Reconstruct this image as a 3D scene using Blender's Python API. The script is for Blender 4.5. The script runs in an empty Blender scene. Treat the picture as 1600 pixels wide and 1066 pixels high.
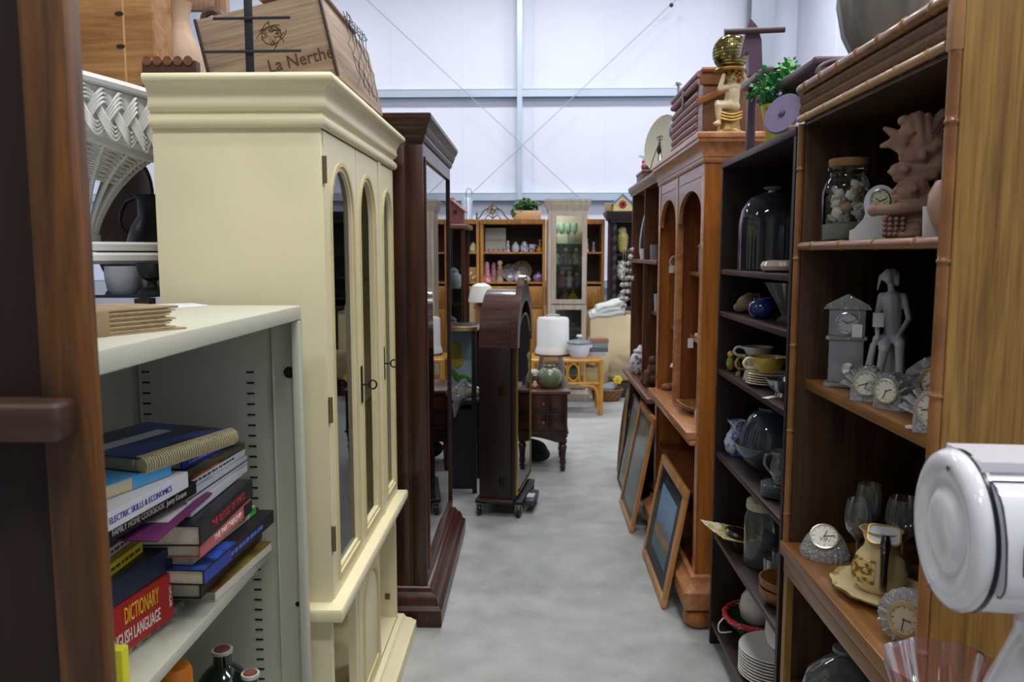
import bpy, bmesh, math, random
from mathutils import Vector, Matrix, Euler
R = math.radians
random.seed(7)
scene = bpy.context.scene
COL = scene.collection

# ------------------------------------------------------------------ camera
F_PX, VPX, VPY, CAM_H = 1250.0, 835.0, 397.0, 1.58
PITCH = math.atan((533.0 - VPY) / F_PX)
YAW = math.asin((VPX - 800.0) / math.sqrt((VPX - 800.0) ** 2 + (533.0 - VPY) ** 2 + F_PX ** 2))
cd = bpy.data.cameras.new('camera')
cam = bpy.data.objects.new('camera', cd)
COL.objects.link(cam)
cam.location = (0, 0, CAM_H)
cam.rotation_euler = (math.pi / 2 - PITCH, 0, YAW)
cd.sensor_width = 36.0
cd.lens = F_PX / 1600.0 * 36.0
cd.clip_start = 0.02
cd.dof.use_dof = True
cd.dof.focus_distance = 2.3
cd.dof.aperture_fstop = 6.0
scene.camera = cam

# ------------------------------------------------------------------ light and exposure
world = bpy.data.worlds.new('world')
scene.world = world
world.use_nodes = True
world.node_tree.nodes['Background'].inputs[0].default_value = (0.75, 0.85, 1.0, 1)
world.node_tree.nodes['Background'].inputs[1].default_value = 0.3
scene.view_settings.view_transform = 'Standard'
scene.view_settings.look = 'None'
scene.view_settings.gamma = 1.0
scene.view_settings.use_curve_mapping = False
scene.view_settings.exposure = 0.08
LAMP_W = 62.0        # watts of each ceiling fixture
ROOM = dict(x0=-9.0, x1=3.6, y0=-4.0, y1=11.5, z1=6.2)
# (x, y, factor) of the ceiling fixtures
LAMPS = [(-6.5, 1.0, .6), (-6.5, 8.9, 1.0), (-2.6, -1.5, .9), (-3.0, 8.9, 1.1),
         (0.35, -0.9, 1.7), (0.35, 2.3, 1.3), (0.35, 5.5, 1.2), (0.0, 8.9, 1.4),
         (2.4, 0.8, .9), (2.4, 4.5, .9), (2.5, 8.9, 1.0)]

_cm = cam.rotation_euler.to_matrix()
def PX(px, py, x=None, y=None, z=None):
    """world point seen at a photograph pixel, at a known real distance (one of x, y, z given)"""
    d = _cm @ Vector((px - 800.0, 533.0 - py, -F_PX))
    o = Vector((0, 0, CAM_H))
    if x is not None: t = (x - o.x) / d.x
    elif y is not None: t = (y - o.y) / d.y
    else: t = (z - o.z) / d.z
    return o + d * t
def S(n, y):
    return n * y / F_PX

# ------------------------------------------------------------------ materials
def lin(h):
    if not isinstance(h, str): return (h[0], h[1], h[2], 1.0)
    h = h.lstrip('#')
    v = [int(h[i:i + 2], 16) / 255.0 for i in (0, 2, 4)]
    return tuple(c / 12.92 if c <= 0.04045 else ((c + 0.055) / 1.055) ** 2.4 for c in v) + (1.0,)

_M = {}
def _new(name):
    m = bpy.data.materials.new(name)
    m.use_nodes = True
    nt = m.node_tree
    return m, nt, nt.nodes['Principled BSDF'], nt.links

def mat(color, rough=0.5, metal=0.0, bump=0.0, bscale=60.0, vary=0.0, vscale=8.0, coat=0.0, spec=0.5, sss=0.0, name=None):
    key = ('m', str(color), rough, metal, bump, bscale, vary, vscale, coat, spec, sss)
    if key in _M: return _M[key]
    m, nt, p, L = _new(name or 'mat_%d' % len(_M))
    c = lin(color)
    p.inputs['Base Color'].default_value = c
    p.inputs['Roughness'].default_value = rough
    p.inputs['Metallic'].default_value = metal
    p.inputs['Specular IOR Level'].default_value = spec
    if coat: p.inputs['Coat Weight'].default_value = coat; p.inputs['Coat Roughness'].default_value = 0.1
    if sss: p.inputs['Subsurface Weight'].default_value = sss
    if bump or vary:
        tc = nt.nodes.new('ShaderNodeTexCoord')
        if vary:
            n = nt.nodes.new('ShaderNodeTexNoise'); n.inputs['Scale'].default_value = vscale; n.inputs['Detail'].default_value = 5
            L.new(tc.outputs['Object'], n.inputs['Vector'])
            r = nt.nodes.new('ShaderNodeValToRGB')
            r.color_ramp.elements[0].position = 0.3; r.color_ramp.elements[1].position = 0.7
            r.color_ramp.elements[0].color = tuple(max(0, x * (1 - vary)) for x in c[:3]) + (1,)
            r.color_ramp.elements[1].color = tuple(min(1, x * (1 + vary * .6)) for x in c[:3]) + (1,)
            L.new(n.outputs['Fac'], r.inputs['Fac']); L.new(r.outputs['Color'], p.inputs['Base Color'])
        if bump:
            n2 = nt.nodes.new('ShaderNodeTexNoise'); n2.inputs['Scale'].default_value = bscale; n2.inputs['Detail'].default_value = 4
            L.new(tc.outputs['Object'], n2.inputs['Vector'])
            b = nt.nodes.new('ShaderNodeBump'); b.inputs['Strength'].default_value = bump; b.inputs['Distance'].default_value = 0.01
            L.new(n2.outputs['Fac'], b.inputs['Height']); L.new(b.outputs['Normal'], p.inputs['Normal'])
    _M[key] = m
    return m

def wood(dark, light, axis='z', scale=1.0, rough=0.42, fine=0.5, coat=0.0, knots=0.0):
    key = ('w', dark, light, axis, scale, rough, fine, coat, knots)
    if key in _M: return _M[key]
    m, nt, p, L = _new('wood_%d' % len(_M))
    tc = nt.nodes.new('ShaderNodeTexCoord')
    mp = nt.nodes.new('ShaderNodeMapping')
    s = [11.0 * scale] * 3
    s['xyz'.index(axis)] = 0.9 * scale
    mp.inputs['Scale'].default_value = s
    L.new(tc.outputs['Object'], mp.inputs['Vector'])
    n = nt.nodes.new('ShaderNodeTexNoise')
    n.inputs['Scale'].default_value = 1.6; n.inputs['Detail'].default_value = 5
    n.inputs['Roughness'].default_value = 0.6; n.inputs['Distortion'].default_value = 1.1
    L.new(mp.outputs['Vector'], n.inputs['Vector'])
    r = nt.nodes.new('ShaderNodeValToRGB')
    r.color_ramp.elements[0].position = 0.32; r.color_ramp.elements[1].position = 0.68
    r.color_ramp.elements[0].color = lin(dark); r.color_ramp.elements[1].color = lin(light)
    L.new(n.outputs['Fac'], r.inputs['Fac'])
    mp2 = nt.nodes.new('ShaderNodeMapping')
    s2 = [90.0 * scale] * 3; s2['xyz'.index(axis)] = 3.0 * scale
    mp2.inputs['Scale'].default_value = s2
    L.new(tc.outputs['Object'], mp2.inputs['Vector'])
    n2 = nt.nodes.new('ShaderNodeTexNoise'); n2.inputs['Scale'].default_value = 1.5; n2.inputs['Detail'].default_value = 3
    L.new(mp2.outputs['Vector'], n2.inputs['Vector'])
    mx = nt.nodes.new('ShaderNodeMixRGB'); mx.blend_type = 'MULTIPLY'; mx.inputs['Fac'].default_value = fine
    L.new(r.outputs['Color'], mx.inputs['Color1'])
    r2 = nt.nodes.new('ShaderNodeValToRGB')
    r2.color_ramp.elements[0].position = 0.35; r2.color_ramp.elements[1].position = 0.6
    r2.color_ramp.elements[0].color = (0.42, 0.38, 0.35, 1); r2.color_ramp.elements[1].color = (1, 1, 1, 1)
    L.new(n2.outputs['Fac'], r2.inputs['Fac']); L.new(r2.outputs['Color'], mx.inputs['Color2'])
    L.new(mx.outputs['Color'], p.inputs['Base Color'])
    b = nt.nodes.new('ShaderNodeBump'); b.inputs['Strength'].default_value = 0.12; b.inputs['Distance'].default_value = 0.004
    L.new(n2.outputs['Fac'], b.inputs['Height']); L.new(b.outputs['Normal'], p.inputs['Normal'])
    p.inputs['Roughness'].default_value = rough
    if coat: p.inputs['Coat Weight'].default_value = coat; p.inputs['Coat Roughness'].default_value = 0.15
    _M[key] = m
    return m

def thin_glass(tint='#ffffff', refl=1.0, rough=0.0, haze=0.0, hazecol='#cfd6de'):
    """single-walled clear glass: transparent with a Fresnel gloss, optional haze: pale colour painted in to brighten faint glass"""
    key = ('g', tint, refl, rough, haze, hazecol)
    if key in _M: return _M[key]
    m, nt, p, L = _new('glass_%d' % len(_M))
    out = nt.nodes['Material Output']
    tr = nt.nodes.new('ShaderNodeBsdfTransparent'); tr.inputs[0].default_value = lin(tint)
    gl = nt.nodes.new('ShaderNodeBsdfGlossy'); gl.inputs['Roughness'].default_value = rough
    fr = nt.nodes.new('ShaderNodeFresnel'); fr.inputs['IOR'].default_value = 1.5
    mu = nt.nodes.new('ShaderNodeMath'); mu.operation = 'MULTIPLY'; mu.inputs[1].default_value = refl; mu.use_clamp = True
    L.new(fr.outputs[0], mu.inputs[0])
    m1 = nt.nodes.new('ShaderNodeMixShader')
    L.new(mu.outputs[0], m1.inputs[0]); L.new(tr.outputs[0], m1.inputs[1]); L.new(gl.outputs[0], m1.inputs[2])
    last = m1
    if haze:
        df = nt.nodes.new('ShaderNodeBsdfDiffuse'); df.inputs[0].default_value = lin(hazecol)
        m2 = nt.nodes.new('ShaderNodeMixShader'); m2.inputs[0].default_value = haze
        L.new(m1.outputs[0], m2.inputs[1]); L.new(df.outputs[0], m2.inputs[2]); last = m2
    L.new(last.outputs[0], out.inputs['Surface'])
    _M[key] = m
    return m

def crystal(tint='#f4f8fb', cut=0.0, scale=60.0, rough=0.03):
    """cut crystal: refracting glass with faceted relief"""
    key = ('c', tint, cut, scale, rough)
    if key in _M: return _M[key]
    m, nt, p, L = _new('crystal_%d' % len(_M))
    p.inputs['Base Color'].default_value = lin(tint)
    p.inputs['Transmission Weight'].default_value = 0.72
    p.inputs['Coat Weight'].default_value = 1.0
    p.inputs['Coat Roughness'].default_value = 0.02
    p.inputs['Roughness'].default_value = rough
    p.inputs['IOR'].default_value = 1.5
    if cut:
        tc = nt.nodes.new('ShaderNodeTexCoord')
        v = nt.nodes.new('ShaderNodeTexVoronoi'); v.inputs['Scale'].default_value = scale
        L.new(tc.outputs['Object'], v.inputs['Vector'])
        b = nt.nodes.new('ShaderNodeBump'); b.inputs['Strength'].default_value = cut; b.inputs['Distance'].default_value = 0.01
        L.new(v.outputs['Distance'], b.inputs['Height']); L.new(b.outputs['Normal'], p.inputs['Normal'])
    _M[key] = m
    return m

def two_tone(c1, c2, scale=20.0, lo=0.45, hi=0.55, rough=0.4, kind='noise', metal=0.0, bump=0.0, stretch=(1, 1, 1)):
    key = ('t', c1, c2, scale, lo, hi, rough, kind, metal, bump, stretch)
    if key in _M: return _M[key]
    m, nt, p, L = _new('pattern_%d' % len(_M))
    tc = nt.nodes.new('ShaderNodeTexCoord')
    mp = nt.nodes.new('ShaderNodeMapping'); mp.inputs['Scale'].default_value = stretch
    L.new(tc.outputs['Object'], mp.inputs['Vector'])
    if kind == 'voronoi':
        n = nt.nodes.new('ShaderNodeTexVoronoi'); o = n.outputs['Distance']
    elif kind == 'wave':
        n = nt.nodes.new('ShaderNodeTexWave'); o = n.outputs['Fac']; n.inputs['Distortion'].default_value = 1.0
    elif kind == 'brick':
        n = nt.nodes.new('ShaderNodeTexBrick'); o = n.outputs['Fac']
    elif kind == 'check':
        n = nt.nodes.new('ShaderNodeTexChecker'); o = n.outputs['Fac']
    else:
        n = nt.nodes.new('ShaderNodeTexNoise'); o = n.outputs['Fac']; n.inputs['Detail'].default_value = 4
    n.inputs['Scale'].default_value = scale
    L.new(mp.outputs['Vector'], n.inputs['Vector'])
    r = nt.nodes.new('ShaderNodeValToRGB')
    r.color_ramp.elements[0].position = lo; r.color_ramp.elements[1].position = hi
    r.color_ramp.elements[0].color = lin(c1); r.color_ramp.elements[1].color = lin(c2)
    L.new(o, r.inputs['Fac']); L.new(r.outputs['Color'], p.inputs['Base Color'])
    p.inputs['Roughness'].default_value = rough; p.inputs['Metallic'].default_value = metal
    if bump:
        b = nt.nodes.new('ShaderNodeBump'); b.inputs['Strength'].default_value = bump; b.inputs['Distance'].default_value = 0.004
        L.new(o, b.inputs['Height']); L.new(b.outputs['Normal'], p.inputs['Normal'])
    _M[key] = m
    return m

def emissive(color, strength):
    key = ('e', color, strength)
    if key in _M: return _M[key]
    m, nt, p, L = _new('lamp_%d' % len(_M))
    p.inputs['Emission Color'].default_value = lin(color); p.inputs['Emission Strength'].default_value = strength
    _M[key] = m
    return m

# ------------------------------------------------------------------ mesh building
class B:
    def __init__(self): self.bm = bmesh.new()
    def _xf(self, vs, M):
        if M is not None: bmesh.ops.transform(self.bm, matrix=M, verts=vs)
        return vs
    def box(self, x0, x1, y0, y1, z0, z1, bev=0.0, M=None, seg=2):
        r = bmesh.ops.create_cube(self.bm, size=1.0)
        vs = r['verts']
        sc = Matrix.Diagonal((abs(x1 - x0), abs(y1 - y0), abs(z1 - z0), 1))
        bmesh.ops.transform(self.bm, matrix=Matrix.Translation(((x0 + x1) / 2, (y0 + y1) / 2, (z0 + z1) / 2)) @ sc, verts=vs)
        if bev > 0:
            es = {e for v in vs for e in v.link_edges}
            rr = bmesh.ops.bevel(self.bm, geom=list(es), offset=bev, segments=seg, affect='EDGES', profile=0.5)
            vs = list({v for f in rr['faces'] for v in f.verts} | {v for v in vs if v.is_valid})
        return self._xf(vs, M) and self or self
    def lathe(self, prof, n=32, c=(0, 0, 0), M=None, sx=1.0, sy=1.0, a0=0.0, a1=2 * math.pi, ripple=0.0, k=8):
        """prof: list of (r, z) from bottom to top"""
        full = abs(a1 - a0 - 2 * math.pi) < 1e-6
        cols = n if full else n + 1
        rings, new = [], []
        for (r, z) in prof:
            if r < 1e-6:
                v = self.bm.verts.new((c[0], c[1], c[2] + z)); rings.append([v]); new.append(v); continue
            ring = []
            for i in range(cols):
                a = a0 + (a1 - a0) * i / n
                q = r * (1 + ripple * math.cos(k * a))
                v = self.bm.verts.new((c[0] + q * math.cos(a) * sx, c[1] + q * math.sin(a) * sy, c[2] + z))
                ring.append(v)
            rings.append(ring); new += ring
        for a, b in zip(rings, rings[1:]):
            m = cols if full else cols - 1
            if len(a) == 1 and len(b) == 1: continue
            for i in range(m):
                j = (i + 1) % cols
                try:
                    if len(a) == 1: self.bm.faces.new((a[0], b[j], b[i]))
                    elif len(b) == 1: self.bm.faces.new((a[i], a[j], b[0]))
                    else: self.bm.faces.new((a[i], a[j], b[j], b[i]))
                except ValueError: pass
        self._xf(new, M)
        return self
    def tube(self, pts, r, n=8, closed=False, caps=True, flat=1.0):
        pts = [Vector(p) for p in pts]
        N = len(pts)
        rs = list(r) if isinstance(r, (list, tuple)) else [r] * N
        if 4 <= N <= 9 and not closed:      # round off sparse bends (Catmull-Rom)
            P, Q = [], []
            for i in range(N - 1):
                a, b, c, d = pts[max(i - 1, 0)], pts[i], pts[i + 1], pts[min(i + 2, N - 1)]
                for k in range(4):
                    t = k / 4.0
                    P.append(.5 * ((2 * b) + (c - a) * t + (2 * a - 5 * b + 4 * c - d) * t * t + (3 * b - a - 3 * c + d) * t ** 3))
                    Q.append(rs[i] + (rs[i + 1] - rs[i]) * t)
            P.append(pts[-1]); Q.append(rs[-1])
            pts, rs, N = P, Q, len(P)
        rings = []
        up = None
        for i, p in enumerate(pts):
            if closed: t = (pts[(i + 1) % N] - pts[i - 1])
            else: t = (pts[min(i + 1, N - 1)] - pts[max(i - 1, 0)])
            if t.length < 1e-9: t = Vector((0, 0, 1))
            t.normalize()
            if up is None:
                up = Vector((0, 0, 1)) if abs(t.z) < 0.9 else Vector((1, 0, 0))
            s = t.cross(up)
            if s.length < 1e-6: s = t.cross(Vector((0, 1, 0)))
            s.normalize(); u = s.cross(t).normalized(); up = u
            rings.append([self.bm.verts.new(p + (s * math.cos(2 * math.pi * k / n) + u * math.sin(2 * math.pi * k / n) * flat) * rs[i]) for k in range(n)])
        M = N if closed else N - 1
        for i in range(M):
            a, b = rings[i], rings[(i + 1) % N]
            for k in range(n):
                self.bm.faces.new((a[k], a[(k + 1) % n], b[(k + 1) % n], b[k]))
        if caps and not closed:
            self.bm.faces.new(rings[0][::-1]); self.bm.faces.new(rings[-1])
        return self
    def cyl(self, p0, p1, r0, r1=None, n=16):
        return self.tube([p0, p1], [r0, r0 if r1 is None else r1], n=n)
    def ell(self, c, r, rot=None, u=16, v=10):
        rr = bmesh.ops.create_uvsphere(self.bm, u_segments=u, v_segments=v, radius=1.0)
        M = Matrix.Translation(c)
        if rot is not None: M = M @ Euler(rot).to_matrix().to_4x4()
        if not isinstance(r, (list, tuple)): r = (r, r, r)
        M = M @ Matrix.Diagonal((r[0], r[1], r[2], 1))
        bmesh.ops.transform(self.bm, matrix=M, verts=rr['verts'])
        return self
    def prism(self, pts, t0, t1, axis='y', bev=0.0, M=None):
        """extrude a closed 2-D outline along an axis; pts in the other two coordinates (x,z | y,z | x,y)"""
        def P(a, b, t):
            return {'y': (a, t, b), 'x': (t, a, b), 'z': (a, b, t)}[axis]
        v0 = [self.bm.verts.new(P(a, b, t0)) for a, b in pts]
        v1 = [self.bm.verts.new(P(a, b, t1)) for a, b in pts]
        n = len(pts)
        f = [self.bm.faces.new(v0), self.bm.faces.new(v1[::-1])]
        for i in range(n):
            self.bm.faces.new((v0[i], v1[i], v1[(i + 1) % n], v0[(i + 1) % n]))
        self._xf(v0 + v1, M)
        return self
    def ring_prism(self, outer, inner, t0, t1, axis='y', M=None):
        """extrude a closed band between two outlines with the same number of points"""
        def P(a, b, t):
            return {'y': (a, t, b), 'x': (t, a, b), 'z': (a, b, t)}[axis]
        n = len(outer)
        o0 = [self.bm.verts.new(P(a, b, t0)) for a, b in outer]; o1 = [self.bm.verts.new(P(a, b, t1)) for a, b in outer]
        i0 = [self.bm.verts.new(P(a, b, t0)) for a, b in inner]; i1 = [self.bm.verts.new(P(a, b, t1)) for a, b in inner]
        for k in range(n):
            j = (k + 1) % n
            self.bm.faces.new((o0[k], o0[j], i0[j], i0[k])); self.bm.faces.new((o1[k], i1[k], i1[j], o1[j]))
            self.bm.faces.new((o0[k], o1[k], o1[j], o0[j])); self.bm.faces.new((i0[k], i0[j], i1[j], i1[k]))
        self._xf(o0 + o1 + i0 + i1, M)
        return self
    def sweep(self, prof, path, closed_prof=True):
        """mitred moulding: prof = list of (out, z); path = list of ((x, y), (ox, oy)) with the outward mitre direction"""
        rings = []
        for (x, y), (ox, oy) in path:
            rings.append([self.bm.verts.new((x + o * ox, y + o * oy, z)) for o, z in prof])
        n = len(prof)
        for a, b in zip(rings, rings[1:]):
            for k in range(n if closed_prof else n - 1):
                self.bm.faces.new((a[k], a[(k + 1) % n], b[(k + 1) % n], b[k]))
        self.bm.faces.new(rings[0]); self.bm.faces.new(rings[-1][::-1])
        return self
    def quad(self, a, b, c, d):
        self.bm.faces.new([self.bm.verts.new(p) for p in (a, b, c, d)]); return self
    def grid(self, fn, nu, nv, thick=0.0):
        vs = [[self.bm.verts.new(fn(i / nu, j / nv)) for j in range(nv + 1)] for i in range(nu + 1)]
        for i in range(nu):
            for j in range(nv):
                self.bm.faces.new((vs[i][j], vs[i + 1][j], vs[i + 1][j + 1], vs[i][j + 1]))
        return self
    def obj(self, name, m, parent=None, W=False, loc=None, rot=None, smooth=True, angle=38, kind=None):
        bm = self.bm
        if W and parent is not None:
            root = parent
            off = Vector((0, 0, 0))
            while root is not None: off += root.location; root = root.parent
            bmesh.ops.translate(bm, vec=-off, verts=bm.verts[:])
        bmesh.ops.recalc_face_normals(bm, faces=bm.faces[:])
        me = bpy.data.meshes.new(name)
        bm.to_mesh(me); bm.free()
        if smooth:
            me.polygons.foreach_set('use_smooth', [True] * len(me.polygons))
            try: me.set_sharp_from_angle(angle=R(angle))
            except Exception: pass
        if isinstance(m, (list, tuple)):
            for q in m: me.materials.append(q)
        else: me.materials.append(m)
        o = bpy.data.objects.new(name, me)
        COL.objects.link(o)
        if parent is not None: o.parent = parent
        if loc is not None: o.location = loc
        if rot is not None: o.rotation_euler = rot
        if kind: o['kind'] = kind
        return o

def tag(o, label, cat, group=None):
    o['label'] = label; o['category'] = cat
    if group: o['group'] = group
    return o
def thing(name, label, cat, loc=(0, 0, 0), rotz=0.0, group=None, rot=None):
    o = bpy.data.objects.new(name, None)
    o.empty_display_size = 0.1
    COL.objects.link(o)
    o.location = loc
    o.rotation_euler = rot if rot is not None else (0, 0, rotz)
    return tag(o, label, cat, group)
def struct(o):
    o['kind'] = 'structure'
    return o
def dup(root, loc=None, rot=None, label=None, group=None, scale=None):
    r = root.copy(); COL.objects.link(r)
    if loc is not None: r.location = loc
    if rot is not None: r.rotation_euler = rot
    if scale is not None: r.scale = scale
    if label: r['label'] = label
    if group: r['group'] = group
    for ch in list(root.children):
        c = ch.copy(); COL.objects.link(c); c.parent = r
        for g in list(ch.children):
            d = g.copy(); COL.objects.link(d); d.parent = c
    return r
def organic(name, blobs, m, parent=None, voxel=0.004, loc=None, rot=None, smooth=3):
    """one continuous surface grown from overlapping tapered limbs and ellipsoids"""
    b = B()
    for q in blobs:
        if q[0] == 'e': b.ell(q[1], q[2], q[3] if len(q) > 3 else None, u=14, v=9)
        else:
            p0, p1, r0, r1 = Vector(q[1]), Vector(q[2]), q[3], q[4]
            b.tube([p0, p1], [r0, r1], n=10)
            b.ell(p0, r0, u=10, v=7); b.ell(p1, r1, u=10, v=7)
    o = b.obj(name, m, parent, loc=loc, rot=rot)
    md = o.modifiers.new('remesh', 'REMESH'); md.mode = 'VOXEL'; md.voxel_size = voxel; md.use_smooth_shade = True
    if smooth:
        s = o.modifiers.new('smooth', 'SMOOTH'); s.factor = 0.5; s.iterations = smooth
    return o
def text(body, size, m, parent, loc, rot, name='lettering', ext=0.0004, align='CENTER', shear=0.0, sx=1.0, space=1.0, fit=None):
    cu = bpy.data.curves.new(name, 'FONT')
    cu.body = body; cu.size = size; cu.extrude = ext; cu.align_x = align; cu.align_y = 'CENTER'; cu.shear = shear
    cu.space_character = space; cu.resolution_u = 3
    cu.materials.append(m)
    tmp = bpy.data.objects.new('tmp', cu)
    me = bpy.data.meshes.new_from_object(tmp)
    bpy.data.objects.remove(tmp); bpy.data.curves.remove(cu)
    me.name = name
    if fit:
        xs = [v.co.x for v in me.vertices]
        sx = fit / max(1e-6, max(xs) - min(xs))
    o = bpy.data.objects.new(name, me)
    COL.objects.link(o)
    o.parent = parent; o.location = loc; o.rotation_euler = rot; o.scale = (sx, 1, 1)
    return o
def arc(cx, cz, rx, rz, a0, a1, n):
    return [(cx + rx * math.cos(R(a0 + (a1 - a0) * i / n)), cz + rz * math.sin(R(a0 + (a1 - a0) * i / n))) for i in range(n + 1)]

# ------------------------------------------------------------------ the hall
x0, x1, y0, y1, zc = ROOM['x0'], ROOM['x1'], ROOM['y0'], ROOM['y1'], ROOM['z1']
def concrete():
    m, nt, p, L = _new('polished_concrete')
    tc = nt.nodes.new('ShaderNodeTexCoord')
    def nz(s, d=5, dist=0.0):
        n = nt.nodes.new('ShaderNodeTexNoise'); n.inputs['Scale'].default_value = s; n.inputs['Detail'].default_value = d
        n.inputs['Distortion'].default_value = dist
        L.new(tc.outputs['Object'], n.inputs['Vector']); return n
    a = nz(1.1, 6, .6); b = nz(7.0, 6); c = nz(90.0, 2)
    r = nt.nodes.new('ShaderNodeValToRGB')
    r.color_ramp.elements[0].position = .3; r.color_ramp.elements[1].position = .72
    r.color_ramp.elements[0].color = lin('#8f9393'); r.color_ramp.elements[1].color = lin('#c4c6c6')
    mx = nt.nodes.new('ShaderNodeMixRGB'); mx.blend_type = 'MIX'; mx.inputs[0].default_value = .45
    L.new(a.outputs['Fac'], mx.inputs[1]); L.new(b.outputs['Fac'], mx.inputs[2])
    L.new(mx.outputs[0], r.inputs['Fac'])
    m2 = nt.nodes.new('ShaderNodeMixRGB'); m2.blend_type = 'MULTIPLY'; m2.inputs[0].default_value = .25
    L.new(r.outputs[0], m2.inputs[1]); L.new(c.outputs['Fac'], m2.inputs[2])
    L.new(m2.outputs[0], p.inputs['Base Color'])
    rr = nt.nodes.new('ShaderNodeMapRange'); rr.inputs[3].default_value = .3; rr.inputs[4].default_value = .55
    L.new(b.outputs['Fac'], rr.inputs[0]); L.new(rr.outputs[0], p.inputs['Roughness'])
    return m
struct(B().box(x0, x1, y0, y1, -0.1, 0).obj('floor', concrete()))
wallm = mat('#e0e5f6', 0.55, vary=0.03, vscale=1.2)
steel = mat('#b4c4d6', 0.4, metal=0.3)
wb = struct(B().box(x0, x1, y1, y1 + .1, 0, zc).obj('wall_back', wallm))
# ribs of the sheet cladding
pw = 1.0
xx = x0
while xx < x1 - .2:
    B().box(xx + .98, xx + .992, y1 - .006, y1, 0, zc - .01).obj('cladding_rib', wallm, wb)
    xx += pw
for zg in (PX(812, 146, y=y1 - .1).z, PX(812, 308, y=y1 - .1).z, 5.4, 1.15):
    g = B().box(x0, x1, y1 - .14, y1 - .001, zg + .045, zg + .055).box(x0, x1, y1 - .14, y1 - .13, zg - .05, zg + .05).box(x0, x1, y1 - .03, y1 - .001, zg - .055, zg - .045)
    g.obj('girt', steel, wb)
for px in (812, 300):
    sx_ = PX(px, 250, y=y1 - .1).x
    B().box(sx_ - .035, sx_ + .035, y1 - .18, y1 - .145, 0, zc).box(sx_ - .008, sx_ + .008, y1 - .145, y1 - .02, 0, zc).obj('stud', steel, wb)
wr = struct(B().box(x1, x1 + .1, y0, y1, 0, zc).obj('wall_right', wallm))
for k in range(14):
    B().box(x1 - .006, x1, y0 + 1 + k, y0 + 1.012 + k, 0, zc).obj('cladding_rib', wallm, wr)
struct(B().box(x0 - .1, x0, y0, y1, 0, zc).obj('wall_left', wallm))
struct(B().box(x0, x1, y0 - .1, y0, 0, zc).obj('wall_front', mat('#8d8a86', .7)))
struct(B().box(x0, x1, y0, y1, zc, zc + .1).obj('ceiling', mat('#8f949a', .7)))
cx = PX(1187, 50, y=y1 - .3).x
tag(B().box(-.15, .15, -.02, .0, 0, zc).box(-.15, .15, .23, .25, 0, zc).box(-.012, .012, 0, .23, 0, zc).obj('steel_column', mat('#9aa3ae', .45, metal=.3), loc=(cx, y1 - .42, 0)),
    'grey steel I-beam column in the corner of the bright walls', 'column')
# diagonal bracing rods in front of the back wall
for (a, b, lab, kn) in (((520, -50), (908, 312), 'thin bracing cable falling to the right across the bright wall', None),
                    ((1100, -42), (733, 306), 'thin bracing cable rising to the right with a black knob', (1049, 8))):
    p0 = PX(a[0], a[1], y=y1 - .25); p1 = PX(b[0], b[1], y=y1 - .25)
    t = thing('bracing_cable', lab, 'cable', p1)
    B().cyl(p0, p1, .0055, n=6).obj('rod', mat('#a4aebb', .5, metal=.3), t, W=True)
    B().box(p1.x - .03, p1.x + .03, p1.y - .005, p1.y + .05, p1.z - .06, p1.z + .03).obj('anchor_plate', steel, t, W=True)
    if kn:
        q = PX(kn[0], kn[1], y=y1 - .26); B().ell(q, .028).obj('knob', mat('#23252a', .5), t, W=True)
# ceiling fixtures
for i, (lx, ly, fac) in enumerate(LAMPS):
    t = thing('ceiling_light', 'long white LED fixture hung under the ceiling', 'lamp', (lx, ly, zc - .35), 0, 'ceiling fixtures')
    B().box(-.75, .75, -.16, .16, .03, .1, .01).obj('housing', mat('#e6e6e6', .5), t)
    B().box(-.72, .72, -.13, .13, .015, .03).obj('diffuser', emissive('#f2f6ff', 6.0), t)
    for hx in (-.5, .5): B().cyl((hx, 0, .1), (hx, 0, .35), .004, n=6).obj('hanger', steel, t)
    ld = bpy.data.lights.new('fixture_light', 'AREA'); ld.shape = 'RECTANGLE'; ld.size = 1.44; ld.size_y = .5
    ld.energy = LAMP_W * fac; ld.color = (1.0, 0.98, 0.955)
    lo = bpy.data.objects.new('fixture_light', ld); COL.objects.link(lo); lo.parent = t; lo.location = (0, 0, 0.0)

# ================================================================== LEFT SIDE OF THE AISLE
def arch_outline(a0, a1, b0, bs, rise, n=12):
    """window outline: flat sill at b0, springing at bs, round head"""
    return [(a0, b0), (a1, b0)] + arc((a0 + a1) / 2, bs, (a1 - a0) / 2, rise, 0, 180, n)
def rect_for(a0, a1, b0, b1, n=12):
    return [(a0, b0), (a1, b0)] + [(a1 - (a1 - a0) * i / n, b1) for i in range(n + 1)]
def rect_ring(a0, a1, b0, b1, w):
    return [(a0, b0), (a1, b0), (a1, b1), (a0, b1)], [(a0 + w, b0 + w), (a1 - w, b0 + w), (a1 - w, b1 - w), (a0 + w, b1 - w)]

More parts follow.
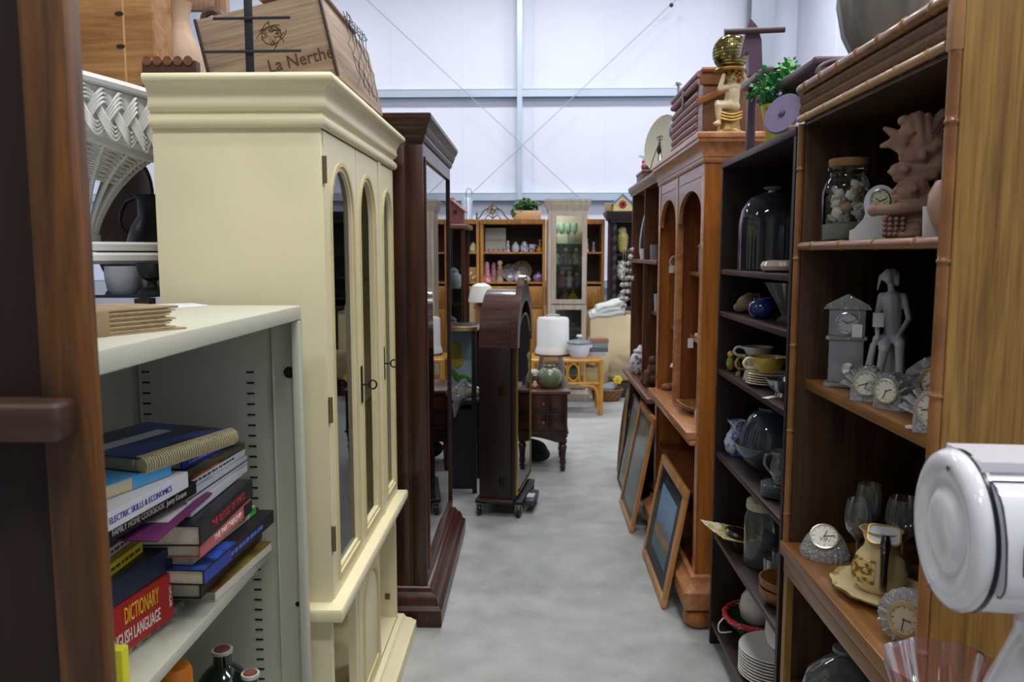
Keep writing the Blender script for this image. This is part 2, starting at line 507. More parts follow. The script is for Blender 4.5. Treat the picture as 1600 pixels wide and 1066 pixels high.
# ---- cream cabinet
CR = mat('#ebe2bb', 0.42, vary=0.05, vscale=3.0, bump=0.03, bscale=25)
CRT = mat('#d8ca92', 0.42, vary=0.08, vscale=6.0)
CRD = mat('#d6cb9c', 0.5)
IRON = mat('#2b2622', 0.45, metal=0.7)
BRASSD = mat('#7d7050', 0.4, metal=0.7)
cab = thing('display_cabinet', 'tall cream painted cabinet with three arched glass doors and moulded cornice', 'cabinet', (-.77, 2.62, 0))
xb, xf, ya, yb = -.995, -.555, 2.10, 3.15
B().box(xb, xf, ya, ya + .02, .62, 1.96, .002).obj('side_panel', CR, cab, W=True)
B().box(xb, xf, yb - .02, yb, .62, 1.96, .002).obj('side_panel', CR, cab, W=True)
B().box(xb, xb + .015, ya + .02, yb - .02, .62, 1.96).obj('back_panel', CRD, cab, W=True)
B().box(xb + .015, xf - .0, ya + .02, yb - .02, 1.93, 1.96).obj('top_board', CR, cab, W=True)
for zs in (1.03, 1.46):
    B().box(xb + .015, xf - .06, ya + .021, yb - .021, zs, zs + .018).obj('shelf', CRD, cab, W=True)
prof = [(0, 1.905), (.010, 1.905), (.016, 1.912), (.018, 1.922), (.014, 1.932), (.006, 1.938), (.006, 1.946), (.014, 1.950), (.018, 1.956),
        (.019, 1.966), (.016, 1.972), (.018, 1.985), (.024, 2.000), (.034, 2.010), (.043, 2.014), (.047, 2.022), (.045, 2.033), (.040, 2.036), (0, 2.036)]
cor = B().sweep(prof, [((xb, ya), (0, -1)), ((xf, ya), (1, -1)), ((xf, yb), (1, 1)), ((xb, yb), (0, 1))])
cor.obj('cornice', CR, cab, W=True, angle=50)
B().box(xb, xf - .001, ya + .001, yb - .001, 2.02, 2.034).obj('cabinet_top', CR, cab, W=True)
def arched_door(d0, d1, w0, w1, zb, zs, rise, glass, key_y=None, key_z=None, hinge=None):
    d = B().ring_prism(rect_for(d0, d1, .625, 1.90), arch_outline(w0, w1, zb, zs, rise), xf - .022, xf + .003, axis='x').obj('door', CR, cab, W=True)
    o = arch_outline(w0, w1, zb, zs, rise); i = arch_outline(w0 + .014, w1 - .014, zb + .014, zs, rise - .012)
    B().ring_prism(o, i, xf - .016, xf + .007, axis='x').obj('arch_moulding', CRT, d, W=True)
    i2 = arch_outline(w0 + .026, w1 - .026, zb + .026, zs, rise - .024)
    B().ring_prism(i, i2, xf - .016, xf + .001, axis='x').obj('inner_moulding', CR, d, W=True)
    if glass:
        B().prism(i2, xf - .012, xf - .009, axis='x').obj('pane', thin_glass('#e6eef0', 1.0, 0.0), d, W=True)
    if key_y is not None:
        B().box(xf + .003, xf + .007, key_y - .008, key_y + .008, key_z - .06, key_z + .06, .003).obj('escutcheon', IRON, d, W=True)
        b = B().cyl((xf + .007, key_y, key_z), (xf + .03, key_y, key_z), .003, n=8)
        b.tube([(xf + .04 + .012 * math.cos(a), key_y, key_z + .014 * math.sin(a)) for a in [k * math.pi / 6 for k in range(12)]], .003, n=6, closed=True)
        b.obj('key', IRON, d, W=True)
    if hinge:
        for hz in hinge:
            B().cyl((xf + .005, d0 - .002, hz - .035), (xf + .005, d0 - .002, hz + .035), .006, n=8).obj('hinge', BRASSD, d, W=True)
    return d
B().box(xf - .02, xf, ya + .02, 2.118, .625, 1.92).obj('stile', CR, cab, W=True)
arched_door(2.12, 2.495, 2.17, 2.46, .66, 1.69, .15, True, hinge=(.80, 1.16, 1.80))
arched_door(2.50, 2.84, 2.53, 2.79, .66, 1.69, .15, False, 2.515, 1.165)
B().box(xf - .02, xf + .006, 2.842, 2.888, .625, 1.92).obj('stile', CR, cab, W=True)
arched_door(2.89, 3.145, 2.915, 3.115, .66, 1.69, .13, True, 2.90, 1.18)
# waist ledge, base
B().sweep([(0, .583), (.035, .583), (.038, .588), (.038, .612), (.034, .618), (0, .625)], [((xb, ya - .0), (0, -1)), ((xf, ya - .0), (1, -1)), ((xf, yb), (1, 1)), ((xb, yb), (0, 1))]).obj('waist_ledge', CR, cab, W=True)
B().box(xb, xf - .002, ya + .002, yb - .002, .585, .622).obj('counter_board', CR, cab, W=True)
B().box(xb, xf - .005, ya + .005, ya + .03, .1, .583).obj('base_side', CR, cab, W=True)
B().box(xb, xf - .005, yb - .03, yb - .005, .1, .583).obj('base_side', CR, cab, W=True)
B().box(xb, xb + .015, ya + .03, yb - .03, .1, .583).obj('base_back', mat('#a89c6c', .6), cab, W=True)
B().box(xb + .015, xf - .005, ya + .03, yb - .03, .08, .1).obj('base_floor', CR, cab, W=True)
for (q0, q1) in ((2.40, 2.43), (2.76, 2.79)):
    B().box(xf - .03, xf - .004, q0, q1, .1, .583).obj('base_stile', CR, cab, W=True)
dd = B().box(xf - .024, xf + .002, 2.432, 2.758, .105, .578, .002).obj('base_door', CR, cab, W=True)
B().ring_prism(arch_outline(2.47, 2.72, .15, .42, .11), arch_outline(2.485, 2.705, .165, .42, .095), xf + .0, xf + .008, axis='x').obj('panel_moulding', CRT, dd, W=True)
for hz in (.19, .5):
    B().box(xf - .05, xf - .03, yb - .034, yb - .03, hz - .012, hz + .012).obj('hinge_plate', mat('#7a4b30', .5), cab, W=True)
B().sweep([(0, 0), (.065, 0), (.065, .055), (.058, .06), (.045, .075), (.03, .085), (.022, .1), (.02, .104), (0, .104)],
          [((xb, ya - .0), (0, -1)), ((xf, ya - .0), (1, -1)), ((xf, yb - .02), (1, 1)), ((xb, yb - .02), (0, 1))]).obj('plinth', CR, cab, W=True)
# loose shelf board leaning in the open base
tag(B().box(-.11, .11, -.009, .009, 0, .42, .002).obj('loose_shelf', CR, loc=(-.70, 2.19, .105), rot=(R(-18), 0, R(20))),
    'loose cream shelf board leaning inside the open cabinet base', 'board')

# ---- grey steel cabinet with books
ST = mat('#babcaa', 0.45, vary=0.04, vscale=2.0, bump=0.02, bscale=40)
STT = mat('#c6c6b4', 0.4, vary=0.04, vscale=3.0)
stc = thing('steel_cabinet', 'open grey steel cabinet with slotted side holding piled books', 'cabinet', (-.81, 1.4, 0))
sx0, sx1, sy0, sy1 = -1.03, -.584, .985, 1.985
B().box(sx0, sx1, sy0, sy1, 1.417, 1.452, .003).obj('top', STT, stc, W=True)
B().box(sx0, sx0 + .008, sy0, sy1, .02, 1.417).obj('back_panel', ST, stc, W=True)
for (q0, q1, s) in ((sy1 - .005, sy1 + .003, 1), (sy0, sy0 + .006, -1)):
    B().box(sx0 + .008, sx1, q0, q1, .02, 1.417).obj('side_panel', ST, stc, W=True)
B().box(sx1 - .018, sx1 + .001, sy1 - .03, sy1 - .005, .02, 1.415, .003).obj('front_post', ST, stc, W=True)
B().box(sx1 - .075, sx1 - .07, sy1 - .012, sy1 - .005, .02, 1.415, .0015).obj('side_bead', ST, stc, W=True)
B().box(sx0 + .03, sx0 + .034, sy1 - .012, sy1 - .005, .02, 1.415, .0015).obj('side_bead', ST, stc, W=True)
for zs in (.826, .40, .10):
    B().box(sx0 + .01, -.682, sy0 + .007, sy1 - .007, zs - .025, zs, .002).obj('shelf', ST, stc, W=True)
sl = B()
for cx_ in (PX(228, 600, y=1.978).x, PX(391, 600, y=1.978).x):
    zz = PX(391, 582, y=1.978).z
    while zz > .45:
        sl.box(cx_ - .0095, cx_ + .0095, sy1 - .0065, sy1 - .0045, zz - .0022, zz + .0022)
        zz -= .0272
sl.obj('adjustment_slots', mat('#15161a', .8), stc, W=True, kind='stuff')
p = PX(452, 582, y=sy1 - .006)
B().cyl((p.x, sy1 - .007, p.z), (p.x, sy1 - .004, p.z), .0145, n=20).obj('lock_hole', mat('#07080a', .7), stc, W=True)
p = PX(465, 944, y=sy1 - .006)
B().cyl((p.x, sy1 - .007, p.z), (p.x, sy1 - .004, p.z), .006, n=14).obj('bolt_hole', mat('#07080a', .7), stc, W=True)

# ---- dark wooden bookcase at the left edge (its end stile and side panel)
DW = wood('#2c1808', '#7a4c1a', 'z', 1.3, .5, .5)
DWI = wood('#120504', '#2c120a', 'z', 1.0, .75, .4)
bk = thing('dark_bookcase', 'dark stained wooden bookcase end with amber brown front stile', 'bookcase', (-.66, .80, 0))
xs1 = PX(155, 533, y=.935).x; xs0 = PX(58, 533, y=.90).x
B().box(xs0, xs1, .90, .935, .0, 2.3, .004).obj('front_stile', DW, bk, W=True)
B().box(xs0 - .42, xs0 - .001, .915, .955, .0, 2.3).obj('side_panel', DWI, bk, W=True)
zs = PX(60, 632, y=.86).z
B().box(xs0 - .42, PX(95, 650, y=.87).x, .862, .914, zs - .046, zs, .008, seg=3).obj('shelf_ledge', wood('#33201a', '#54382c', 'x', 1.0, .5, .4), bk, W=True)
B().box(xs0 - .44, xs0 - .421, .90, .96, .0, 2.3).obj('rear_stile', DWI, bk, W=True)
zl = .55
B().box(xs0 - .42, xs0 - .005, .862, .914, zl - .04, zl, .006).obj('shelf_ledge', DWI, bk, W=True)

# ---- dark display case with side glass
DC = wood('#200c06', '#4a2110', 'z', 1.0, .34, .4, coat=.15)
DCY = wood('#2a1009', '#4d2314', 'y', 1.0, .36, .4, coat=.08)
case = thing('dark_display_case', 'tall dark cherry display case with stepped cornice and glass front', 'cabinet', (-.66, 3.85, 0))
cb, cf, c0, c1 = -.86, -.455, 3.30, 4.36
B().box(cb, cf, c0, c0 + .022, .14, 2.05).obj('side_panel', DC, case, W=True)
B().box(cf - .13, cf - .072, c0 - .008, c0, .16, 2.02, .003).obj('side_stile', DC, case, W=True)
B().box(cf - .06, cf, c0 - .008, c0, .16, 2.02, .003).obj('side_stile', DC, case, W=True)
B().box(cb, cf, c1 - .022, c1, .14, 2.05).obj('side_panel', DC, case, W=True)
B().box(cb, cb + .012, c0 + .022, c1 - .022, .14, 2.05).obj('back_panel', mat('#1c0e0a', .5), case, W=True)
B().sweep([(0, 2.035), (.006, 2.035), (.009, 2.045), (.012, 2.05), (.012, 2.06), (.018, 2.066), (.020, 2.078), (.024, 2.084), (.026, 2.098), (.032, 2.104), (.036, 2.118), (.040, 2.122), (.040, 2.138), (.036, 2.142), (0, 2.142)],
          [((cb, c0), (0, -1)), ((cf, c0), (1, -1)), ((cf, c1), (1, 1)), ((cb, c1), (0, 1))]).obj('cornice', DCY, case, W=True)
B().box(cb, cf - .001, c0 + .001, c1 - .001, 2.02, 2.138).obj('case_top', DC, case, W=True)
B().sweep([(0, 0), (.062, 0), (.066, .01), (.066, .075), (.058, .085), (.05, .09), (.048, .11), (.036, .13), (.022, .14), (.018, .155), (.01, .162), (0, .165)],
          [((cb, c0), (0, -1)), ((cf, c0), (1, -1)), ((cf, c1), (1, 1)), ((cb, c1), (0, 1))]).obj('plinth', DCY, case, W=True)
B().box(cb, cf - .001, c0 + .001, c1 - .001, .12, .16).obj('case_floor', DC, case, W=True)
o, i = rect_ring(c0, c1, .165, 2.03, .05)
B().ring_prism(o, i, cf - .022, cf, axis='x').obj('door_frame', DC, case, W=True)
o2, i2 = rect_ring(c0 + .05, c1 - .05, .215, 1.98, .012)
B().ring_prism(o2, i2, cf - .012, cf + .005, axis='x').obj('door_moulding', DC, case, W=True)
rp = B()
for k in range(112):
    zz = .22 + k * .0157
    rp.ell((cf + .004, c0 + .052, zz), (.005, .005, .009), u=6, v=4)
rp.obj('rope_beading', wood('#4a2414', '#8a5a3a', 'z', 1, .3), case, W=True, kind='stuff')
B().box(cf - .010, cf - .006, c0 + .05, c1 - .05, .215, 1.98).obj('pane', thin_glass('#cfd6d8', 1.5, 0.0), case, W=True)
for zs in (.55, .93, 1.29, 1.66):
    B().box(cb + .013, cf - .03, c0 + .024, c1 - .024, zs, zs + .008).obj('glass_shelf', thin_glass('#d8e6e2', 1.0), case, W=True)
# glassware in the case
def goblet(h, r):
    return [(r * .62, 0), (r * .62, .003), (.006, .008), (.004, h * .45), (r * .5, h * .52), (r * .95, h * .68), (r, h * .85), (r * .85, h)]
k = 0
for zs in (.938, 1.298, 1.668, .558):
    for yy in (3.55, 3.72, 3.9, 4.08):
        k += 1
        if (k % 5) == 0: continue
        o = B().lathe(goblet(.14 + .02 * (k % 3), .035), 16).obj('stem_glass', thin_glass('#dfe8ea', 1.6, .02, .06), loc=(-.58 - .08 * (k % 2), yy, zs))
        tag(o, 'clear stem glass on a glass shelf in the dark display case', 'glass', 'glasses in the dark display case')

# ---- long-case clock lying low on a dolly
CK = wood('#0e0403', '#220d09', 'z', .9, .4, .35)
CKT = wood('#33201b', '#553730', 'x', 1.0, .22, .3, coat=.5)  # paler clock wood; the sheen of the top is put into its colour
BR = mat('#c9a94f', 0.22, metal=1.0)
ang = -math.atan2(.085, .55)
clk = thing('clock_case', 'dark mahogany long clock case with arched hood and brass trimmed glass door', 'clock', (-.125, 4.66, .0), ang)
W_, Dp, z0_, zs_, zt_ = .58, .205, .115, 1.03, 1.365
def ck_out(m=0.0, lift=0.0):
    return [(m, z0_ + m), (W_ - m, z0_ + m)] + arc(W_ / 2, zs_, W_ / 2 - m, zt_ - zs_ - m + lift, 0, 180, 20)
# carcass: sides, bottom, back, barrel top
B().box(-Dp, -.012, 0, .018, z0_, zs_, .002).obj('side_panel', CK, clk)
B().box(-Dp, -.012, W_ - .018, W_, z0_, zs_, .002).obj('side_panel', CK, clk)
oo = arc(W_ / 2, zs_, W_ / 2, zt_ - zs_, 0, 180, 20); ii = arc(W_ / 2, zs_, W_ / 2 - .018, zt_ - zs_ - .018, 0, 180, 20)
B().prism(oo + ii[::-1], -Dp, -.012, axis='x').obj('barrel_top', CKT, clk)
B().prism(ck_out(.001), -Dp, -Dp + .01, axis='x').obj('back_panel', mat('#0d0706', .6), clk)
B().box(-Dp - .004, -.0, -.012, W_ + .012, z0_ - .018, z0_, .004).obj('base_rail', CKT, clk)
# front crest board with round opening
cre = arc(W_ / 2, zs_, W_ / 2 + .012, zt_ - zs_ + .012, 0, 62, 8) + [(W_ / 2 + .10, 1.385), (W_ / 2 + .05, 1.43), (W_ / 2, 1.45), (W_ / 2 - .05, 1.43), (W_ / 2 - .10, 1.385)] + arc(W_ / 2, zs_, W_ / 2 + .012, zt_ - zs_ + .012, 118, 180, 8)
inn = arc(W_ / 2, zs_, W_ / 2 - .06, zt_ - zs_ - .07, 0, 62, 8) + arc(W_ / 2, zs_, W_ / 2 - .06, zt_ - zs_ - .07, 70, 110, 4) + arc(W_ / 2, zs_, W_ / 2 - .06, zt_ - zs_ - .07, 118, 180, 8)
b = B()
n_ = len(cre)
b.prism(cre + inn[::-1], -.012, .03, axis='x')
b.obj('crest_board', CKT, clk)
B().ell((.03, W_ / 2, 1.41), (.008, .02, .02)).obj('crest_rosette', BR, clk)
for (q0, q1) in ((0, .045), (W_ - .045, W_)):
    B().box(-.012, .012, q0, q1, z0_, zs_, .002).obj('front_stile', CK, clk)
B().box(-.012, .012, .045, W_ - .045, z0_, z0_ + .05).obj('front_rail', CK, clk)
# door: brass-edged arched glass, standing slightly proud
do_ = arch_outline(.03, W_ - .03, z0_ + .02, .98, .24, 16)
di = arch_outline(.038, W_ - .038, z0_ + .028, .98, .232, 16)
dr = B().ring_prism(do_, di, .012, .024, axis='x').obj('brass_door_frame', BR, clk)
B().prism(di, .016, .019, axis='x').obj('pane', thin_glass('#aab0b4', 1.2), dr)
for hz in (.78, .22):
    B().box(-.085, -.03, -.004, .0, hz - .03, hz + .03, .002).obj('brass_hinge', mat('#3c2f1a', .4, metal=.8), clk)
# dial, weights and pendulum inside
B().cyl((-.06, W_ / 2, 1.10), (-.05, W_ / 2, 1.10), .15, n=32).obj('dial', mat('#2a2420', .4, metal=.4), clk)
B().cyl((-.1, W_ / 2, .5), (-.1, W_ / 2, 1.0), .004, n=6).lathe([(0, -.008), (.07, 0), (0, .008)], 24, M=Matrix.Translation((-.1, W_ / 2, .48)) @ Matrix.Rotation(R(90), 4, 'Y')).obj('pendulum', BR, clk)
# furniture dolly below
DK = mat('#26262e', .5)
dol = thing('furniture_dolly', 'black plastic furniture dolly with swivel wheels under the clock case', 'dolly', (-.125, 4.66, 0), ang)
b = B().box(-.24, .05, .03, .09, .07, .096, .006).box(-.24, .05, W_ - .1, W_ - .04, .07, .096, .006).box(-.24, -.19, .03, W_ - .04, .071, .095, .006).box(-.01, .05, .03, W_ - .04, .071, .095, .006)
b.obj('deck', DK, dol)
B().box(.055, .11, .10, .34, .05, .085, .008).obj('pedal', mat('#3b3c4a', .45), dol)
B().box(.056, .10, .16, .24, .085, .089).obj('pedal_label', mat('#b8bac4', .5), dol)
for (wx, wy) in ((-.21, .03), (.03, .03), (-.21, W_ - .06), (.03, W_ - .06), (.085, .33)):
    w = B().lathe([(.0, -.014), (.022, -.014), (.034, -.009), (.036, 0), (.034, .009), (.022, .014), (0, .014)], 20, M=Matrix.Translation((wx, wy, .037)) @ Matrix.Rotation(R(90), 4, 'Y')).obj('wheel', mat('#17181c', .4), dol)
    B().box(wx - .02, wx - .016, wy - .01, wy + .01, .03, .075).box(wx + .016, wx + .02, wy - .01, wy + .01, .03, .075).box(wx - .02, wx + .02, wy - .01, wy + .01, .068, .075).obj('fork', mat('#9a9ca4', .35, metal=.8), w)

# ================================================================== BOOKS IN THE STEEL CABINET
PAGES = mat('#d8d0bb', .8, vary=.1, vscale=200)
def book(label, near, far, z, T, depth, cover, title=None, tcol='#ffffff', tsize=.5, top=None, spine=None, pages=True, over=0.004, talign='CENTER', name='book', cat='book', spread=1.0, shear=0.0, tx=None):
    """closed book lying flat; near/far = pixels of the two ends of the spine's top edge, z = height of that edge"""
    a = PX(near[0], near[1], z=z); b = PX(far[0], far[1], z=z)
    L_ = (b - a).length
    rz = math.atan2(b.y - a.y, b.x - a.x)
    t = thing(name, label, cat, (a.x, a.y, z - T), rz)
    cm = mat(cover, .4); c = min(.0025, T * .2)
    B().box(0, L_, 0, depth, 0, c).obj('back_cover', cm, t)
    B().box(0, L_, 0, depth, T - c, T).obj('front_cover', top or cm, t)
    B().box(0, L_, -.0005, c, c, T - c, 0).obj('spine', spine or cm, t)
    B().box(over, L_ - over, c, depth - over, c, T - c).obj('pages', PAGES, t)
    if title == '|':      # print too small to read: a broken line of marks
        b = B(); rr = random.Random(len(label)); xx = L_ * .12
        while xx < L_ * .8:
            w = rr.uniform(.006, .02); b.box(xx, xx + w, -.0011, -.0005, T * .35, T * .62); xx += w + rr.uniform(.003, .007)
        b.obj('print_marks', mat(tcol, .6), t, kind='stuff')
    elif title:
        text(title, T * tsize * 1.5, mat(tcol, .6), t, (L_ * (.5 if tx is None else tx), -.0012, T / 2), (R(90), 0, 0), 'title_lettering', align=talign, sx=spread, shear=shear)
    return t, L_
BLK = '#141418'
z = .827
# right-hand pile, bottom to top
t, L_ = book('thin white spined magazine with orange and yellow cover under the right pile', (336, 925), (424, 846), .849, .022, .26, '#e2dccb', top=two_tone('#7a3d1d', '#b7a04a', 9, .35, .65))
t, L_ = book('thick black book with cream title under the blue fantasy book', (312, 892), (408, 805), .915, .062, .2, BLK, '|', '#b7a98d', .28, tx=.3)
t, L_ = book('large black and blue hardback jutting out of the right pile', (318, 892), (427, 797), .948, .032, .24, BLK, '|', '#4a66c8', .55, top=mat('#15171d', .35), tx=.6)
B().box(0, L_ * .34, -.0012, .0, .004, .028).obj('blue_band', mat('#1d3796', .4), t)
B().box(.0, L_ * .42, .0, .20, .0322, .0328).obj('blue_picture', two_tone('#101a40', '#2a4fae', 25, .4, .6, .35), t)
t, L_ = book('thin pale spined paperback with a green tip', (300, 868), (399, 790), .970, .020, .18, '#c9c4a8', '|', '#5d5a48', .4, tx=.25)
B().box(L_ - .035, L_ + .0005, -.001, .002, .001, .0195).obj('green_tip', mat('#3fae3a', .4), t)
t, L_ = book('pink hardback with white lettering lying under the black novel', (312, 850), (393, 780), 1.000, .030, .17, '#c4605e', 'THE PARTNERSHIP', '#f3e6e0', .42, pages=True)
B().box(L_ * .82, L_ + .0005, -.001, .002, .001, .0295).obj('black_band', mat('#17161a', .4), t)
t, L_ = book('black novel with red letters THE BLOOD OF KINGS on spine', (312, 822), (394, 749), 1.042, .042, .17, '#17161a', 'THE BLOOD OF KINGS', '#b8383c', .36, spread=.9)
t, L_ = book('thin white book with dark edges above the black novel', (298, 795), (386, 725), 1.062, .018, .2, '#d4d8dc')
t, L_ = book('thin white binder edged black on the right pile', (292, 775), (386, 712), 1.084, .020, .2, '#c5cbd0')
B().box(0, L_, -.001, .0, .008, .011).obj('dark_line', mat('#2c2f34', .5), t)
t, L_ = book('cookery paperback with orange and brown cover picture', (290, 755), (382, 700), 1.104, .018, .22, '#cfd6dc', '|', '#39424c', .5, top=two_tone('#2a1d18', '#c4682c', 22, .4, .62), tx=.35)
t, L_ = book('dark green patterned book near the top of right pile', (284, 740), (382, 690), 1.122, .017, .2, '#4a4a3a', top=two_tone('#262019', '#6a6a50', 30, .4, .6))
t, L_ = book('bright blue paperback with silver lettering beneath the spiral book', (284, 722), (364, 682), 1.142, .018, .2, '#2338a8', '|', '#8fa2dd', .5)
# left-hand pile, bottom to top
t, L_ = book('grey spiral pad lying flat on the steel shelf', (196, 1012), (284, 938), .842, .014, .16, '#9c9a98')
B().tube([(u * L_ / 120, -.004 + .006 * math.cos(u * 2.2), .008 + .008 * math.sin(u * 2.2)) for u in range(121)], .0012, n=5).obj('spiral_wire', mat('#d6d4d0', .3, metal=.6), t)
t, L_ = book('thick red dictionary with yellow and white lettering', (150, 968), (268, 893), .940, .096, .2, '#a81d18', None)
text('DICTIONARY', .046, mat('#f0c22c', .5), t, (L_ * .555, -.0015, .066), (R(90), 0, 0), 'title_lettering', fit=L_ * .46)
text('ENGLISH LANGUAGE', .036, mat('#f2ece2', .5), t, (L_ * .47, -.0015, .026), (R(90), 0, 0), 'subtitle_lettering', fit=L_ * .66)
text('POPULAR', .011, mat('#f2ece2', .5), t, (L_ * .955, -.0015, .05), (R(90), R(90), 0), 'publisher_lettering')
t, L_ = book('navy blue bound book between the dictionary and purple folder', (150, 925), (268, 852), .990, .048, .17, '#1b2740')
t, L_ = book('slim yellow guide book poking out above the red dictionary', (165, 888), (222, 846), 1.012, .022, .12, '#d9c624', '|', '#4c481c', .5)
t, L_ = book('white booklet with black print on the yellow guide book', (160, 866), (214, 826), 1.030, .017, .12, '#c9c6bd', '|', '#2b2824', .5)
t, L_ = book('maroon bound book jutting from beneath purple folder', (258, 835), (330, 802), 1.012, .022, .15, '#4a1519')
# purple folder with papers
fz = 1.060
fo = thing('document_folder', 'purple card folder with white paper sticking out between the books', 'folder', PX(200, 848, z=fz))
def sheet(pts, zz, th, name, m, par, droop=0.0):
    b = B(); P0 = [PX(q[0], q[1], z=zz) for q in pts]
    v0 = [b.bm.verts.new(p) for p in P0]; v1 = [b.bm.verts.new(p + Vector((0, 0, th))) for p in P0]
    b.bm.faces.new(v0); b.bm.faces.new(v1[::-1])
    for i in range(len(pts)): b.bm.faces.new((v0[i], v1[i], v1[(i + 1) % len(pts)], v0[(i + 1) % len(pts)]))
    return b.obj(name, m, par, W=True)
sheet([(150, 845), (246, 848), (332, 772), (300, 766), (170, 800)], fz, .003, 'card', mat('#6b2a5e', .55), fo)
sheet([(226, 817), (262, 817), (308, 778), (300, 772), (255, 785)], fz + .0035, .001, 'paper', mat('#cfcbc6', .7), fo)
t, L_ = book('tan covered paperback over the purple folder', (150, 838), (262, 782), 1.080, .014, .16, '#8b6f4c')
t, L_ = book('black cookbook with white title lettering on the left pile', (150, 836), (306, 752), 1.108, .026, .19, BLK, 'FAMILY HOME COOKBOOK  Jenny Kissane', '#cfc9bd', .42, spread=.8)
t, L_ = book('white paperback titled Electric Skills & Economics', (150, 812), (293, 737), 1.142, .032, .2, '#dadbde', 'ELECTRIC SKILLS & ECONOMICS', '#39369a', .34, talign='CENTER', spread=.85, tx=.45)
t, L_ = book('worn paperback with sky blue cover on the left pile', (150, 765), (266, 724), 1.168, .024, .16, '#c9bf9a', top=mat('#5aa6d8', .5))
B().box(L_ * .45, L_ + .0004, -.001, .001, .001, .0235).obj('blue_band', mat('#4fa0d6', .4), t)
# spiral-bound book on top
a = PX(222, 722, z=1.19); b_ = PX(366, 676, z=1.19)
L_ = (b_ - a).length; rz = math.atan2(b_.y - a.y, b_.x - a.x)
sp = thing('spiral_book', 'spiral bound book with blue and black photo cover on top of pile', 'book', (a.x, a.y, 1.17), rz)
B().box(0, L_, .012, .24, 0, .024, .001).obj('pages', mat('#8f8a7c', .8, vary=.15, vscale=150), sp)
B().box(-.002, L_ + .002, .008, .243, .024, .0265).obj('front_cover', two_tone('#141519', '#24408c', 5.5, .44, .56, .25, stretch=(1, 2.6, 1)), sp)
B().box(.02, L_ * .8, .12, .16, .0265, .0267).obj('white_streak', mat('#b9c2cc', .3), sp)
B().box(-.002, L_ + .002, .008, .243, -.0025, 0).obj('back_cover', mat('#2b2d33', .4), sp)
b = B()
NC = 42
pts = []
for u in range(NC * 10 + 1):
    th = 2 * math.pi * u / 10
    pts.append((L_ * u / (NC * 10), .006 + .017 * math.cos(th), .012 + .018 * math.sin(th)))
b.tube(pts, .0016, n=5).obj('spiral_binding', mat('#cfc49a', .4), sp)
B().cyl((.002, .006, .012), (L_ - .002, .006, .012), .0135, n=14).obj('spine_tube', mat('#b7ad88', .6), sp)

# lower shelf of the steel cabinet
DG = mat('#0c1e14', .08, coat=.6)
def bottle(label, x, y, z, h, r):
    t = thing('glass_bottle', label, 'bottle', (x, y, z))
    B().lathe([(0, 0), (r, 0), (r, h * .55), (r * .93, h * .64), (r * .6, h * .76), (r * .33, h * .82), (r * .30, h * .93), (r * .32, h * .94), (0, h * .94)], 24).obj('body', DG, t)
    B().lathe([(r * .33, h * .935), (r * .36, h * .94), (r * .36, h * .97), (0, h * .97)], 20).obj('cap_ring', mat('#c9c6c0', .35, metal=.3), t)
    B().lathe([(0, h * .97), (r * .28, h * .97), (r * .26, h * .98), (0, h * .981)], 20).obj('cap_top', mat('#6d3b2a', .5), t)
    B().lathe([(r * 1.002, h * .15), (r * 1.004, h * .16), (r * 1.004, h * .42), (r * 1.002, h * .43)], 24, a0=-2.2, a1=-.4).obj('paper_label', mat('#b9b39b', .6), t)
    return t
p = PX(347, 1013, y=1.80); bottle('dark green bottle with silver cap in the steel cabinet', p.x, 1.80, .40, (p.z - .40) / .98, .068)
p = PX(391, 1050, y=1.66); bottle('shorter dark green bottle standing in front of its taller twin', p.x, 1.66, .40, (p.z - .40) / .98, .055)
p = PX(272, 1040, y=1.58)
t = thing('orange_canister', 'orange cylindrical canister with a black letter under the shelf', 'canister', (p.x, 1.58, .40))
hh = p.z - .40
B().lathe([(0, 0), (.035, 0), (.036, .006), (.036, hh - .015), (.03, hh), (0, hh)], 24).obj('body', mat('#d47a1e', .4), t)
text('P', .04, mat('#151515', .5), t, (.022, -.0295, hh - .04), (R(90), 0, R(37)), 'letter')
p = PX(188, 1012, y=1.30)
tag(B().box(-.10, .0, -.012, .012, 0, p.z - .40, .002).obj('yellow_folder', mat('#d2cf2f', .5), loc=(PX(197, 1040, y=1.30).x, 1.30, .40)), 'bright yellow file standing on the low steel shelf', 'file')

# on top of the steel cabinet
a = PX(152, 528, z=1.452)
ob = thing('old_ledger', 'worn tan ledger with loose yellowed pages on the steel cabinet', 'ledger', (PX(152, 520, z=1.46).x, PX(152, 520, z=1.46).y, 1.452))
q0 = PX(160, 525, z=1.454); q1 = PX(292, 512, z=1.454)
TAN = mat('#9c8560', .7, vary=.15, vscale=20)
dx = Vector((q1.x - q0.x, q1.y - q0.y, 0)); ln = dx.length; rz = math.atan2(dx.y, dx.x)
ob.location = (q0.x, q0.y, 1.452); ob.rotation_euler = (0, 0, rz)
B().box(-.10, ln, 0, .16, 0, .003, .001).obj('back_cover', TAN, ob)
B().box(-.10, ln - .012, .004, .155, .037, .041, .001).obj('front_cover', TAN, ob)
B().box(-.102, .012, -.003, .002, .0, .040, .002).obj('end_cover', TAN, ob)
b = B()
for k in range(9):
    b.box(-.09 + .004 * (k % 3), ln - .02 - .006 * ((k * 7) % 4), .002 + .003 * (k % 2), .15, .004 + k * .0036, .0068 + k * .0036)
b.obj('loose_pages', mat('#b9a37c', .8, vary=.2, vscale=120), ob, kind='stuff')
B().cyl((-.035, -.0042, .02), (-.035, -.0025, .02), .006, n=14).obj('eyelet', mat('#2a2018', .5), ob)
sheet_t = tag(sheet([(225, 486), (330, 478), (300, 474), (238, 476)], 1.4525, .001, 'paper_sheet', mat('#e6e9f0', .5), None), 'white sheet of paper lying behind the tan ledger', 'paper')

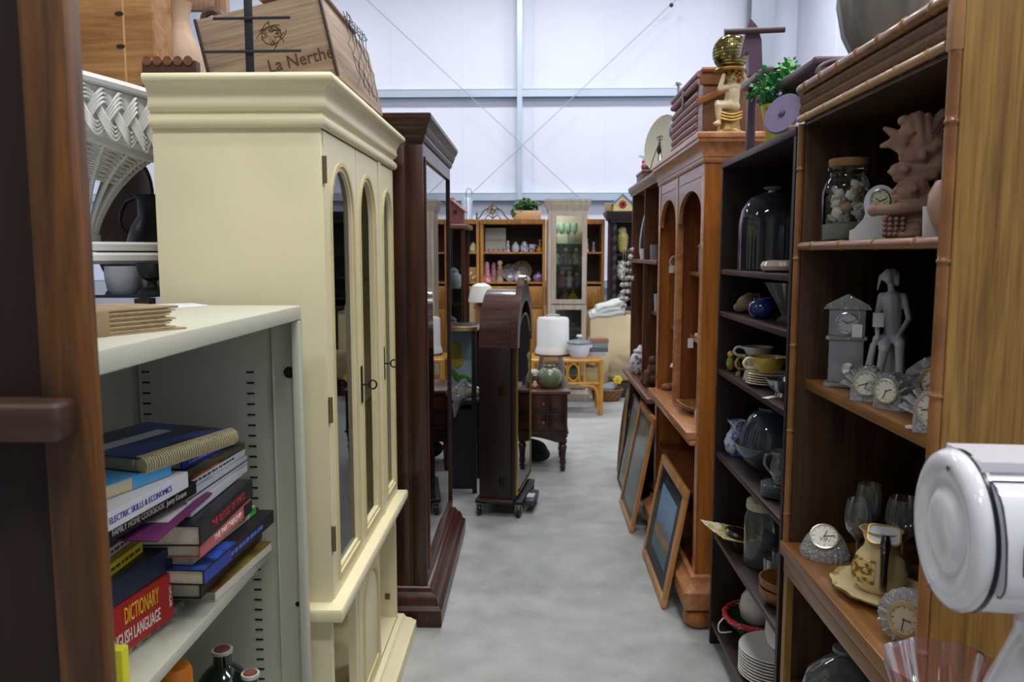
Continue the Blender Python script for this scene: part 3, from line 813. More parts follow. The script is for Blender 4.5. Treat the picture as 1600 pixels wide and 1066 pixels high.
# ---- glass shelf rack behind with the wicker stand
rk = thing('wooden_rack', 'dark wooden rack with glass shelf behind the steel cabinet', 'rack', (-1.6, 2.7, 0))
RKM = wood('#2b1a12', '#4a2d1e', 'z', 1.0, .5)
for (rx, ry) in ((-2.1, 2.15), (-2.1, 3.1), (-1.06, 3.1), (-1.06, 2.15)):
    B().box(rx - .02, rx + .02, ry - .02, ry + .02, 0, 2.1 if ry > 3 else 1.46).obj('post', RKM, rk, W=True)
B().box(-2.12, -1.04, 2.82, 3.36, 2.1, 2.13).obj('top_board', RKM, rk, W=True)
B().box(-2.12, -1.04, 2.13, 3.12, 1.462, 1.47).obj('glass_shelf', thin_glass('#9fc0c4', 1.0, 0, .1, '#6f97a8'), rk, W=True)
B().box(-2.12, -1.04, 2.13, 3.12, .9, .93).obj('shelf', RKM, rk, W=True)

WK = mat('#dfdfdc', .4, bump=.1, bscale=80)
wx, wy = PX(126, 400, y=2.42).x, 2.42
zb_ = PX(150, 411, y=2.25).z
wt = thing('wicker_stand', 'white wicker pedestal table with braided rim and fan of reeds', 'table', (wx, wy, 1.472))
Rr, Hh = .34, .57 + (zb_ - 1.472) * 0
def sk(x, y, z):      # the frame sags to one side
    s = .5 * max(0.0, (z - .17) / .33) if z < .5 else max(.2, .5 - (z - .5) * 2.6)
    return (x, y, z - s * x)
b = B().lathe([(0, .08), (.30, .08), (.315, .09), (.315, .105), (.30, .112), (0, .112)], 40)
b.obj('base_disc', WK, wt)
B().lathe([(.28, .115), (.30, .118), (.302, .135), (.29, .142), (.0, .142)], 40).obj('base_ring', WK, wt)
for k in range(3):
    a_ = k * 2.1 + .4
    B().cyl((.24 * math.cos(a_), .24 * math.sin(a_), 0), (.24 * math.cos(a_), .24 * math.sin(a_), .08), .025, n=12).obj('foot', WK, wt)
B().lathe([(.05, .142), (.058, .15), (.058, .165), (.05, .17), (0, .17)], 24).obj('collar', WK, wt)
NS = 18
for k in range(NS):
    a_ = 2 * math.pi * k / NS
    pts = []
    for u in range(9):
        s = u / 8
        rad = .045 + .165 * s ** 1.3
        pts.append(sk(rad * math.cos(a_), rad * math.sin(a_), .165 + .33 * s))
    B().tube(pts, .0075, n=6).obj('reed', WK, wt)
b = B()
for r_ in range(15):
    zz = .355 + .0095 * r_
    s = (zz - .165) / .33
    rad = .045 + .165 * s ** 1.3
    b.tube([sk((rad + .006 * (1 if (j + r_) % 2 else -1)) * math.cos(2 * math.pi * j / (NS * 2)), (rad + .006 * (1 if (j + r_) % 2 else -1)) * math.sin(2 * math.pi * j / (NS * 2)), zz) for j in range(NS * 2)], .004, n=5, closed=True)
b.obj('weave', WK, wt, kind='stuff')
def ringpts(rad, zz, n=56): return [sk(rad * math.cos(2 * math.pi * j / n), rad * math.sin(2 * math.pi * j / n), zz) for j in range(n)]
B().tube(ringpts(.228, .508), .016, n=8, closed=True).obj('under_rim', WK, wt)
B().tube(ringpts(.335, .615), .014, n=8, closed=True).obj('top_rim', WK, wt)
b = B(); nn = 64
prf = [(.325, .605), (.318, .53), (.24, .512)]
rings = []
for (rad, zz) in prf: rings.append([b.bm.verts.new(q) for q in ringpts(rad, zz, nn)])
for A_, C_ in zip(rings, rings[1:]):
    for j in range(nn): b.bm.faces.new((A_[j], A_[(j + 1) % nn], C_[(j + 1) % nn], C_[j]))
b.obj('apron', WK, wt)
for s_ in range(3):
    b = B()
    for w_ in range(4):
        pts = []
        for j in range(240):
            th = 2 * math.pi * j / 240
            ph = 16 * th + s_ * 2 * math.pi / 3
            rad = .332 + .010 * math.sin(2 * ph)
            pts.append(sk(rad * math.cos(th), rad * math.sin(th), .562 + .030 * math.sin(ph) + .0072 * (w_ - 1.5)))
        b.tube(pts, .0042, n=5, closed=True)
    b.obj('braid_strand', WK, wt, kind='stuff')
b = B().lathe([(0, .60), (.325, .60), (.325, .612), (0, .612)], 40)
for v in b.bm.verts: v.co = Vector(sk(*v.co))
b.obj('table_top', WK, wt)
# things on and behind the glass shelf
p = PX(192, 440, y=2.3)
for i, (px, yy, lab) in enumerate(((193, 2.21, 'pale grey ceramic pot under the wicker stand'), (232, 2.30, 'small pale grey ceramic pot beside the pewter foot'))):
    q = PX(px, 445, y=yy)
    tag(B().lathe([(0, 0), (.032, 0), (.042, .012), (.048, .05), (.046, .076), (.042, .076), (.04, .02), (0, .012)], 24).obj('ceramic_pot', mat('#a3a6ae', .4), loc=(q.x, yy, 1.4705)), lab, 'pot')
q = PX(238, 445, y=2.18)
t = thing('pewter_jug', 'dark pewter jug with curved handle beside the wicker stand', 'jug', (PX(240, 385, y=2.75).x, 2.75, 1.4705))
PW = mat('#3c3d42', .35, metal=.85)
B().lathe([(0, 0), (.05, 0), (.05, .01), (.03, .03), (.04, .05), (.075, .10), (.085, .15), (.07, .20), (.045, .24), (.045, .29), (.058, .31), (.053, .31), (.04, .285)], 28).obj('body', PW, t)
B().tube([(-.055, 0, .30), (-.09, 0, .285), (-.11, 0, .24), (-.105, 0, .20), (-.075, 0, .17)], .007, n=8).obj('handle', PW, t)
t = thing('pewter_goblet', 'low pewter goblet standing on the glass shelf', 'goblet', (q.x, 2.18, 1.4705))
B().lathe([(0, 0), (.042, 0), (.04, .01), (.015, .02), (.012, .035), (.028, .045)], 24).obj('foot', PW, t)
B().lathe([(.028, .045), (.036, .06), (.04, .085), (.037, .085), (.03, .055)], 24).obj('bowl', PW, t)
q = PX(218, 300, y=2.95)
t = thing('oval_wood_tray', 'dark mahogany oval tray leaning behind the wicker stand', 'tray', (PX(185, 388, y=2.98).x, 2.98, 1.4705))
B().lathe([(0, -.008), (.09, -.008), (.105, .0), (.10, .012), (.09, .003), (0, .003)], 40, M=Matrix.Translation((0.03, 0, .235)) @ Matrix.Rotation(R(14), 4, 'Y') @ Matrix.Diagonal((1, 1, 2.2, 1)) @ Matrix.Rotation(R(90), 4, 'X')).obj('tray_board', wood('#2a100b', '#4d2018', 'z', .8, .3, .4, coat=.4), t)
t = thing('red_white_mug', 'red and white mug behind the pewter jug', 'mug', (PX(205, 385, y=3.05).x, 3.05, 1.4705))
B().lathe([(0, 0), (.04, 0), (.042, .12), (.038, .12), (.036, .01), (0, .01)], 20).obj('body', mat('#e6e3e0', .3), t)
B().lathe([(.0425, .06), (.043, .06), (.043, .10), (.0425, .10)], 20).obj('red_band', mat('#c03030', .4), t)

# on the rack top: plywood box, vase, tiles, chair frame
PLY = wood('#8a5a2b', '#b98a52', 'x', .8, .55, .35)
p = PX(125, 115, y=2.86); p2 = PX(246, 115, y=2.86)
t = thing('plywood_box', 'honey coloured plywood box with three round finger holes', 'box', ((p2.x - .275), 2.98, 2.131))
wb_ = .52
B().box(-.27, .27, -.13, -.118, 0, .56, .002).obj('front_panel', PLY, t)
B().box(.258, .27, -.118, .02, 0, .56).obj('end_panel', PLY, t)
B().box(-.27, -.258, -.118, .02, 0, .56).obj('end_panel', PLY, t)
B().box(-.258, .258, .008, .02, 0, .56).obj('back_panel', PLY, t)
for zz in (.17, .28, .385):
    B().lathe([(0, 0), (.012, 0), (.012, .002), (0, .002)], 18, M=Matrix.Translation((.155, -.1305, zz)) @ Matrix.Rotation(R(90), 4, 'X') @ Matrix.Diagonal((1.3, .6, 1, 1))).obj('finger_hole', mat('#1c120a', .8), t)
B().box(.165, .172, -.1305, -.1295, 0, .56).obj('corner_joint', mat('#c29a63', .6), t)
q = PX(276, 95, y=3.13)
t = tag(B().lathe([(0, 0), (.075, 0), (.10, .05), (.108, .12), (.095, .21), (.06, .28), (.045, .34), (.06, .40), (.05, .40), (.035, .34)], 36).obj('stoneware_vase', mat('#b8987a', .5, vary=.25, vscale=9, bump=.15, bscale=60), loc=(q.x + .005, 3.13, 2.131)), 'mottled beige stoneware bottle vase on the wooden rack', 'vase')
q = PX(270, 98, y=2.85)
t = thing('tile_strip', 'scalloped brown wooden tile strip in front of the stoneware vase', 'ornament', (q.x, 2.845, 2.131))
for k in range(5):
    B().lathe([(0, -.02), (.016, -.02), (.016, .02), (0, .02)], 16, M=Matrix.Translation((-.08 + k * .036, 0, .115)) @ Matrix.Rotation(R(90), 4, 'X')).obj('scallop', wood('#5b371f', '#80522e', 'x', 1, .5), t)
B().box(-.1, .09, -.014, .02, 0, .115).obj('strip_body', wood('#3c2412', '#5e3a20', 'x', 1, .5), t)
q = PX(330, 20, y=3.05)
q = PX(330, 20, y=3.31)
t = thing('wooden_chair', 'upturned pale wooden chair frame on the rack', 'chair', (q.x, 3.31, 2.131))
CHM = wood('#8d6a4f', '#b28e70', 'z', 1, .5)
B().box(.03, .07, -.02, .02, 0, .7, .004).obj('post', CHM, t)
B().box(-.33, -.29, -.02, .02, 0, .7, .004).obj('post', CHM, t)
B().box(-.29, .03, -.012, .012, .42, .47, .003).obj('rail', CHM, t)
B().box(-.29, .03, -.012, .012, .56, .62, .003).obj('rail', CHM, t)
B().tube([(-.03, -.03, .36), (-.01, -.034, .40), (.03, -.036, .41), (.07, -.034, .37), (.085, -.03, .30)], [.008, .016, .018, .016, .008], n=8).obj('arm_scroll', wood('#4a3a30', '#6e5a4a', 'x', 1, .5), t)

# ---- wine crate rolled over on the cream cabinet
CRW = wood('#84705c', '#b49a80', 'x', .8, .7, .45, knots=1)
CRY = wood('#86725e', '#b59c84', 'y', .8, .7, .45)
RUST = mat('#33241b', .7, vary=.3, vscale=30)
roll = R(-12.5)
q = PX(527, 116, y=2.48)
# right bottom edge of the crate sits at (q.x, q.z); left bottom edge touches the cabinet top
wdt = (q.z - 2.038) / math.sin(-roll)
wdt = min(wdt, .47)
lx, lz = q.x - wdt * math.cos(roll), q.z - wdt * math.sin(-roll)
cr = thing('wine_crate', 'weathered wooden wine crate with burnt in crest and lettering, tipped over', 'crate', (lx, 2.48, lz), rot=(0, roll, 0))
H2, Dy = .25, .74
B().box(0, wdt, 0, .014, 0, H2, .002).obj('front_board', CRW, cr)
B().box(0, wdt, Dy - .014, Dy, 0, H2, .002).obj('back_board', CRW, cr)
B().box(wdt - .014, wdt, .014, Dy - .014, 0, H2, .001).obj('side_board', CRY, cr)
B().box(0, .014, .014, Dy - .014, 0, H2, .001).obj('side_board', CRY, cr)
B().box(.014, wdt - .014, .014, Dy - .014, 0, .012).obj('bottom_board', CRY, cr)
B().box(wdt - .004, wdt + .003, -.004, .02, -.002, H2 + .002, .001).obj('corner_strip', RUST, cr)
B().box(-.003, .006, -.004, .02, -.002, H2 + .002, .001).obj('corner_strip', RUST, cr)
B().box(wdt * .56, wdt * 1.02, -.012, .04, H2 + .002, H2 + .016, .002, M=Matrix.Rotation(R(-2), 4, 'Y')).obj('lid_slat', CRW, cr)
B().box(wdt - .03, wdt + .01, .03, Dy - .25, H2 + .001, H2 + .012, .002).obj('lid_slat', CRY, cr)
BURN = mat('#4d2f20', .8)
text('La Nerthe', .054, BURN, cr, (wdt * .745, -.001, .066), (R(90), 0, 0), 'burnt_lettering', ext=.0006, sx=.92)
b = B()
ccx, ccz = wdt * .565, .155
rnd = random.Random(4)
for k in range(34):
    a_ = rnd.uniform(0, 2 * math.pi); r0 = rnd.uniform(.006, .03); r1 = r0 + rnd.uniform(.008, .018)
    da = rnd.uniform(-.9, .9)
    b.tube([(ccx + 1.1 * (r0 + (r1 - r0) * u) * math.cos(a_ + da * u), -.0005, ccz + (r0 + (r1 - r0) * u) * math.sin(a_ + da * u)) for u in (0, .33, .66, 1)], .0011, n=4)
b.tube([(ccx + .030 * math.cos(u * .4), -.0005, ccz + .027 * math.sin(u * .4)) for u in range(16)], .0014, n=4, closed=True)
b.obj('burnt_crest', BURN, cr, kind='stuff')
b = B()
for k in range(7):
    y_ = .30 + k * .055
    b.tube([(wdt + .004 + .012 * abs(math.sin(u * 1.3 + k)), y_ + .02 * math.sin(u * 1.1 + k * .7), .03 + u * .027) for u in range(10)], .0013, n=4)
for k in range(5):
    b.tube([(wdt + .012 + .012 * math.sin(u + k), .30 + u * .04, H2 + .004 + .02 * abs(math.sin(u * 1.5 + k))) for u in range(10)], .0012, n=4)
b.obj('chicken_wire', mat('#4b4742', .5, metal=.7), cr, kind='stuff')
q2 = PX(575, 170, y=2.9)
tag(B().box(-.045, .045, -.28, .28, 0, .09, .004).obj('wooden_block', RUST, loc=(q.x - .075, 2.86, 2.038)), 'dark wooden block propping up the tipped crate', 'block')
# iron stand
ist = thing('iron_stand', 'black iron plate stand with upright bar and two crossbars', 'stand', (PX(391, 110, y=2.26).x, 2.26, 2.037))
BI = mat('#272a33', .5, metal=.3)
B().box(-.011, .011, -.004, .004, 0, .30, .001).obj('upright', BI, ist)
for (xa, xb2, py) in ((333, 453, 29), (316, 470, 81)):
    A = PX(xa, py, y=2.25); C = PX(xb2, py - 2, y=2.25)
    B().cyl((A.x - ist.location.x, -.008, A.z - 2.037), (C.x - ist.location.x, -.008, C.z - 2.037), .0042, n=8).obj('crossbar', BI, ist)
B().box(-.09, .09, -.05, .05, 0, .005, .001).obj('foot_plate', BI, ist)

# ================================================================== RIGHT SIDE OF THE AISLE: FURNITURE
BX = .72
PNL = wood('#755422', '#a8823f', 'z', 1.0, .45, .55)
PNLI = wood('#2c1b0d', '#553819', 'z', 1.0, .5, .5)  # same oak darkened; shade inside the case is put into its colour
BAM = mat('#8a5c30', .35, vary=.25, vscale=14, coat=.2)
BAML = mat('#b58c5a', .35, vary=.2, vscale=14, coat=.2)
bb = thing('bamboo_bookcase', 'tall oak bookcase trimmed with bamboo rails and woven rattan gallery', 'bookcase', (.9, 1.85, 0))
n0, n1, bkx = 1.435, 2.255, 1.09
B().box(BX + .014, bkx, n0, n0 + .022, 0, 2.075, .002).obj('side_panel', PNL, bb, W=True)
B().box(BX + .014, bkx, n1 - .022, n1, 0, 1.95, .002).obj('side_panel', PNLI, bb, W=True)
B().box(bkx - .012, bkx, n0 + .022, n1 - .022, 0, 1.95).obj('back_panel', mat('#1b110a', .6), bb, W=True)  # near-black back, the dimness of the interior painted in
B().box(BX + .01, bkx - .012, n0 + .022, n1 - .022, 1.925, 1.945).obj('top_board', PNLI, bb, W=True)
def bamboo(p0, p1, r, name, m, par, nodes=5, grooves=False):
    p0, p1 = Vector(p0), Vector(p1)
    L_ = (p1 - p0).length
    pts, rs = [p0], [r]
    for k in range(nodes):
        c = (k + .5) / nodes
        for d, q in ((-r * 1.1, 1.0), (-r * .35, .93), (-r * .2, 1.13), (r * .2, 1.13), (r * .35, .93), (r * 1.1, 1.0)):
            pts.append(p0.lerp(p1, c + d / L_)); rs.append(r * q)
    pts.append(p1); rs.append(r)
    return B().tube(pts, rs, n=14).obj(name, m, par, W=True, angle=60)
bamboo((BX + .002, n0 + .026, 2.022), (BX + .002, n1 - .002, 2.022), .0135, 'top_rail', BAM, bb, 7)
bamboo((BX + .002, n0 + .03, 1.944), (BX + .002, n1 - .002, 1.944), .0095, 'lower_rail', BAML, bb, 6)
B().box(BX + .008, BX + .016, n0 + .024, n1 - .004, 1.95, 2.015).obj('gallery_board', mat('#3d281a', .6), bb, W=True)
RAT = mat('#7a5a44', .55, vary=.2, vscale=40)
for r_ in range(2):
    b = B(); zr = 1.9665 + r_ * .0255
    turns = 95
    b.tube([(BX + .006 + .0075 * math.cos(2 * math.pi * u / 7), n0 + .03 + (n1 - n0 - .04) * u / (turns * 7), zr + .0118 * math.sin(2 * math.pi * u / 7)) for u in range(turns * 7 + 1)], .0030, n=5)
    b.obj('rattan_coil', RAT, bb, W=True)
    B().cyl((BX + .004, n0 + .03, zr), (BX + .004, n1 - .006, zr), .0062, n=10).obj('rattan_core', mat('#45301f', .7), bb, W=True)
b = B().box(BX - .006, BX + .014, n0, n0 + .026, 1.928, 2.075, .003)
b.obj('gallery_corner', mat('#a87c4e', .4), bb, W=True)
bamboo((BX + .006, n0 + .012, 0.72), (BX + .006, n0 + .012, 1.93), .0115, 'bamboo_stile', BAM, bb, 5)
bamboo((BX + .006, n1 - .010, 0.72), (BX + .006, n1 - .010, 1.93), .0100, 'bamboo_stile', BAM, bb, 5)
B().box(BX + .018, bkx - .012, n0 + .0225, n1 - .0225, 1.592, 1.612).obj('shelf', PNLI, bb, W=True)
bamboo((BX + .012, n0 + .024, 1.601), (BX + .012, n1 - .024, 1.601), .0115, 'shelf_edge', BAM, bb, 4)
SHW = wood('#6d4822', '#96662f', 'y', 1.0, .35, .4, coat=.15)
B().box(.757, bkx - .012, n0 + .0225, n1 - .0225, 1.205, 1.232, .002).obj('shelf', SHW, bb, W=True)
B().box(BX - .01, bkx - .012, n0 + .0225, n1 - .002, .722, .760, .004).obj('waist_board', SHW, bb, W=True)
B().box(BX + .002, BX + .03, n0 + .0225, n1 - .002, .665, .715, .006).obj('waist_moulding', SHW, bb, W=True)
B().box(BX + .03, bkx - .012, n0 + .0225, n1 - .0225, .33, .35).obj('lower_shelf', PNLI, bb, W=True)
B().box(BX + .006, BX + .026, n1 - .03, n1 - .001, 0, .665).obj('base_stile', PNL, bb, W=True)

# ---- dark open shelf unit
DS = wood('#241516', '#3c2727', 'y', 1.0, .4, .4)
DSZ = wood('#150c0c', '#271717', 'z', 1.0, .5, .4)
ds = thing('dark_shelf_unit', 'dark brown open shelf unit between oak and pine bookcases', 'shelf', (.9, 2.7, 0))
e0, e1 = 2.272, 3.15
B().box(BX, 1.08, e0, e0 + .02, 0, 1.905).obj('side_panel', DSZ, ds, W=True)
B().box(BX, 1.08, e1 - .02, e1, 0, 1.905).obj('side_panel', DSZ, ds, W=True)
B().box(1.07, 1.08, e0 + .02, e1 - .02, 0, 1.905).obj('back_panel', mat('#0e0808', .6), ds, W=True)
B().box(BX - .004, 1.08, e0 - .004, e1 + .004, 1.905, 1.928, .002).obj('top', DS, ds, W=True)
SH3 = (1.522, 1.360, 1.132, .804, .470, .10)
for zs in SH3:
    B().box(BX + .002, 1.07, e0 + .0205, e1 - .0205, zs - .02, zs, .002).obj('shelf', DS, ds, W=True)

# ---- pine hutch with arches
PN = wood('#8a4a18', '#b8732f', 'z', 1.0, .35, .35, coat=.2)
PNY = wood('#a8673a', '#cf9566', 'y', 1.0, .3, .3, coat=.2)  # front pine paler and pinker; light reflected onto it is in the colour
PNI = wood('#6a3412', '#8f5020', 'z', 1.0, .4, .4)
hu = thing('pine_hutch', 'tall orange pine hutch with two arched bays and heavy cornice', 'hutch', (.9, 3.85, 0))
hx, h0, h1, hb = .685, 3.29, 4.46, 1.06
B().box(hx, hb, h0, h0 + .028, .20, 1.97).obj('side_panel', PN, hu, W=True)
B().box(hx, hb, h1 - .028, h1, .20, 1.97).obj('side_panel', PN, hu, W=True)
B().box(hb - .012, hb, h0 + .028, h1 - .028, .20, 1.97).obj('back_panel', PNI, hu, W=True)
B().sweep([(0, 1.945), (.006, 1.945), (.010, 1.955), (.010, 1.965), (.014, 1.968), (.016, 1.985), (.022, 2.005), (.032, 2.02), (.036, 2.024), (.036, 2.035), (.042, 2.040), (.042, 2.056), (.038, 2.062), (0, 2.062)],
          [((hb, h0), (0, -1)), ((hx, h0), (-1, -1)), ((hx, h1), (-1, 1)), ((hb, h1), (0, 1))]).obj('cornice', PNY, hu, W=True)
B().box(hx + .001, hb, h0 + .001, h1 - .001, 1.95, 2.058).obj('hutch_top', PN, hu, W=True)
mid = 3.905
for (a0, a1) in ((h0 + .028, mid - .02), (mid + .02, h1 - .028)):
    # frieze board whose lower edge is an arch
    hd = [(a1, 1.95), (a0, 1.95), (a0, 1.72), (a0 + .025, 1.72)] + [((a0 + a1) / 2 - ((a1 - a0) / 2 - .025) * math.cos(R(180 * i / 14)), 1.74 + .115 * math.sin(R(180 * i / 14))) for i in range(15)] + [(a1 - .025, 1.72), (a1, 1.72)]
    B().prism(hd, hx, hx + .018, axis='x').obj('arched_frieze', PNY, hu, W=True)
    B().box(hx - .003, hx, a0 + .0, a1 - .0, 1.895, 1.90).obj('frieze_bead', PN, hu, W=True)
B().box(hx - .003, hx + .03, mid - .02, mid + .02, .85, 1.95, .002).obj('centre_stile', PNY, hu, W=True)
B().box(hx + .03, hb - .012, mid - .01, mid + .01, .85, 1.95).obj('divider', PNI, hu, W=True)
B().box(hx - .003, hx + .001, h0, h0 + .05, .20, 1.945, .001).obj('front_stile', PNY, hu, W=True)
B().box(hx - .003, hx + .001, h1 - .05, h1, .20, 1.945, .001).obj('front_stile', PNY, hu, W=True)
for zs in (1.497, 1.190):
    for (a0, a1) in ((h0 + .0285, mid - .0105), (mid + .0105, h1 - .0285)):
        B().box(hx + .065, hb - .012, a0, a1, zs - .02, zs, .003).obj('shelf', PNY, hu, W=True)
B().box(hx - .045, hb - .012, h0 + .0285, h1 + .0, .80, .835, .006).obj('counter', PNY, hu, W=True)
B().box(hx - .03, hx, h0 + .0285, h1, .775, .80, .006).obj('counter_moulding', PNY, hu, W=True)
B().box(hx + .02, hb - .012, h0 + .0285, h1 - .0285, .50, .52).obj('lower_shelf', PNI, hu, W=True)
B().sweep([(0, .09), (.05, .09), (.054, .10), (.054, .165), (.046, .175), (.03, .19), (.02, .205), (.018, .222), (0, .228)],
          [((hb, h0), (0, -1)), ((hx, h0), (-1, -1)), ((hx, h1), (-1, 1)), ((hb, h1), (0, 1))]).obj('plinth', PNY, hu, W=True)
B().box(hx + .002, hb, h0 + .002, h1 - .002, .18, .20).obj('base_floor', PNI, hu, W=True)
for (fx, fy) in ((hx + .018, h0 + .01), (hx + .018, h1 - .02), (hb - .06, h0 + .01), (hb - .06, h1 - .02)):
    B().lathe([(0, 0), (.04, 0), (.058, .015), (.064, .04), (.058, .068), (.042, .08), (.042, .09), (0, .09)], 24, c=(fx, fy, 0)).obj('bun_foot', PN, hu, W=True)

# ---- brown bookcase beyond
BB2 = wood('#4a2812', '#7b4a26', 'z', 1.0, .45, .4)
BBY = wood('#6b4232', '#916555', 'y', 1.0, .3, .3)
b2 = thing('brown_bookcase', 'brown wooden bookcase standing beyond the pine hutch', 'bookcase', (.9, 5.2, 0))
gx, g0, g1, gb = .70, 4.56, 5.82, 1.02
for yy in (g0, 5.16, g1 - .022):
    B().box(gx, gb, yy, yy + .022, 0, 2.02).obj('upright', BB2, b2, W=True)
B().box(gb - .01, gb, g0 + .022, g1 - .022, 0, 2.02).obj('back_panel', BB2, b2, W=True)
B().sweep([(0, 1.985), (.01, 1.985), (.014, 2.0), (.024, 2.015), (.028, 2.03), (.028, 2.045), (0, 2.045)],
          [((gb, g0), (0, -1)), ((gx, g0), (-1, -1)), ((gx, g1), (-1, 1)), ((gb, g1), (0, 1))]).obj('cornice', BBY, b2, W=True)
B().box(gx + .001, gb, g0 + .001, g1 - .001, 1.99, 2.043).obj('case_top', BB2, b2, W=True)
for zs in (1.545, 1.22, .47, .12):
    for (a0, a1) in ((g0 + .0225, 5.1595), (5.1825, g1 - .0225)):
        if zs == 1.22 and a0 > 5: continue
        B().box(gx + (.01 if zs > 1.5 else .05), gb - .01, a0, a1, zs - .02, zs, .002).obj('shelf', BBY, b2, W=True)
B().box(gx - .012, gx + .0, g0 + .0, g1 - .0, 1.52, 1.545, .003).obj('shelf_edge', BBY, b2, W=True)
B().box(gx - .05, gx + .0, g0, g1, .72, .750, .004).obj('counter_edge', BBY, b2, W=True)
for (a0, a1) in ((g0 + .0225, 5.1595), (5.1825, g1 - .0225)):
    B().box(gx + .0005, gb - .01, a0, a1, .73, .750).obj('counter', BBY, b2, W=True)

# ---- framed pictures leaning on the bookcases
def picture(label, ya_, yb_, xbot, xtop, h, fw, frame_m, mount, art, art_in=.10, thick=.022):
    """frame leaning back towards +x: bottom edge at xbot on the floor, ya_ near end, yb_ far end"""
    tilt = math.asin(min(.6, (xtop - xbot) / h))
    t = thing('framed_picture', label, 'picture', (xbot, (ya_ + yb_) / 2, thick * math.sin(tilt) + .001), rot=(0, tilt, 0))
    w = (yb_ - ya_) / 2
    for (a, b_, c, d) in ((-w, w, 0, fw), (-w, w, h - fw, h), (-w, -w + fw, fw, h - fw), (w - fw, w, fw, h - fw)):
        B().box(0, thick, a, b_, c, d, .003).obj('frame_rail', frame_m, t)
    B().box(.010, .014, -w + fw, w - fw, fw, h - fw).obj('mount', mount, t)
    if art: B().box(.008, .010, -w + fw + art_in, w - fw - art_in, fw + art_in * .8, h - fw - art_in * .8).obj('print', art, t)
    B().box(.004, .006, -w + fw, w - fw, fw, h - fw).obj('glazing', thin_glass('#f4f6f6', .10), t)
    B().box(.014, .018, -w + fw, w - fw, fw, h - fw).obj('backing', mat('#5b4630', .8), t)
    return t, w
FRM = wood('#b0733a', '#d9a262', 'z', 1.4, .35, .3)
def print_art():
    m, nt, p, L = _new('landscape_print')
    tc = nt.nodes.new('ShaderNodeTexCoord'); sep = nt.nodes.new('ShaderNodeSeparateXYZ')
    L.new(tc.outputs['Generated'], sep.inputs[0])
    n = nt.nodes.new('ShaderNodeTexNoise'); n.inputs['Scale'].default_value = 5; L.new(tc.outputs['Generated'], n.inputs['Vector'])
    ad = nt.nodes.new('ShaderNodeMath'); ad.operation = 'MULTIPLY_ADD'; ad.inputs[1].default_value = .35
    L.new(n.outputs['Fac'], ad.inputs[0]); L.new(sep.outputs['Z'], ad.inputs[2])
    r = nt.nodes.new('ShaderNodeValToRGB'); e = r.color_ramp.elements
    e[0].position = .2; e[0].color = lin('#4a6aa0'); e[1].position = .95; e[1].color = lin('#9cc2f0')
    for po, c in ((.38, '#4d6b3a'), (.5, '#c98a4a'), (.58, '#8a5a34'), (.66, '#6f97cc')):
        q = e.new(po); q.color = lin(c)
    L.new(ad.outputs[0], r.inputs['Fac']); L.new(r.outputs[0], p.inputs['Base Color']); p.inputs['Roughness'].default_value = .4
    return m
picture('pine framed landscape print with black mount leaning on the pine hutch', 3.44, 4.10, .572, .668, .55, .042, FRM, mat('#101216', .7), print_art(), .095)
t_, w_ = picture('tall pine framed mirror leaning at the brown bookcase', 4.42, 4.98, .545, .668, .67, .035, FRM, mat('#15171a', .3), mat('#2a2e33', .12, metal=.5), .05)
picture('slim dark framed sketch on pale mount leaning behind the mirror', 5.06, 5.52, .585, .690, .62, .014, mat('#3c342e', .5), mat('#b9b3a8', .6), mat('#8d857a', .7), .08, .016)
# brass tray and dark things on the low shelves behind the frames
t = thing('brass_tray', 'tarnished gold leaf shaped tray behind the leaning frames', 'tray', (.655, 5.62, .0))
B().lathe([(0, 0), (.12, .004), (.16, .02), (.158, .024), (.118, .008), (0, .004)], 28, M=Matrix.Translation((0, .0, .32)) @ Matrix.Rotation(R(-84), 4, 'Y') @ Matrix.Diagonal((1.95, .8, 1, 1)), ripple=.04, k=9).obj('tray_dish', mat('#8a6a2c', .35, metal=.8, vary=.3), t)

# ================================================================== RIGHT SIDE: THINGS ON THE SHELVES
GL = thin_glass('#eef4f6', 2.2, .02, .08)
GLD = thin_glass('#b9c2cc', 1.6, .02, .05, '#9aa6b8')
CRY_ = crystal('#eef3f8', .6, 90)
WHT = mat('#e4e2de', .25, coat=.3)
SILV = mat('#c9cbd0', .2, metal=.9)
BRASS = mat('#c7a75c', .25, metal=.9)
def rotM(c, rx=0, ry=0, rz=0):
    return Matrix.Translation(c) @ Euler((R(rx), R(ry), R(rz))).to_matrix().to_4x4()
def clock_face(par, c, r, rz=0.0, rx=0.0, sx=1.0, sz=1.0, rim=None, hands=(300, 70), rimw=.1, face=None):
    """round dial facing -y before it is turned"""
    M = rotM(c, rx, 0, rz) @ Matrix.Diagonal((sx, 1, sz, 1))
    FL = M @ Matrix.Rotation(R(90), 4, 'X')
    f = B().lathe([(0, 0), (r, 0), (r, .003), (0, .003)], 32, M=FL).obj('dial', face or mat('#e8e4d8', .4), par)
    B().lathe([(r * 1.0, -.003), (r * (1 + rimw), -.002), (r * (1 + rimw), .005), (r * .97, .006), (r * .97, .0031)], 32, M=FL).obj('bezel', rim or BRASS, par)
    b = B()
    for k in range(12):
        a = R(30 * k); l = .12 if k % 3 else .2
        b.box(-.018 * r, .018 * r, -.0038, -.0031, r * (.9 - l), r * .9, M=M @ Matrix.Rotation(a, 4, 'Y'))
    b.obj('hour_marks', mat('#2a2622', .6), f, kind='stuff')
    for a, l in zip(hands, (.55, .78)):
        B().box(-.03 * r, .03 * r, -.0048, -.0040, -.1 * r, r * l, M=M @ Matrix.Rotation(R(a), 4, 'Y')).obj('hand', mat('#14120f', .5), f)
    return f
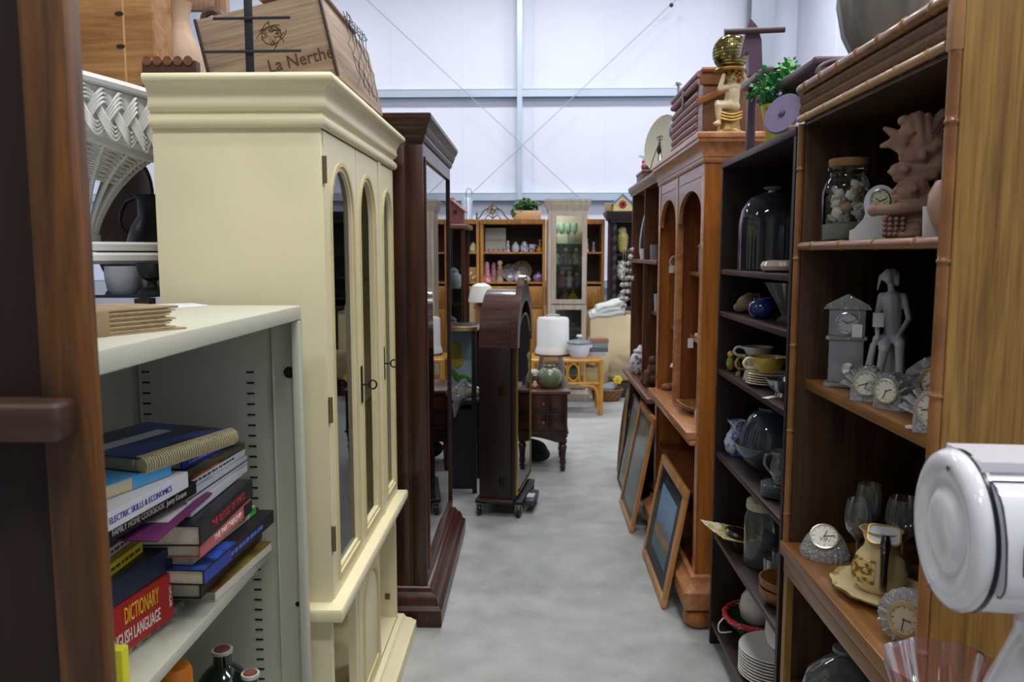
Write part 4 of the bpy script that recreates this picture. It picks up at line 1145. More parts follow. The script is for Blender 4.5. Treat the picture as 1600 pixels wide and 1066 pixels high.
def price_tag(par, c, w=.018, h=.026, rz=0, tilt=0, string=.03):
    o = B().box(-w / 2, w / 2, -.0005, .0005, -h, 0, M=rotM(c, tilt, 0, rz)).obj('price_tag', mat('#f0eeea', .7), par)
    B().tube([c, (c[0] + .006, c[1], c[2] + string * .6), (c[0], c[1] + .004, c[2] + string)], .0006, n=4).obj('string', mat('#e8e4dc', .8), o)
def simple(name, label, cat, prof, loc, m, n=28, group=None, rot=None, **kw):
    o = B().lathe(prof, n, **kw).obj(name, m, loc=loc, rot=rot)
    return tag(o, label, cat, group)

# ---- bamboo bookcase, upper shelf (z 1.612)
z2 = 1.6125
t = thing('shell_jar', 'corked glass jar filled with sea shells and pale sand', 'jar', (.795, 2.08, z2))
B().lathe([(0, 0), (.058, 0), (.063, .008), (.063, .125), (.055, .150), (.046, .162), (.046, .172), (.052, .176), (.052, .184), (.046, .188)], 32).obj('glass_body', thin_glass('#f6faf9', 1.0, .01), t)
B().lathe([(0, .004), (.058, .004), (.058, .042), (.03, .048), (0, .045)], 28).obj('sand', mat('#c9cec6', .8, bump=.3, bscale=200), t)
B().lathe([(0, .186), (.048, .186), (.050, .200), (.048, .206), (0, .206)], 24).obj('cork_lid', mat('#8d6a3e', .7, vary=.2, vscale=60), t)
rnd = random.Random(3)
shell_me = None
for k in range(34):
    a = rnd.uniform(0, 6.28); rr = rnd.uniform(.012, .043); zz = .052 + .010 * (k // 4) + rnd.uniform(0, .006)
    c = rnd.choice(['#e0d4be', '#ece8de', '#c9a884', '#c4c8c2', '#f0ebe0'])
    B().lathe([(0, 0), (.012, .003), (.014, .006), (.009, .011), (0, .013)], 10, M=rotM((rr * math.cos(a), rr * math.sin(a), min(zz, .145)), rnd.uniform(0, 180), rnd.uniform(0, 90), 0), ripple=.08, k=5).obj('shell', mat(c, .4), t)
t = thing('mantel_clock', 'white porcelain mantel clock with floral oval dial', 'clock', (.80, 1.90, z2), R(-24))
pts = [(-.062, 0), (.062, 0), (.062, .022), (.052, .026), (.046, .034), (.034, .048), (.030, .06)] + arc(0, .085, .034, .040, -20, 200, 18) + [(-.030, .06), (-.034, .048), (-.046, .034), (-.052, .026), (-.062, .022)]
B().prism(pts, -.018, .018, axis='y').obj('case', mat('#d9d9dc', .3, coat=.4), t)
clock_face(t, (0, -.0185, .088), .021, sz=1.25, rim=SILV, face=two_tone('#c9c48a', '#e8e4d4', 120, .4, .6))
# terracotta figure with tall headdress
t = thing('terracotta_figure', 'brown terracotta idol head with tall feathered headdress', 'figurine', (PX(1404, 371, y=1.745).x + .012, 1.745, z2), R(-36))
TC = mat('#937362', .75, vary=.22, vscale=22, bump=.25, bscale=120)
def tp(px, py, y=0.0): return ((px - 1404) * .0014, y, (371 - py) * .0014)
blobs = [('c', tp(1388, 358, .0), tp(1420, 358, .0), .020, .020), ('c', tp(1386, 343), tp(1424, 343), .018, .019), ('e', tp(1404, 366), (.042, .032, .012)),
         ('c', tp(1362, 329, -.022), tp(1400, 327, -.028), .010, .013), ('e', tp(1362, 328, -.024), (.012, .012, .013)), ('c', tp(1400, 327, -.028), tp(1438, 322, -.015), .013, .018), ('c', tp(1438, 322, -.01), tp(1434, 305, .0), .016, .014),
         ('c', tp(1408, 318), tp(1425, 318), .024, .024), ('e', tp(1413, 300), (.034, .030, .030)), ('c', tp(1396, 292, -.01), tp(1388, 301, -.012), .007, .0065), ('e', tp(1391, 309, -.012), (.008, .010, .004)), ('e', tp(1392, 314, -.012), (.007, .010, .004)), ('e', tp(1396, 318, -.010), (.010, .010, .006)),
         ('e', tp(1397, 291, -.018), (.007, .006, .003)), ('e', tp(1418, 298, -.030), (.009, .006, .013)),
         ('c', tp(1392, 278, -.004), tp(1440, 276, .0), .012, .014), ('c', tp(1390, 268, -.004), tp(1444, 266, 0), .016, .017), ('c', tp(1386, 272, -.012), tp(1380, 270, -.014), .007, .004), ('e', tp(1404, 268, -.020), (.010, .008, .009)),
         ('e', tp(1414, 248), (.034, .028, .022)), ('c', tp(1398, 243, -.016), tp(1440, 240, -.012), .010, .012), ('e', tp(1428, 250, -.026), (.008, .005, .010)),
         ('c', tp(1396, 236, -.006), tp(1380, 227, -.008), .013, .010), ('c', tp(1380, 227, -.008), tp(1367, 230, -.008), .010, .005), ('c', tp(1398, 224, -.004), tp(1382, 212, -.006), .013, .010), ('c', tp(1382, 212, -.006), tp(1370, 204, -.006), .010, .005),
         ('e', tp(1398, 195, -.006), (.016, .014, .012)), ('c', tp(1402, 212, -.004), tp(1410, 192, -.006), .018, .012), ('c', tp(1418, 190, -.016), tp(1424, 222, -.020), .010, .007), ('c', tp(1430, 192, -.014), tp(1436, 226, -.018), .008, .007), ('e', tp(1408, 212, -.016), (.012, .008, .010)),
         ('c', tp(1424, 232), tp(1450, 192), .026, .016), ('c', tp(1432, 234), tp(1466, 186), .022, .015), ('c', tp(1438, 240), tp(1474, 200), .018, .012), ('c', tp(1444, 245), tp(1472, 222), .016, .010), ('c', tp(1446, 250), tp(1456, 268), .013, .007), ('e', tp(1446, 232, -.014), (.014, .010, .012))]
organic('body', blobs, TC, t, .0024, smooth=1)
for k in range(4):
    for j in range(4):
        c = tp(1379 + 8.5 * k, 342 + 7.5 * j, -.024 - .004 * (1 if k in (1, 2) else 0))
        B().ell(c, (.0052, .006, .0055), u=8, v=6).obj('beard_bead', TC, t)
for k in range(4):
    B().tube([tp(1434 + 8 * k, 224 - 4 * k, -.02), tp(1446 + 8 * k, 206 - 3 * k, -.018), tp(1456 + 8 * k, 188 + 4 * k, -.012)], [.003, .0045, .002], n=6).obj('feather_rib', mat('#735546', .8), t)
B().lathe([(.006, -.002), (.010, 0), (.006, .004), (0, .004)], 14, M=rotM(tp(1418, 298, -.036), 90, 0, 0)).obj('ear_ring', TC, t)
t = thing('peach_glass_bowl', 'frosted peach glass ivy bowl beside the terracotta idol', 'bowl', (.80, 1.545, z2))
B().lathe([(0, 0), (.03, .0), (.045, .02), (.056, .05), (.055, .08), (.044, .105), (.042, .105), (.052, .08), (.053, .05), (.042, .02), (0, .006)], 28).obj('bowl', mat('#b58d7a', .35, sss=.1), t)
B().cyl((-.03, -.005, .085), (.03, -.01, .125), .0015, n=5).obj('wire', SILV, t)
tag(B().box(-.015, .015, -.001, .001, 0, .062, M=rotM((0, 0, 0), -12, 0, -15)).obj('price_card', mat('#dcd6d6', .7), loc=(.775, 1.60, z2)), 'blank white price card leaning by the terracotta idol', 'card')

# ---- bamboo bookcase, middle shelf (z 1.232)
z3 = 1.2325
FR = mat('#b9c2cc', .25, spec=.8)
t = thing('crystal_tower_clock', 'frosted crystal tower clock with gabled roof and pendulum', 'clock', (.822, 2.115, z3), R(-24))
FROST = crystal('#dfe6ee', .25, 60, .22)
B().box(-.052, .052, -.035, .035, 0, .012, .003).obj('foot', CRY_, t)
B().box(-.042, .042, -.028, .028, .012, .125, .003).obj('lower_case', FROST, t)
B().box(-.050, .050, -.034, .034, .125, .135, .002).obj('waist', CRY_, t)
B().box(-.044, .044, -.030, .030, .135, .205, .003).obj('upper_case', FROST, t)
B().prism([(-.058, .205), (.058, .205), (.05, .218), (.0, .245), (-.05, .218)], -.034, .034, axis='y').obj('gable_roof', CRY_, t)
clock_face(t, (0, -.0305, .170), .026, rim=SILV, rimw=.06, face=mat('#b9bec4', .4))
B().lathe([(0, -.004), (.016, 0), (0, .004)], 20, M=rotM((.006, -.030, .05), 90, 0, 0)).obj('pendulum', mat('#e9edf2', .1, metal=.9), t)
price_tag(t, (.025, -.036, .168), .024, .034, 0, 0, .04)
t = thing('seated_figurine', 'pale bisque figurine of a seated woman with blown hair', 'figurine', (PX(1388, 600, y=2.06).x, 2.06, z3), R(-30))
BQ = mat('#c2c4cc', .5, vary=.06)
blobs = [('c', (.004, .02, .0), (.004, .016, .10), .036, .030), ('e', (.006, .006, .128), (.032, .028, .026)), ('c', (.006, .006, .135), (.002, .006, .185), .023, .020), ('c', (.002, .006, .185), (-.002, .006, .232), .021, .024), ('c', (-.026, .006, .240), (.024, .006, .240), .010, .010),
         ('c', (-.002, .006, .245), (-.008, .002, .276), .0085, .008), ('e', (-.013, -.002, .292), (.0135, .016, .019)), ('e', (-.006, .005, .297), (.0145, .015, .015)),
         ('c', (-.014, .0, .304), (-.030, -.004, .290), .006, .005), ('c', (-.030, -.004, .290), (-.036, -.004, .256), .005, .0022), ('c', (.004, .008, .296), (.008, .010, .272), .009, .006),
         ('c', (.026, .006, .238), (.040, -.002, .185), .0085, .0075), ('c', (.040, -.002, .185), (.020, -.034, .140), .0072, .006), ('c', (-.028, .006, .238), (-.034, -.008, .185), .0085, .007), ('c', (-.034, -.008, .185), (-.026, -.036, .135), .007, .0055),
         ('c', (.020, -.004, .128), (.028, -.058, .126), .018, .013), ('c', (.028, -.058, .126), (.030, -.052, .030), .0125, .0075), ('c', (-.012, -.004, .128), (-.008, -.054, .110), .018, .013), ('c', (-.008, -.054, .110), (-.020, -.044, .022), .012, .0075),
         ('e', (.030, -.062, .020), (.008, .017, .008)), ('e', (-.022, -.054, .012), (.008, .017, .008)), ('c', (-.050, -.01, .01), (-.032, -.034, .135), .008, .006), ('c', (-.056, -.005, .01), (-.040, -.01, .115), .009, .007)]
organic('body', blobs, BQ, t, .0024, smooth=1)
price_tag(t, (-.026, -.040, .200), .026, .036, 10, 0, .03)
def crystal_clock(label, loc, rz, w, h, r, tilt=0.0, style='dome', hands=(300, 70)):
    t = thing('crystal_clock', label, 'clock', loc, R(rz))
    b = B()
    if style == 'dome':
        pts = [(-w, 0), (w, 0)] + [(w * math.cos(R(a)), .25 * h + .75 * h * math.sin(R(a))) for a in range(0, 181, 12)]
        b.prism(pts, -.018, .022, axis='y')
        o = b.obj('crystal_body', CRY_, t)
        bb_ = B()
        for k in range(9):
            a = R(20 + k * 17.5)
            bb_.box(-.002, .002, -.0195, .0235, .25 * h + .1 * h, .25 * h + .73 * h, M=Matrix.Translation((0, 0, 0)) @ Matrix.Translation((0, 0, .25 * h)) @ Matrix.Rotation(a - R(90), 4, 'Y') @ Matrix.Translation((0, 0, -.25 * h)))
        bb_.obj('cut_flutes', CRY_, t, kind='stuff')
        clock_face(t, (0, -.0185, h * .52), r, hands=hands, rim=mat('#d8d2bd', .25, metal=.7))
    return t
crystal_clock('small cut crystal clock with thin gold bezel beside tower clock', (.795, 1.905, z3), -30, .036, .085, .027, hands=(200, 250))
crystal_clock('small cut crystal clock turned edgeways with cream dial', (.805, 1.80, z3), -58, .034, .083, .026, hands=(70, 200))
crystal_clock('tall oval cut crystal clock at the shelf front', (.785, 1.555, z3), -36, .040, .098, .033, hands=(180, 260))
t = thing('crystal_clock', 'wide arched cut crystal clock behind the small crystal clocks', 'clock', (.915, 1.81, z3), R(-30))
pts = [(-.088, 0), (.088, 0), (.088, .02)] + arc(0, .035, .080, .085, 0, 180, 20) + [(-.088, .02)]
B().prism(pts, -.02, .02, axis='y').obj('crystal_body', CRY_, t)
for k in range(7):
    a = R(15 + k * 25)
    B().box(-.010, .010, -.008, .008, -.010, .010, .002, M=rotM((.071 * math.cos(a), -.021, .035 + .076 * math.sin(a)), 0, 45, 0)).obj('cut_diamond', CRY_, t)
clock_face(t, (0, -.0205, .062), .036, hands=(10, 60), rim=BRASS)
tag(B().lathe([(0, 0), (.012, 0), (.012, .004), (0, .005)], 14, sx=1.6).obj('shell_chip', mat('#e9e4d8', .5), loc=(.765, 1.60, z3)), 'tiny white shell chip lying on the shelf edge', 'shell')
t = thing('crystal_vase', 'dark glass decanter with silver spout at the shelf end', 'decanter', (.90, 1.60, z3))
B().lathe([(0, 0), (.035, 0), (.042, .02), (.040, .06), (.018, .085), (.014, .12), (.018, .128)], 24).obj('body', GLD, t)
B().tube([(0, 0, .12), (-.006, -.006, .15), (-.004, -.014, .172)], .004, n=8).obj('stopper_rod', SILV, t)
t = thing('bird_ornament', 'thin silver tipped bird ornament on a wire stand', 'ornament', (.99, 1.62, z3))
B().cyl((0, 0, 0), (0, 0, .15), .0025, n=6).obj('stem', SILV, t)
B().tube([(-.05, 0, .16), (-.02, 0, .19), (.0, 0, .185), (.03, 0, .15)], [.003, .012, .009, .003], n=8).obj('bird', SILV, t)
B().lathe([(0, 0), (.025, 0), (.02, .006), (0, .008)], 20).obj('foot', SILV, t)

# ---- bamboo bookcase, waist board (z .76)
z4 = .7605
t = thing('crystal_dome_clock', 'low fluted crystal desk clock with tilted white dial', 'clock', (.795, 2.135, z4), R(-20))
b = B().lathe([(0, 0), (.062, 0), (.064, .012), (.05, .045), (.038, .062), (0, .062)], 48, ripple=.03, k=24).obj('crystal_body', CRY_, t)
M_ = rotM((0, -.012, .066), -55, 0, 0)
clock_face(t, (-.002, -.030, .062), .034, rx=-48, rim=mat('#d8d2bd', .25, metal=.7), hands=(20, 80))
wgp = [(.033, 0), (.033, .002), (.006, .006), (.0035, .012), (.0035, .075), (.012, .085), (.030, .105), (.036, .13), (.034, .16), (.029, .185)]
for (x_, y_, s, lab) in ((.845, 2.045, 1.0, 'clear wine glass with slim stem behind the gilt pitcher'), (.91, 2.14, 1.08, 'taller clear wine glass at the back of the oak shelf'), (.955, 2.03, 1.05, 'wide clear wine glass behind the gilt pitcher rim')):
    w = .95 if s != 1.05 else 1.25
    simple('wine_glass', lab, 'glass', [(r * w, z * s) for r, z in wgp], (x_, y_, z4), GL, 24)
GILT = two_tone('#6d4a1e', '#d9c489', 14, .42, .5, .25)
t = thing('gilt_pitcher', 'cream and gold pitcher with dark twig handle on platter', 'pitcher', (.835, 1.885, z4 + .0125), R(-25))
t.scale = (.95, .95, .84)
B().lathe([(0, 0), (.045, 0), (.050, .006), (.062, .03), (.066, .06), (.056, .10), (.040, .125), (.036, .14), (.044, .165), (.052, .178), (.048, .178), (.034, .15), (.03, .135)], 32, sx=1.0, sy=.85).obj('body', mat('#d5c391', .22, coat=.5, vary=.12, vscale=14), t)
B().lathe([(.0555, .030), (.0665, .032), (.069, .06), (.060, .098), (.056, .10)], 14, sx=1.0, sy=.85, a0=R(195), a1=R(262)).obj('floral_relief', two_tone('#7a5524', '#d8c078', 60, .42, .55, .3, bump=.4), t)
TW = mat('#17100b', .3, coat=.4)
B().tube([(.012, -.062, .03), (.012, -.085, .045), (.012, -.088, .10), (.012, -.078, .14), (.012, -.056, .155), (.012, -.046, .178)], [.010, .009, .0085, .010, .013, .008], n=10).obj('handle', TW, t)
MM = rotM((.008, -.028, .172), 52, 0, 0)
def rrect(w, h, r, n=6):
    o_ = []
    for (cx_, cy_, a0_) in ((w - r, h - r, 0), (-w + r, h - r, 90), (-w + r, -h + r, 180), (w - r, -h + r, 270)):
        o_ += [(cx_ + r * math.cos(R(a0_ + 90 * i / n)), cy_ + r * math.sin(R(a0_ + 90 * i / n))) for i in range(n + 1)]
    return o_
B().prism(rrect(.036, .026, .014), -.006, .004, axis='z', M=MM).obj('mouth_lining', mat('#dfe3ec', .25), t)
B().ring_prism(rrect(.039, .029, .016), rrect(.035, .025, .013), -.008, .007, axis='z', M=MM).obj('gilt_lip', mat('#b99a4c', .3, metal=.6), t)
t2 = thing('gilt_platter', 'scalloped cream and gold platter under the pitcher', 'platter', (.835, 1.885, z4))
B().lathe([(0, 0), (.06, 0), (.075, .005), (.125, .018), (.128, .021), (.075, .012), (0, .010)], 48, ripple=.03, k=12, sx=.82, sy=1.0).obj('dish', mat('#d8c99a', .25, coat=.4, vary=.15, vscale=20), t2)
B().lathe([(.1, .0145), (.127, .0225), (.129, .0225), (.127, .020)], 48, ripple=.03, k=12, sx=.82, sy=1.0).obj('gilt_rim', GILT, t2)
t = thing('round_crystal_clock', 'round cut crystal clock with small oval dial', 'clock', (.790, 1.635, z4), R(-38))
b = B().lathe([(0, -.02), (.045, -.022), (.058, -.015), (.060, 0), (.058, .012), (.045, .02), (0, .02)], 40, M=rotM((0, 0, .060), 90, 0, 0) , ripple=.02, k=20).obj('crystal_body', CRY_, t)
clock_face(t, (-.003, -.0235, .062), .026, sz=1.25, rim=mat('#c9b07a', .3, metal=.5), rimw=.22, hands=(95, 190), face=mat('#cfc2aa', .5))
for k in range(14):
    a = R(k * 360 / 14)
    B().box(-.0016, .0016, -.0245, -.0205, .036, .056, M=Matrix.Translation((0, 0, .060)) @ Matrix.Rotation(a, 4, 'Y')).obj('cut_ray', CRY_, t)
t = thing('iridescent_vase', 'dark iridescent glass vase behind the enamel machine', 'vase', (.935, 1.70, z4))
B().lathe([(0, 0), (.05, 0), (.072, .03), (.078, .07), (.066, .12), (.04, .16), (.036, .19), (.05, .23), (.046, .23), (.03, .19)], 32, ripple=.03, k=10).obj('body', two_tone('#1c2c34', '#6f7f86', 22, .35, .65, .1, metal=.5), t)
t = thing('perfume_bottle', 'clear crystal perfume bottle with faceted stopper', 'bottle', (.975, 1.86, z4))
B().lathe([(0, 0), (.04, 0), (.042, .01), (.03, .06), (.02, .12), (.014, .15)], 10).obj('body', CRY_, t)
B().lathe([(.012, .15), (.035, .18), (.038, .21), (.02, .24), (0, .245)], 8).obj('stopper', CRY_, t)
t = thing('glass_rod_vase', 'slim twisted clear glass bud vase at the shelf edge', 'vase', (.795, 1.525, z4))
B().lathe([(0, 0), (.026, 0), (.024, .006), (.008, .012), (.008, .13), (.011, .15), (.009, .15)], 16, ripple=.12, k=5).obj('tube', GL, t)
# lower compartment: glass cloche
t = thing('glass_cheese_dome', 'clear glass cheese dome with ringed finial in low shelf', 'dome', (.80, 1.98, .3505))
B().lathe([(.10, 0), (.105, .012), (.105, .09), (.09, .145), (.05, .185), (.018, .20), (.012, .205), (.03, .215), (.03, .225), (.012, .235), (.022, .25), (.012, .262), (.006, .265)], 32).obj('dome', thin_glass('#dfe6e6', 1.8, .02, .08), t)
B().tube([(.011 * math.cos(k * .63), 0, .276 + .011 * math.sin(k * .63)) for k in range(10)], .003, n=6, closed=True).obj('ring_finial', GL, t)

# ---- white enamelled machine on a low table
ENM = mat('#e3e4ec', .12, coat=.6)
NAVY = mat('#161a2c', .25)
mc = PX(1482, 826, y=.99)
rz = R(-4.5)
TZ = .80
mach = thing('enamel_machine', 'white enamelled kitchen machine with round ridged end disc', 'machine', (mc.x, mc.y, TZ), rz)
cz = mc.z - TZ
def ax(p): return rotM((0, 0, cz), 0, 90, 0)      # lathe axis along +x
disc = [(0, -.012), (.034, -.0118), (.044, -.009), (.051, -.0045), (.058, -.0035), (.066, -.006), (.076, -.009), (.088, -.0085), (.096, -.005), (.1005, .002), (.1005, .008), (.099, .010), (0, .010)]
B().lathe(disc, 72, M=ax(0)).obj('end_disc', ENM, mach)
B().lathe([(.0985, .010), (.1005, .011), (.1005, .0155), (.0985, .0165)], 56, M=ax(0)).obj('dark_seam', NAVY, mach)
body = arc(0, cz, .100, .100, 150, 390, 40)
# body: rounded drum with flattened top ledge
pts = [(.099 * math.sin(R(a)), cz + .099 * math.cos(R(a))) for a in range(30, 331, 6)] + [(-.048, cz + .0985), (.048, cz + .0985)]
B().prism(pts, .012, .34, axis='x').obj('drum_body', ENM, mach)
B().tube([(.02, -.052, cz + .087), (.34, -.052, cz + .087)], .0012, n=5).obj('top_crease', mat('#8d8f98', .4), mach)
hp = [(-.060, cz + .079), (-.076, cz + .075), (-.094, cz + .058), (-.108, cz + .022), (-.112, cz - .028), (-.102, cz - .046), (-.080, cz - .048)]
hatch = B().prism(hp, .018, .33, axis='x').obj('front_hatch', ENM, mach)
B().tube([(.0165, y_ + .0005, z_) for y_, z_ in hp[:-1]], .0011, n=6).obj('seam', NAVY, hatch)
B().tube([(.018, -.0625, cz + .0795), (.33, -.0625, cz + .0795)], .0014, n=6).obj('seam', NAVY, hatch)
B().tube([(.018, -.092, cz - .0485), (.33, -.092, cz - .0485)], .0016, n=6).obj('seam', NAVY, hatch)
B().box(.034, .20, -.1135, -.108, cz - .018, cz + .022, .003, M=rotM((0, 0, 0), 0, 0, 0)).obj('window_slot', mat('#262a20', .3), hatch)
B().box(.038, .19, -.1145, -.1136, cz - .014, cz + .004).obj('paper_slip', mat('#9a9560', .6), hatch)
B().lathe([(0, 0), (.145, 0), (.15, .01), (.146, .03), (.13, .12), (.106, .21), (.084, .27), (.076, .30), (.080, .325), (.095, .342), (0, .345)], 48, c=(.170, 0, 0)).obj('pedestal', ENM, mach)
for (dy, dz) in ((-.02, .083), (.016, -.082)):
    B().lathe([(0, 0), (.0042, 0), (.003, .002), (0, .0022)], 12, M=rotM((-.0125, dy, cz + dz), 0, -90, 0)).obj('rivet', mat('#6f7278', .35, metal=.8), mach)
LT = wood('#4a2f1c', '#6d4a2c', 'x', 1.0, .45)
lt = thing('low_side_table', 'small brown wooden table carrying the enamel machine', 'table', (.78, .98, 0))
B().box(.47, 1.10, .70, 1.335, TZ - .03, TZ - .0005, .004).obj('table_top', LT, lt, W=True)
for (qx, qy) in ((.50, .73), (1.07, .73), (.50, 1.25), (1.07, 1.25)):
    B().box(qx - .02, qx + .02, qy - .02, qy + .02, 0, TZ - .03).obj('leg', LT, lt, W=True)
pk = PX(1480, 1036, y=1.245)
t = thing('pink_glass_bowl', 'pink depression glass bowl with scalloped rim', 'bowl', (pk.x - .005, 1.235, TZ))
hb_ = pk.z - TZ
B().lathe([(0, .003), (.04, 0), (.05, .01), (.072, hb_ * .5), (.088, hb_ * .85), (.094, hb_)], 64, ripple=.045, k=8).obj('bowl', thin_glass('#e2c0c0', 1.6, .02, .05, '#c99a9c'), t)
for k in range(8):
    a = R(45 * k + 22)
    B().tube([(.052 * math.cos(a), .052 * math.sin(a), .012), (.072 * math.cos(a), .072 * math.sin(a), hb_ * .5), (.090 * math.cos(a), .090 * math.sin(a), hb_ * .99)], .0018, n=5).obj('rib', thin_glass('#e6c4c4', 1.8, .02, .2, '#d9b0b2'), t)

# ---- dark shelf unit
zA, zB, zC, zD, zE, zF = [z + .0005 for z in SH3]
t = thing('glass_cloche', 'tall clear glass bell dome with round knob', 'dome', (.832, 2.86, zA))
hd = PX(1190, 282, y=2.62).z - zA
B().lathe([(.108, 0), (.112, .004), (.112, hd * .55), (.104, hd * .72), (.08, hd * .86), (.04, hd * .925), (.018, hd * .935)], 40).obj('dome', thin_glass('#d3dae2', 1.5, .01, .05, '#8c97a8'), t)
B().lathe([(.016, hd * .93), (.014, hd * .95), (.03, hd * .97), (.034, hd * .985), (.026, hd), (0, hd * 1.003)], 24).obj('knob', mat('#c2c8d0', .08, metal=.6), t)
simple('ring_dish', 'thick glossy beige ring shaped ashtray before the glass dome', 'dish', [(.03, .01), (.036, .002), (.055, 0), (.07, .008), (.074, .02), (.068, .034), (.052, .038), (.036, .030), (.03, .01)], (.79, 2.56, zA), mat('#a4948a', .2, coat=.4), 32)
t = organic('fossil_shell', [('e', (0, 0, .035), (.05, .035, .035)), ('e', (-.035, -.01, .02), (.03, .02, .02)), ('e', (.03, .01, .045), (.03, .03, .03)), ('e', (.0, 0, .065), (.02, .015, .012))], mat('#a08c74', .7, vary=.3, vscale=25, bump=.5, bscale=50), None, .005, loc=(.81, 3.03, zB))
tag(t, 'rough tan fossil shell on the dark shelf', 'shell')
simple('blue_pot', 'small squat glossy cobalt blue pot', 'pot', [(0, 0), (.025, 0), (.04, .01), (.048, .03), (.044, .05), (.03, .062), (.032, .070), (.028, .070), (.026, .058)], (.785, 2.77, zB), mat('#1c2f78', .12, coat=.6), 28)
t = thing('crystal_tulip_vase', 'flared cut crystal vase with petal rim', 'vase', (.835, 2.62, zB))
B().lathe([(0, 0), (.04, 0), (.042, .008), (.028, .02), (.040, .05), (.062, .09), (.082, .128), (.079, .128), (.058, .09), (.035, .05)], 48, ripple=.07, k=6).obj('body', thin_glass('#cfd8e2', 2.2, .03, .18, '#a7b4c6'), t)
# stacked cups and saucers
SG = 'yellow rimmed saucers stacked on the dark shelf'
CREAM = mat('#ded6b4', .25, coat=.4)
for k in range(5):
    simple('saucer', 'cream saucer in the stack beneath the yellow cup', 'saucer', [(0, 0), (.03, 0), (.045, .004), (.075, .012), (.073, .014), (.044, .0075), (0, .004)], (.80, 2.73, zC + .008 * k), CREAM, 32, group=SG)
def cup(label, loc, rz, m, r=.05, h=.06, hm=None, tagged=False, inner=None):
    t = thing('teacup', label, 'cup', loc, R(rz))
    B().lathe([(0, 0), (r * .5, 0), (r * .52, .004), (r * .75, h * .3), (r * .95, h * .75), (r, h), (r * .95, h), (r * .88, h * .7), (r * .6, h * .2), (0, h * .12)], 28).obj('bowl', m, t)
    B().tube([(-r * .9, 0, h * .85), (-r * 1.35, 0, h * .95), (-r * 1.6, 0, h * .65), (-r * 1.4, 0, h * .35), (-r * .85, 0, h * .3)], .005, n=8).obj('handle', hm or m, t)
    if tagged: price_tag(t, (-r * 1.5, -.012, h * .2), .018, .034, 10, 15, .04)
    return t
cup('yellow and cream teacup on top of the saucer stack', (.80, 2.73, zC + .048), 20, mat('#c7a94a', .25, coat=.4), .062, .052, CREAM, True)
cup('white teacup with gold handle behind the yellow cup', (.835, 2.98, zC), 10, CREAM, .055, .07, mat('#b79c3c', .3), True)
cup('plain white teacup nested on the white teacup', (.835, 2.98, zC + .055), -10, mat('#c9ccd0', .25), .055, .05)
t = thing('ceramic_parrot', 'small green and yellow ceramic bird ornament by the teacups', 'figurine', (.752, 3.06, zC))
organic('body', [('e', (0, 0, .03), (.016, .02, .028)), ('e', (0, -.004, .066), (.014, .016, .014)), ('c', (0, .01, .02), (0, .02, .005), .01, .008)], two_tone('#5c7a28', '#d9a92c', 30, .4, .6, .3), t, .003)
B().lathe([(0, 0), (.006, .003), (0, .014)], 8, M=rotM((0, -.016, .066), 90, 0, 0)).obj('beak', mat('#d9892c', .4), t)
simple('silver_bowl', 'small silver lustre bowl at the end of the cup shelf', 'bowl', [(0, 0), (.025, 0), (.02, .012), (.04, .03), (.052, .055), (.049, .055), (.036, .03), (0, .018)], (.785, 2.52, zC), mat('#8f959f', .2, metal=.8), 28)
tag(B().box(-.03, .03, -.011, .011, 0, .001).obj('paper_slip', mat('#e9e7e2', .7), loc=(.742, 2.50, zC), rot=(0, 0, R(40))), 'blank white paper slip lying on the cup shelf', 'paper')
# blue vase, glass bowls, jug and saucers
t = simple('delft_vase', 'small blue and white china vase with flared neck', 'vase', [(0, 0), (.03, 0), (.04, .02), (.046, .05), (.036, .08), (.022, .10), (.022, .115), (.036, .135), (.033, .135), (.018, .11)], (.785, 3.07, zD), two_tone('#3c5a9c', '#b7c4dc', 45, .42, .55, .2), 28)
simple('glass_salad_bowl', 'large smoky blue glass salad bowl', 'bowl', [(0, .004), (.045, 0), (.05, .008), (.09, .035), (.12, .075), (.128, .10), (.124, .10), (.085, .04), (0, .012)], (.85, 2.84, zD), thin_glass('#a4b2c4', 1.8, .03, .22, '#7f8fa6'), 36)
simple('glass_jelly_bowl', 'upturned smoky blue glass bowl nested in the salad bowl', 'bowl', [(.112, .0), (.11, .01), (.10, .06), (.075, .105), (.045, .125), (.048, .135), (0, .135)], (.85, 2.84, zD + .095), thin_glass('#95a5ba', 1.8, .03, .24, '#74859e'), 36)
for k in range(5):
    simple('glass_saucer', 'clear glass saucer stacked under the cut glass jug', 'saucer', [(0, 0), (.028, 0), (.05, .005), (.062, .011), (.060, .012), (.0, .003)], (.79, 2.52, zD + .0085 * k), GL, 28, group='glass saucers on the dark shelf')
t = thing('cut_glass_jug', 'small cut glass cream jug on stacked saucers', 'jug', (.79, 2.52, zD + .0465))
B().lathe([(0, 0), (.022, 0), (.020, .008), (.032, .03), (.034, .055), (.026, .08), (.034, .105), (.032, .105), (.022, .08)], 24, ripple=.03, k=12).obj('body', thin_glass('#d5dce4', 2.2, .03, .15), t)
B().tube([(-.026, 0, .095), (-.05, 0, .09), (-.052, 0, .06), (-.033, 0, .035)], .004, n=6).obj('handle', GL, t)
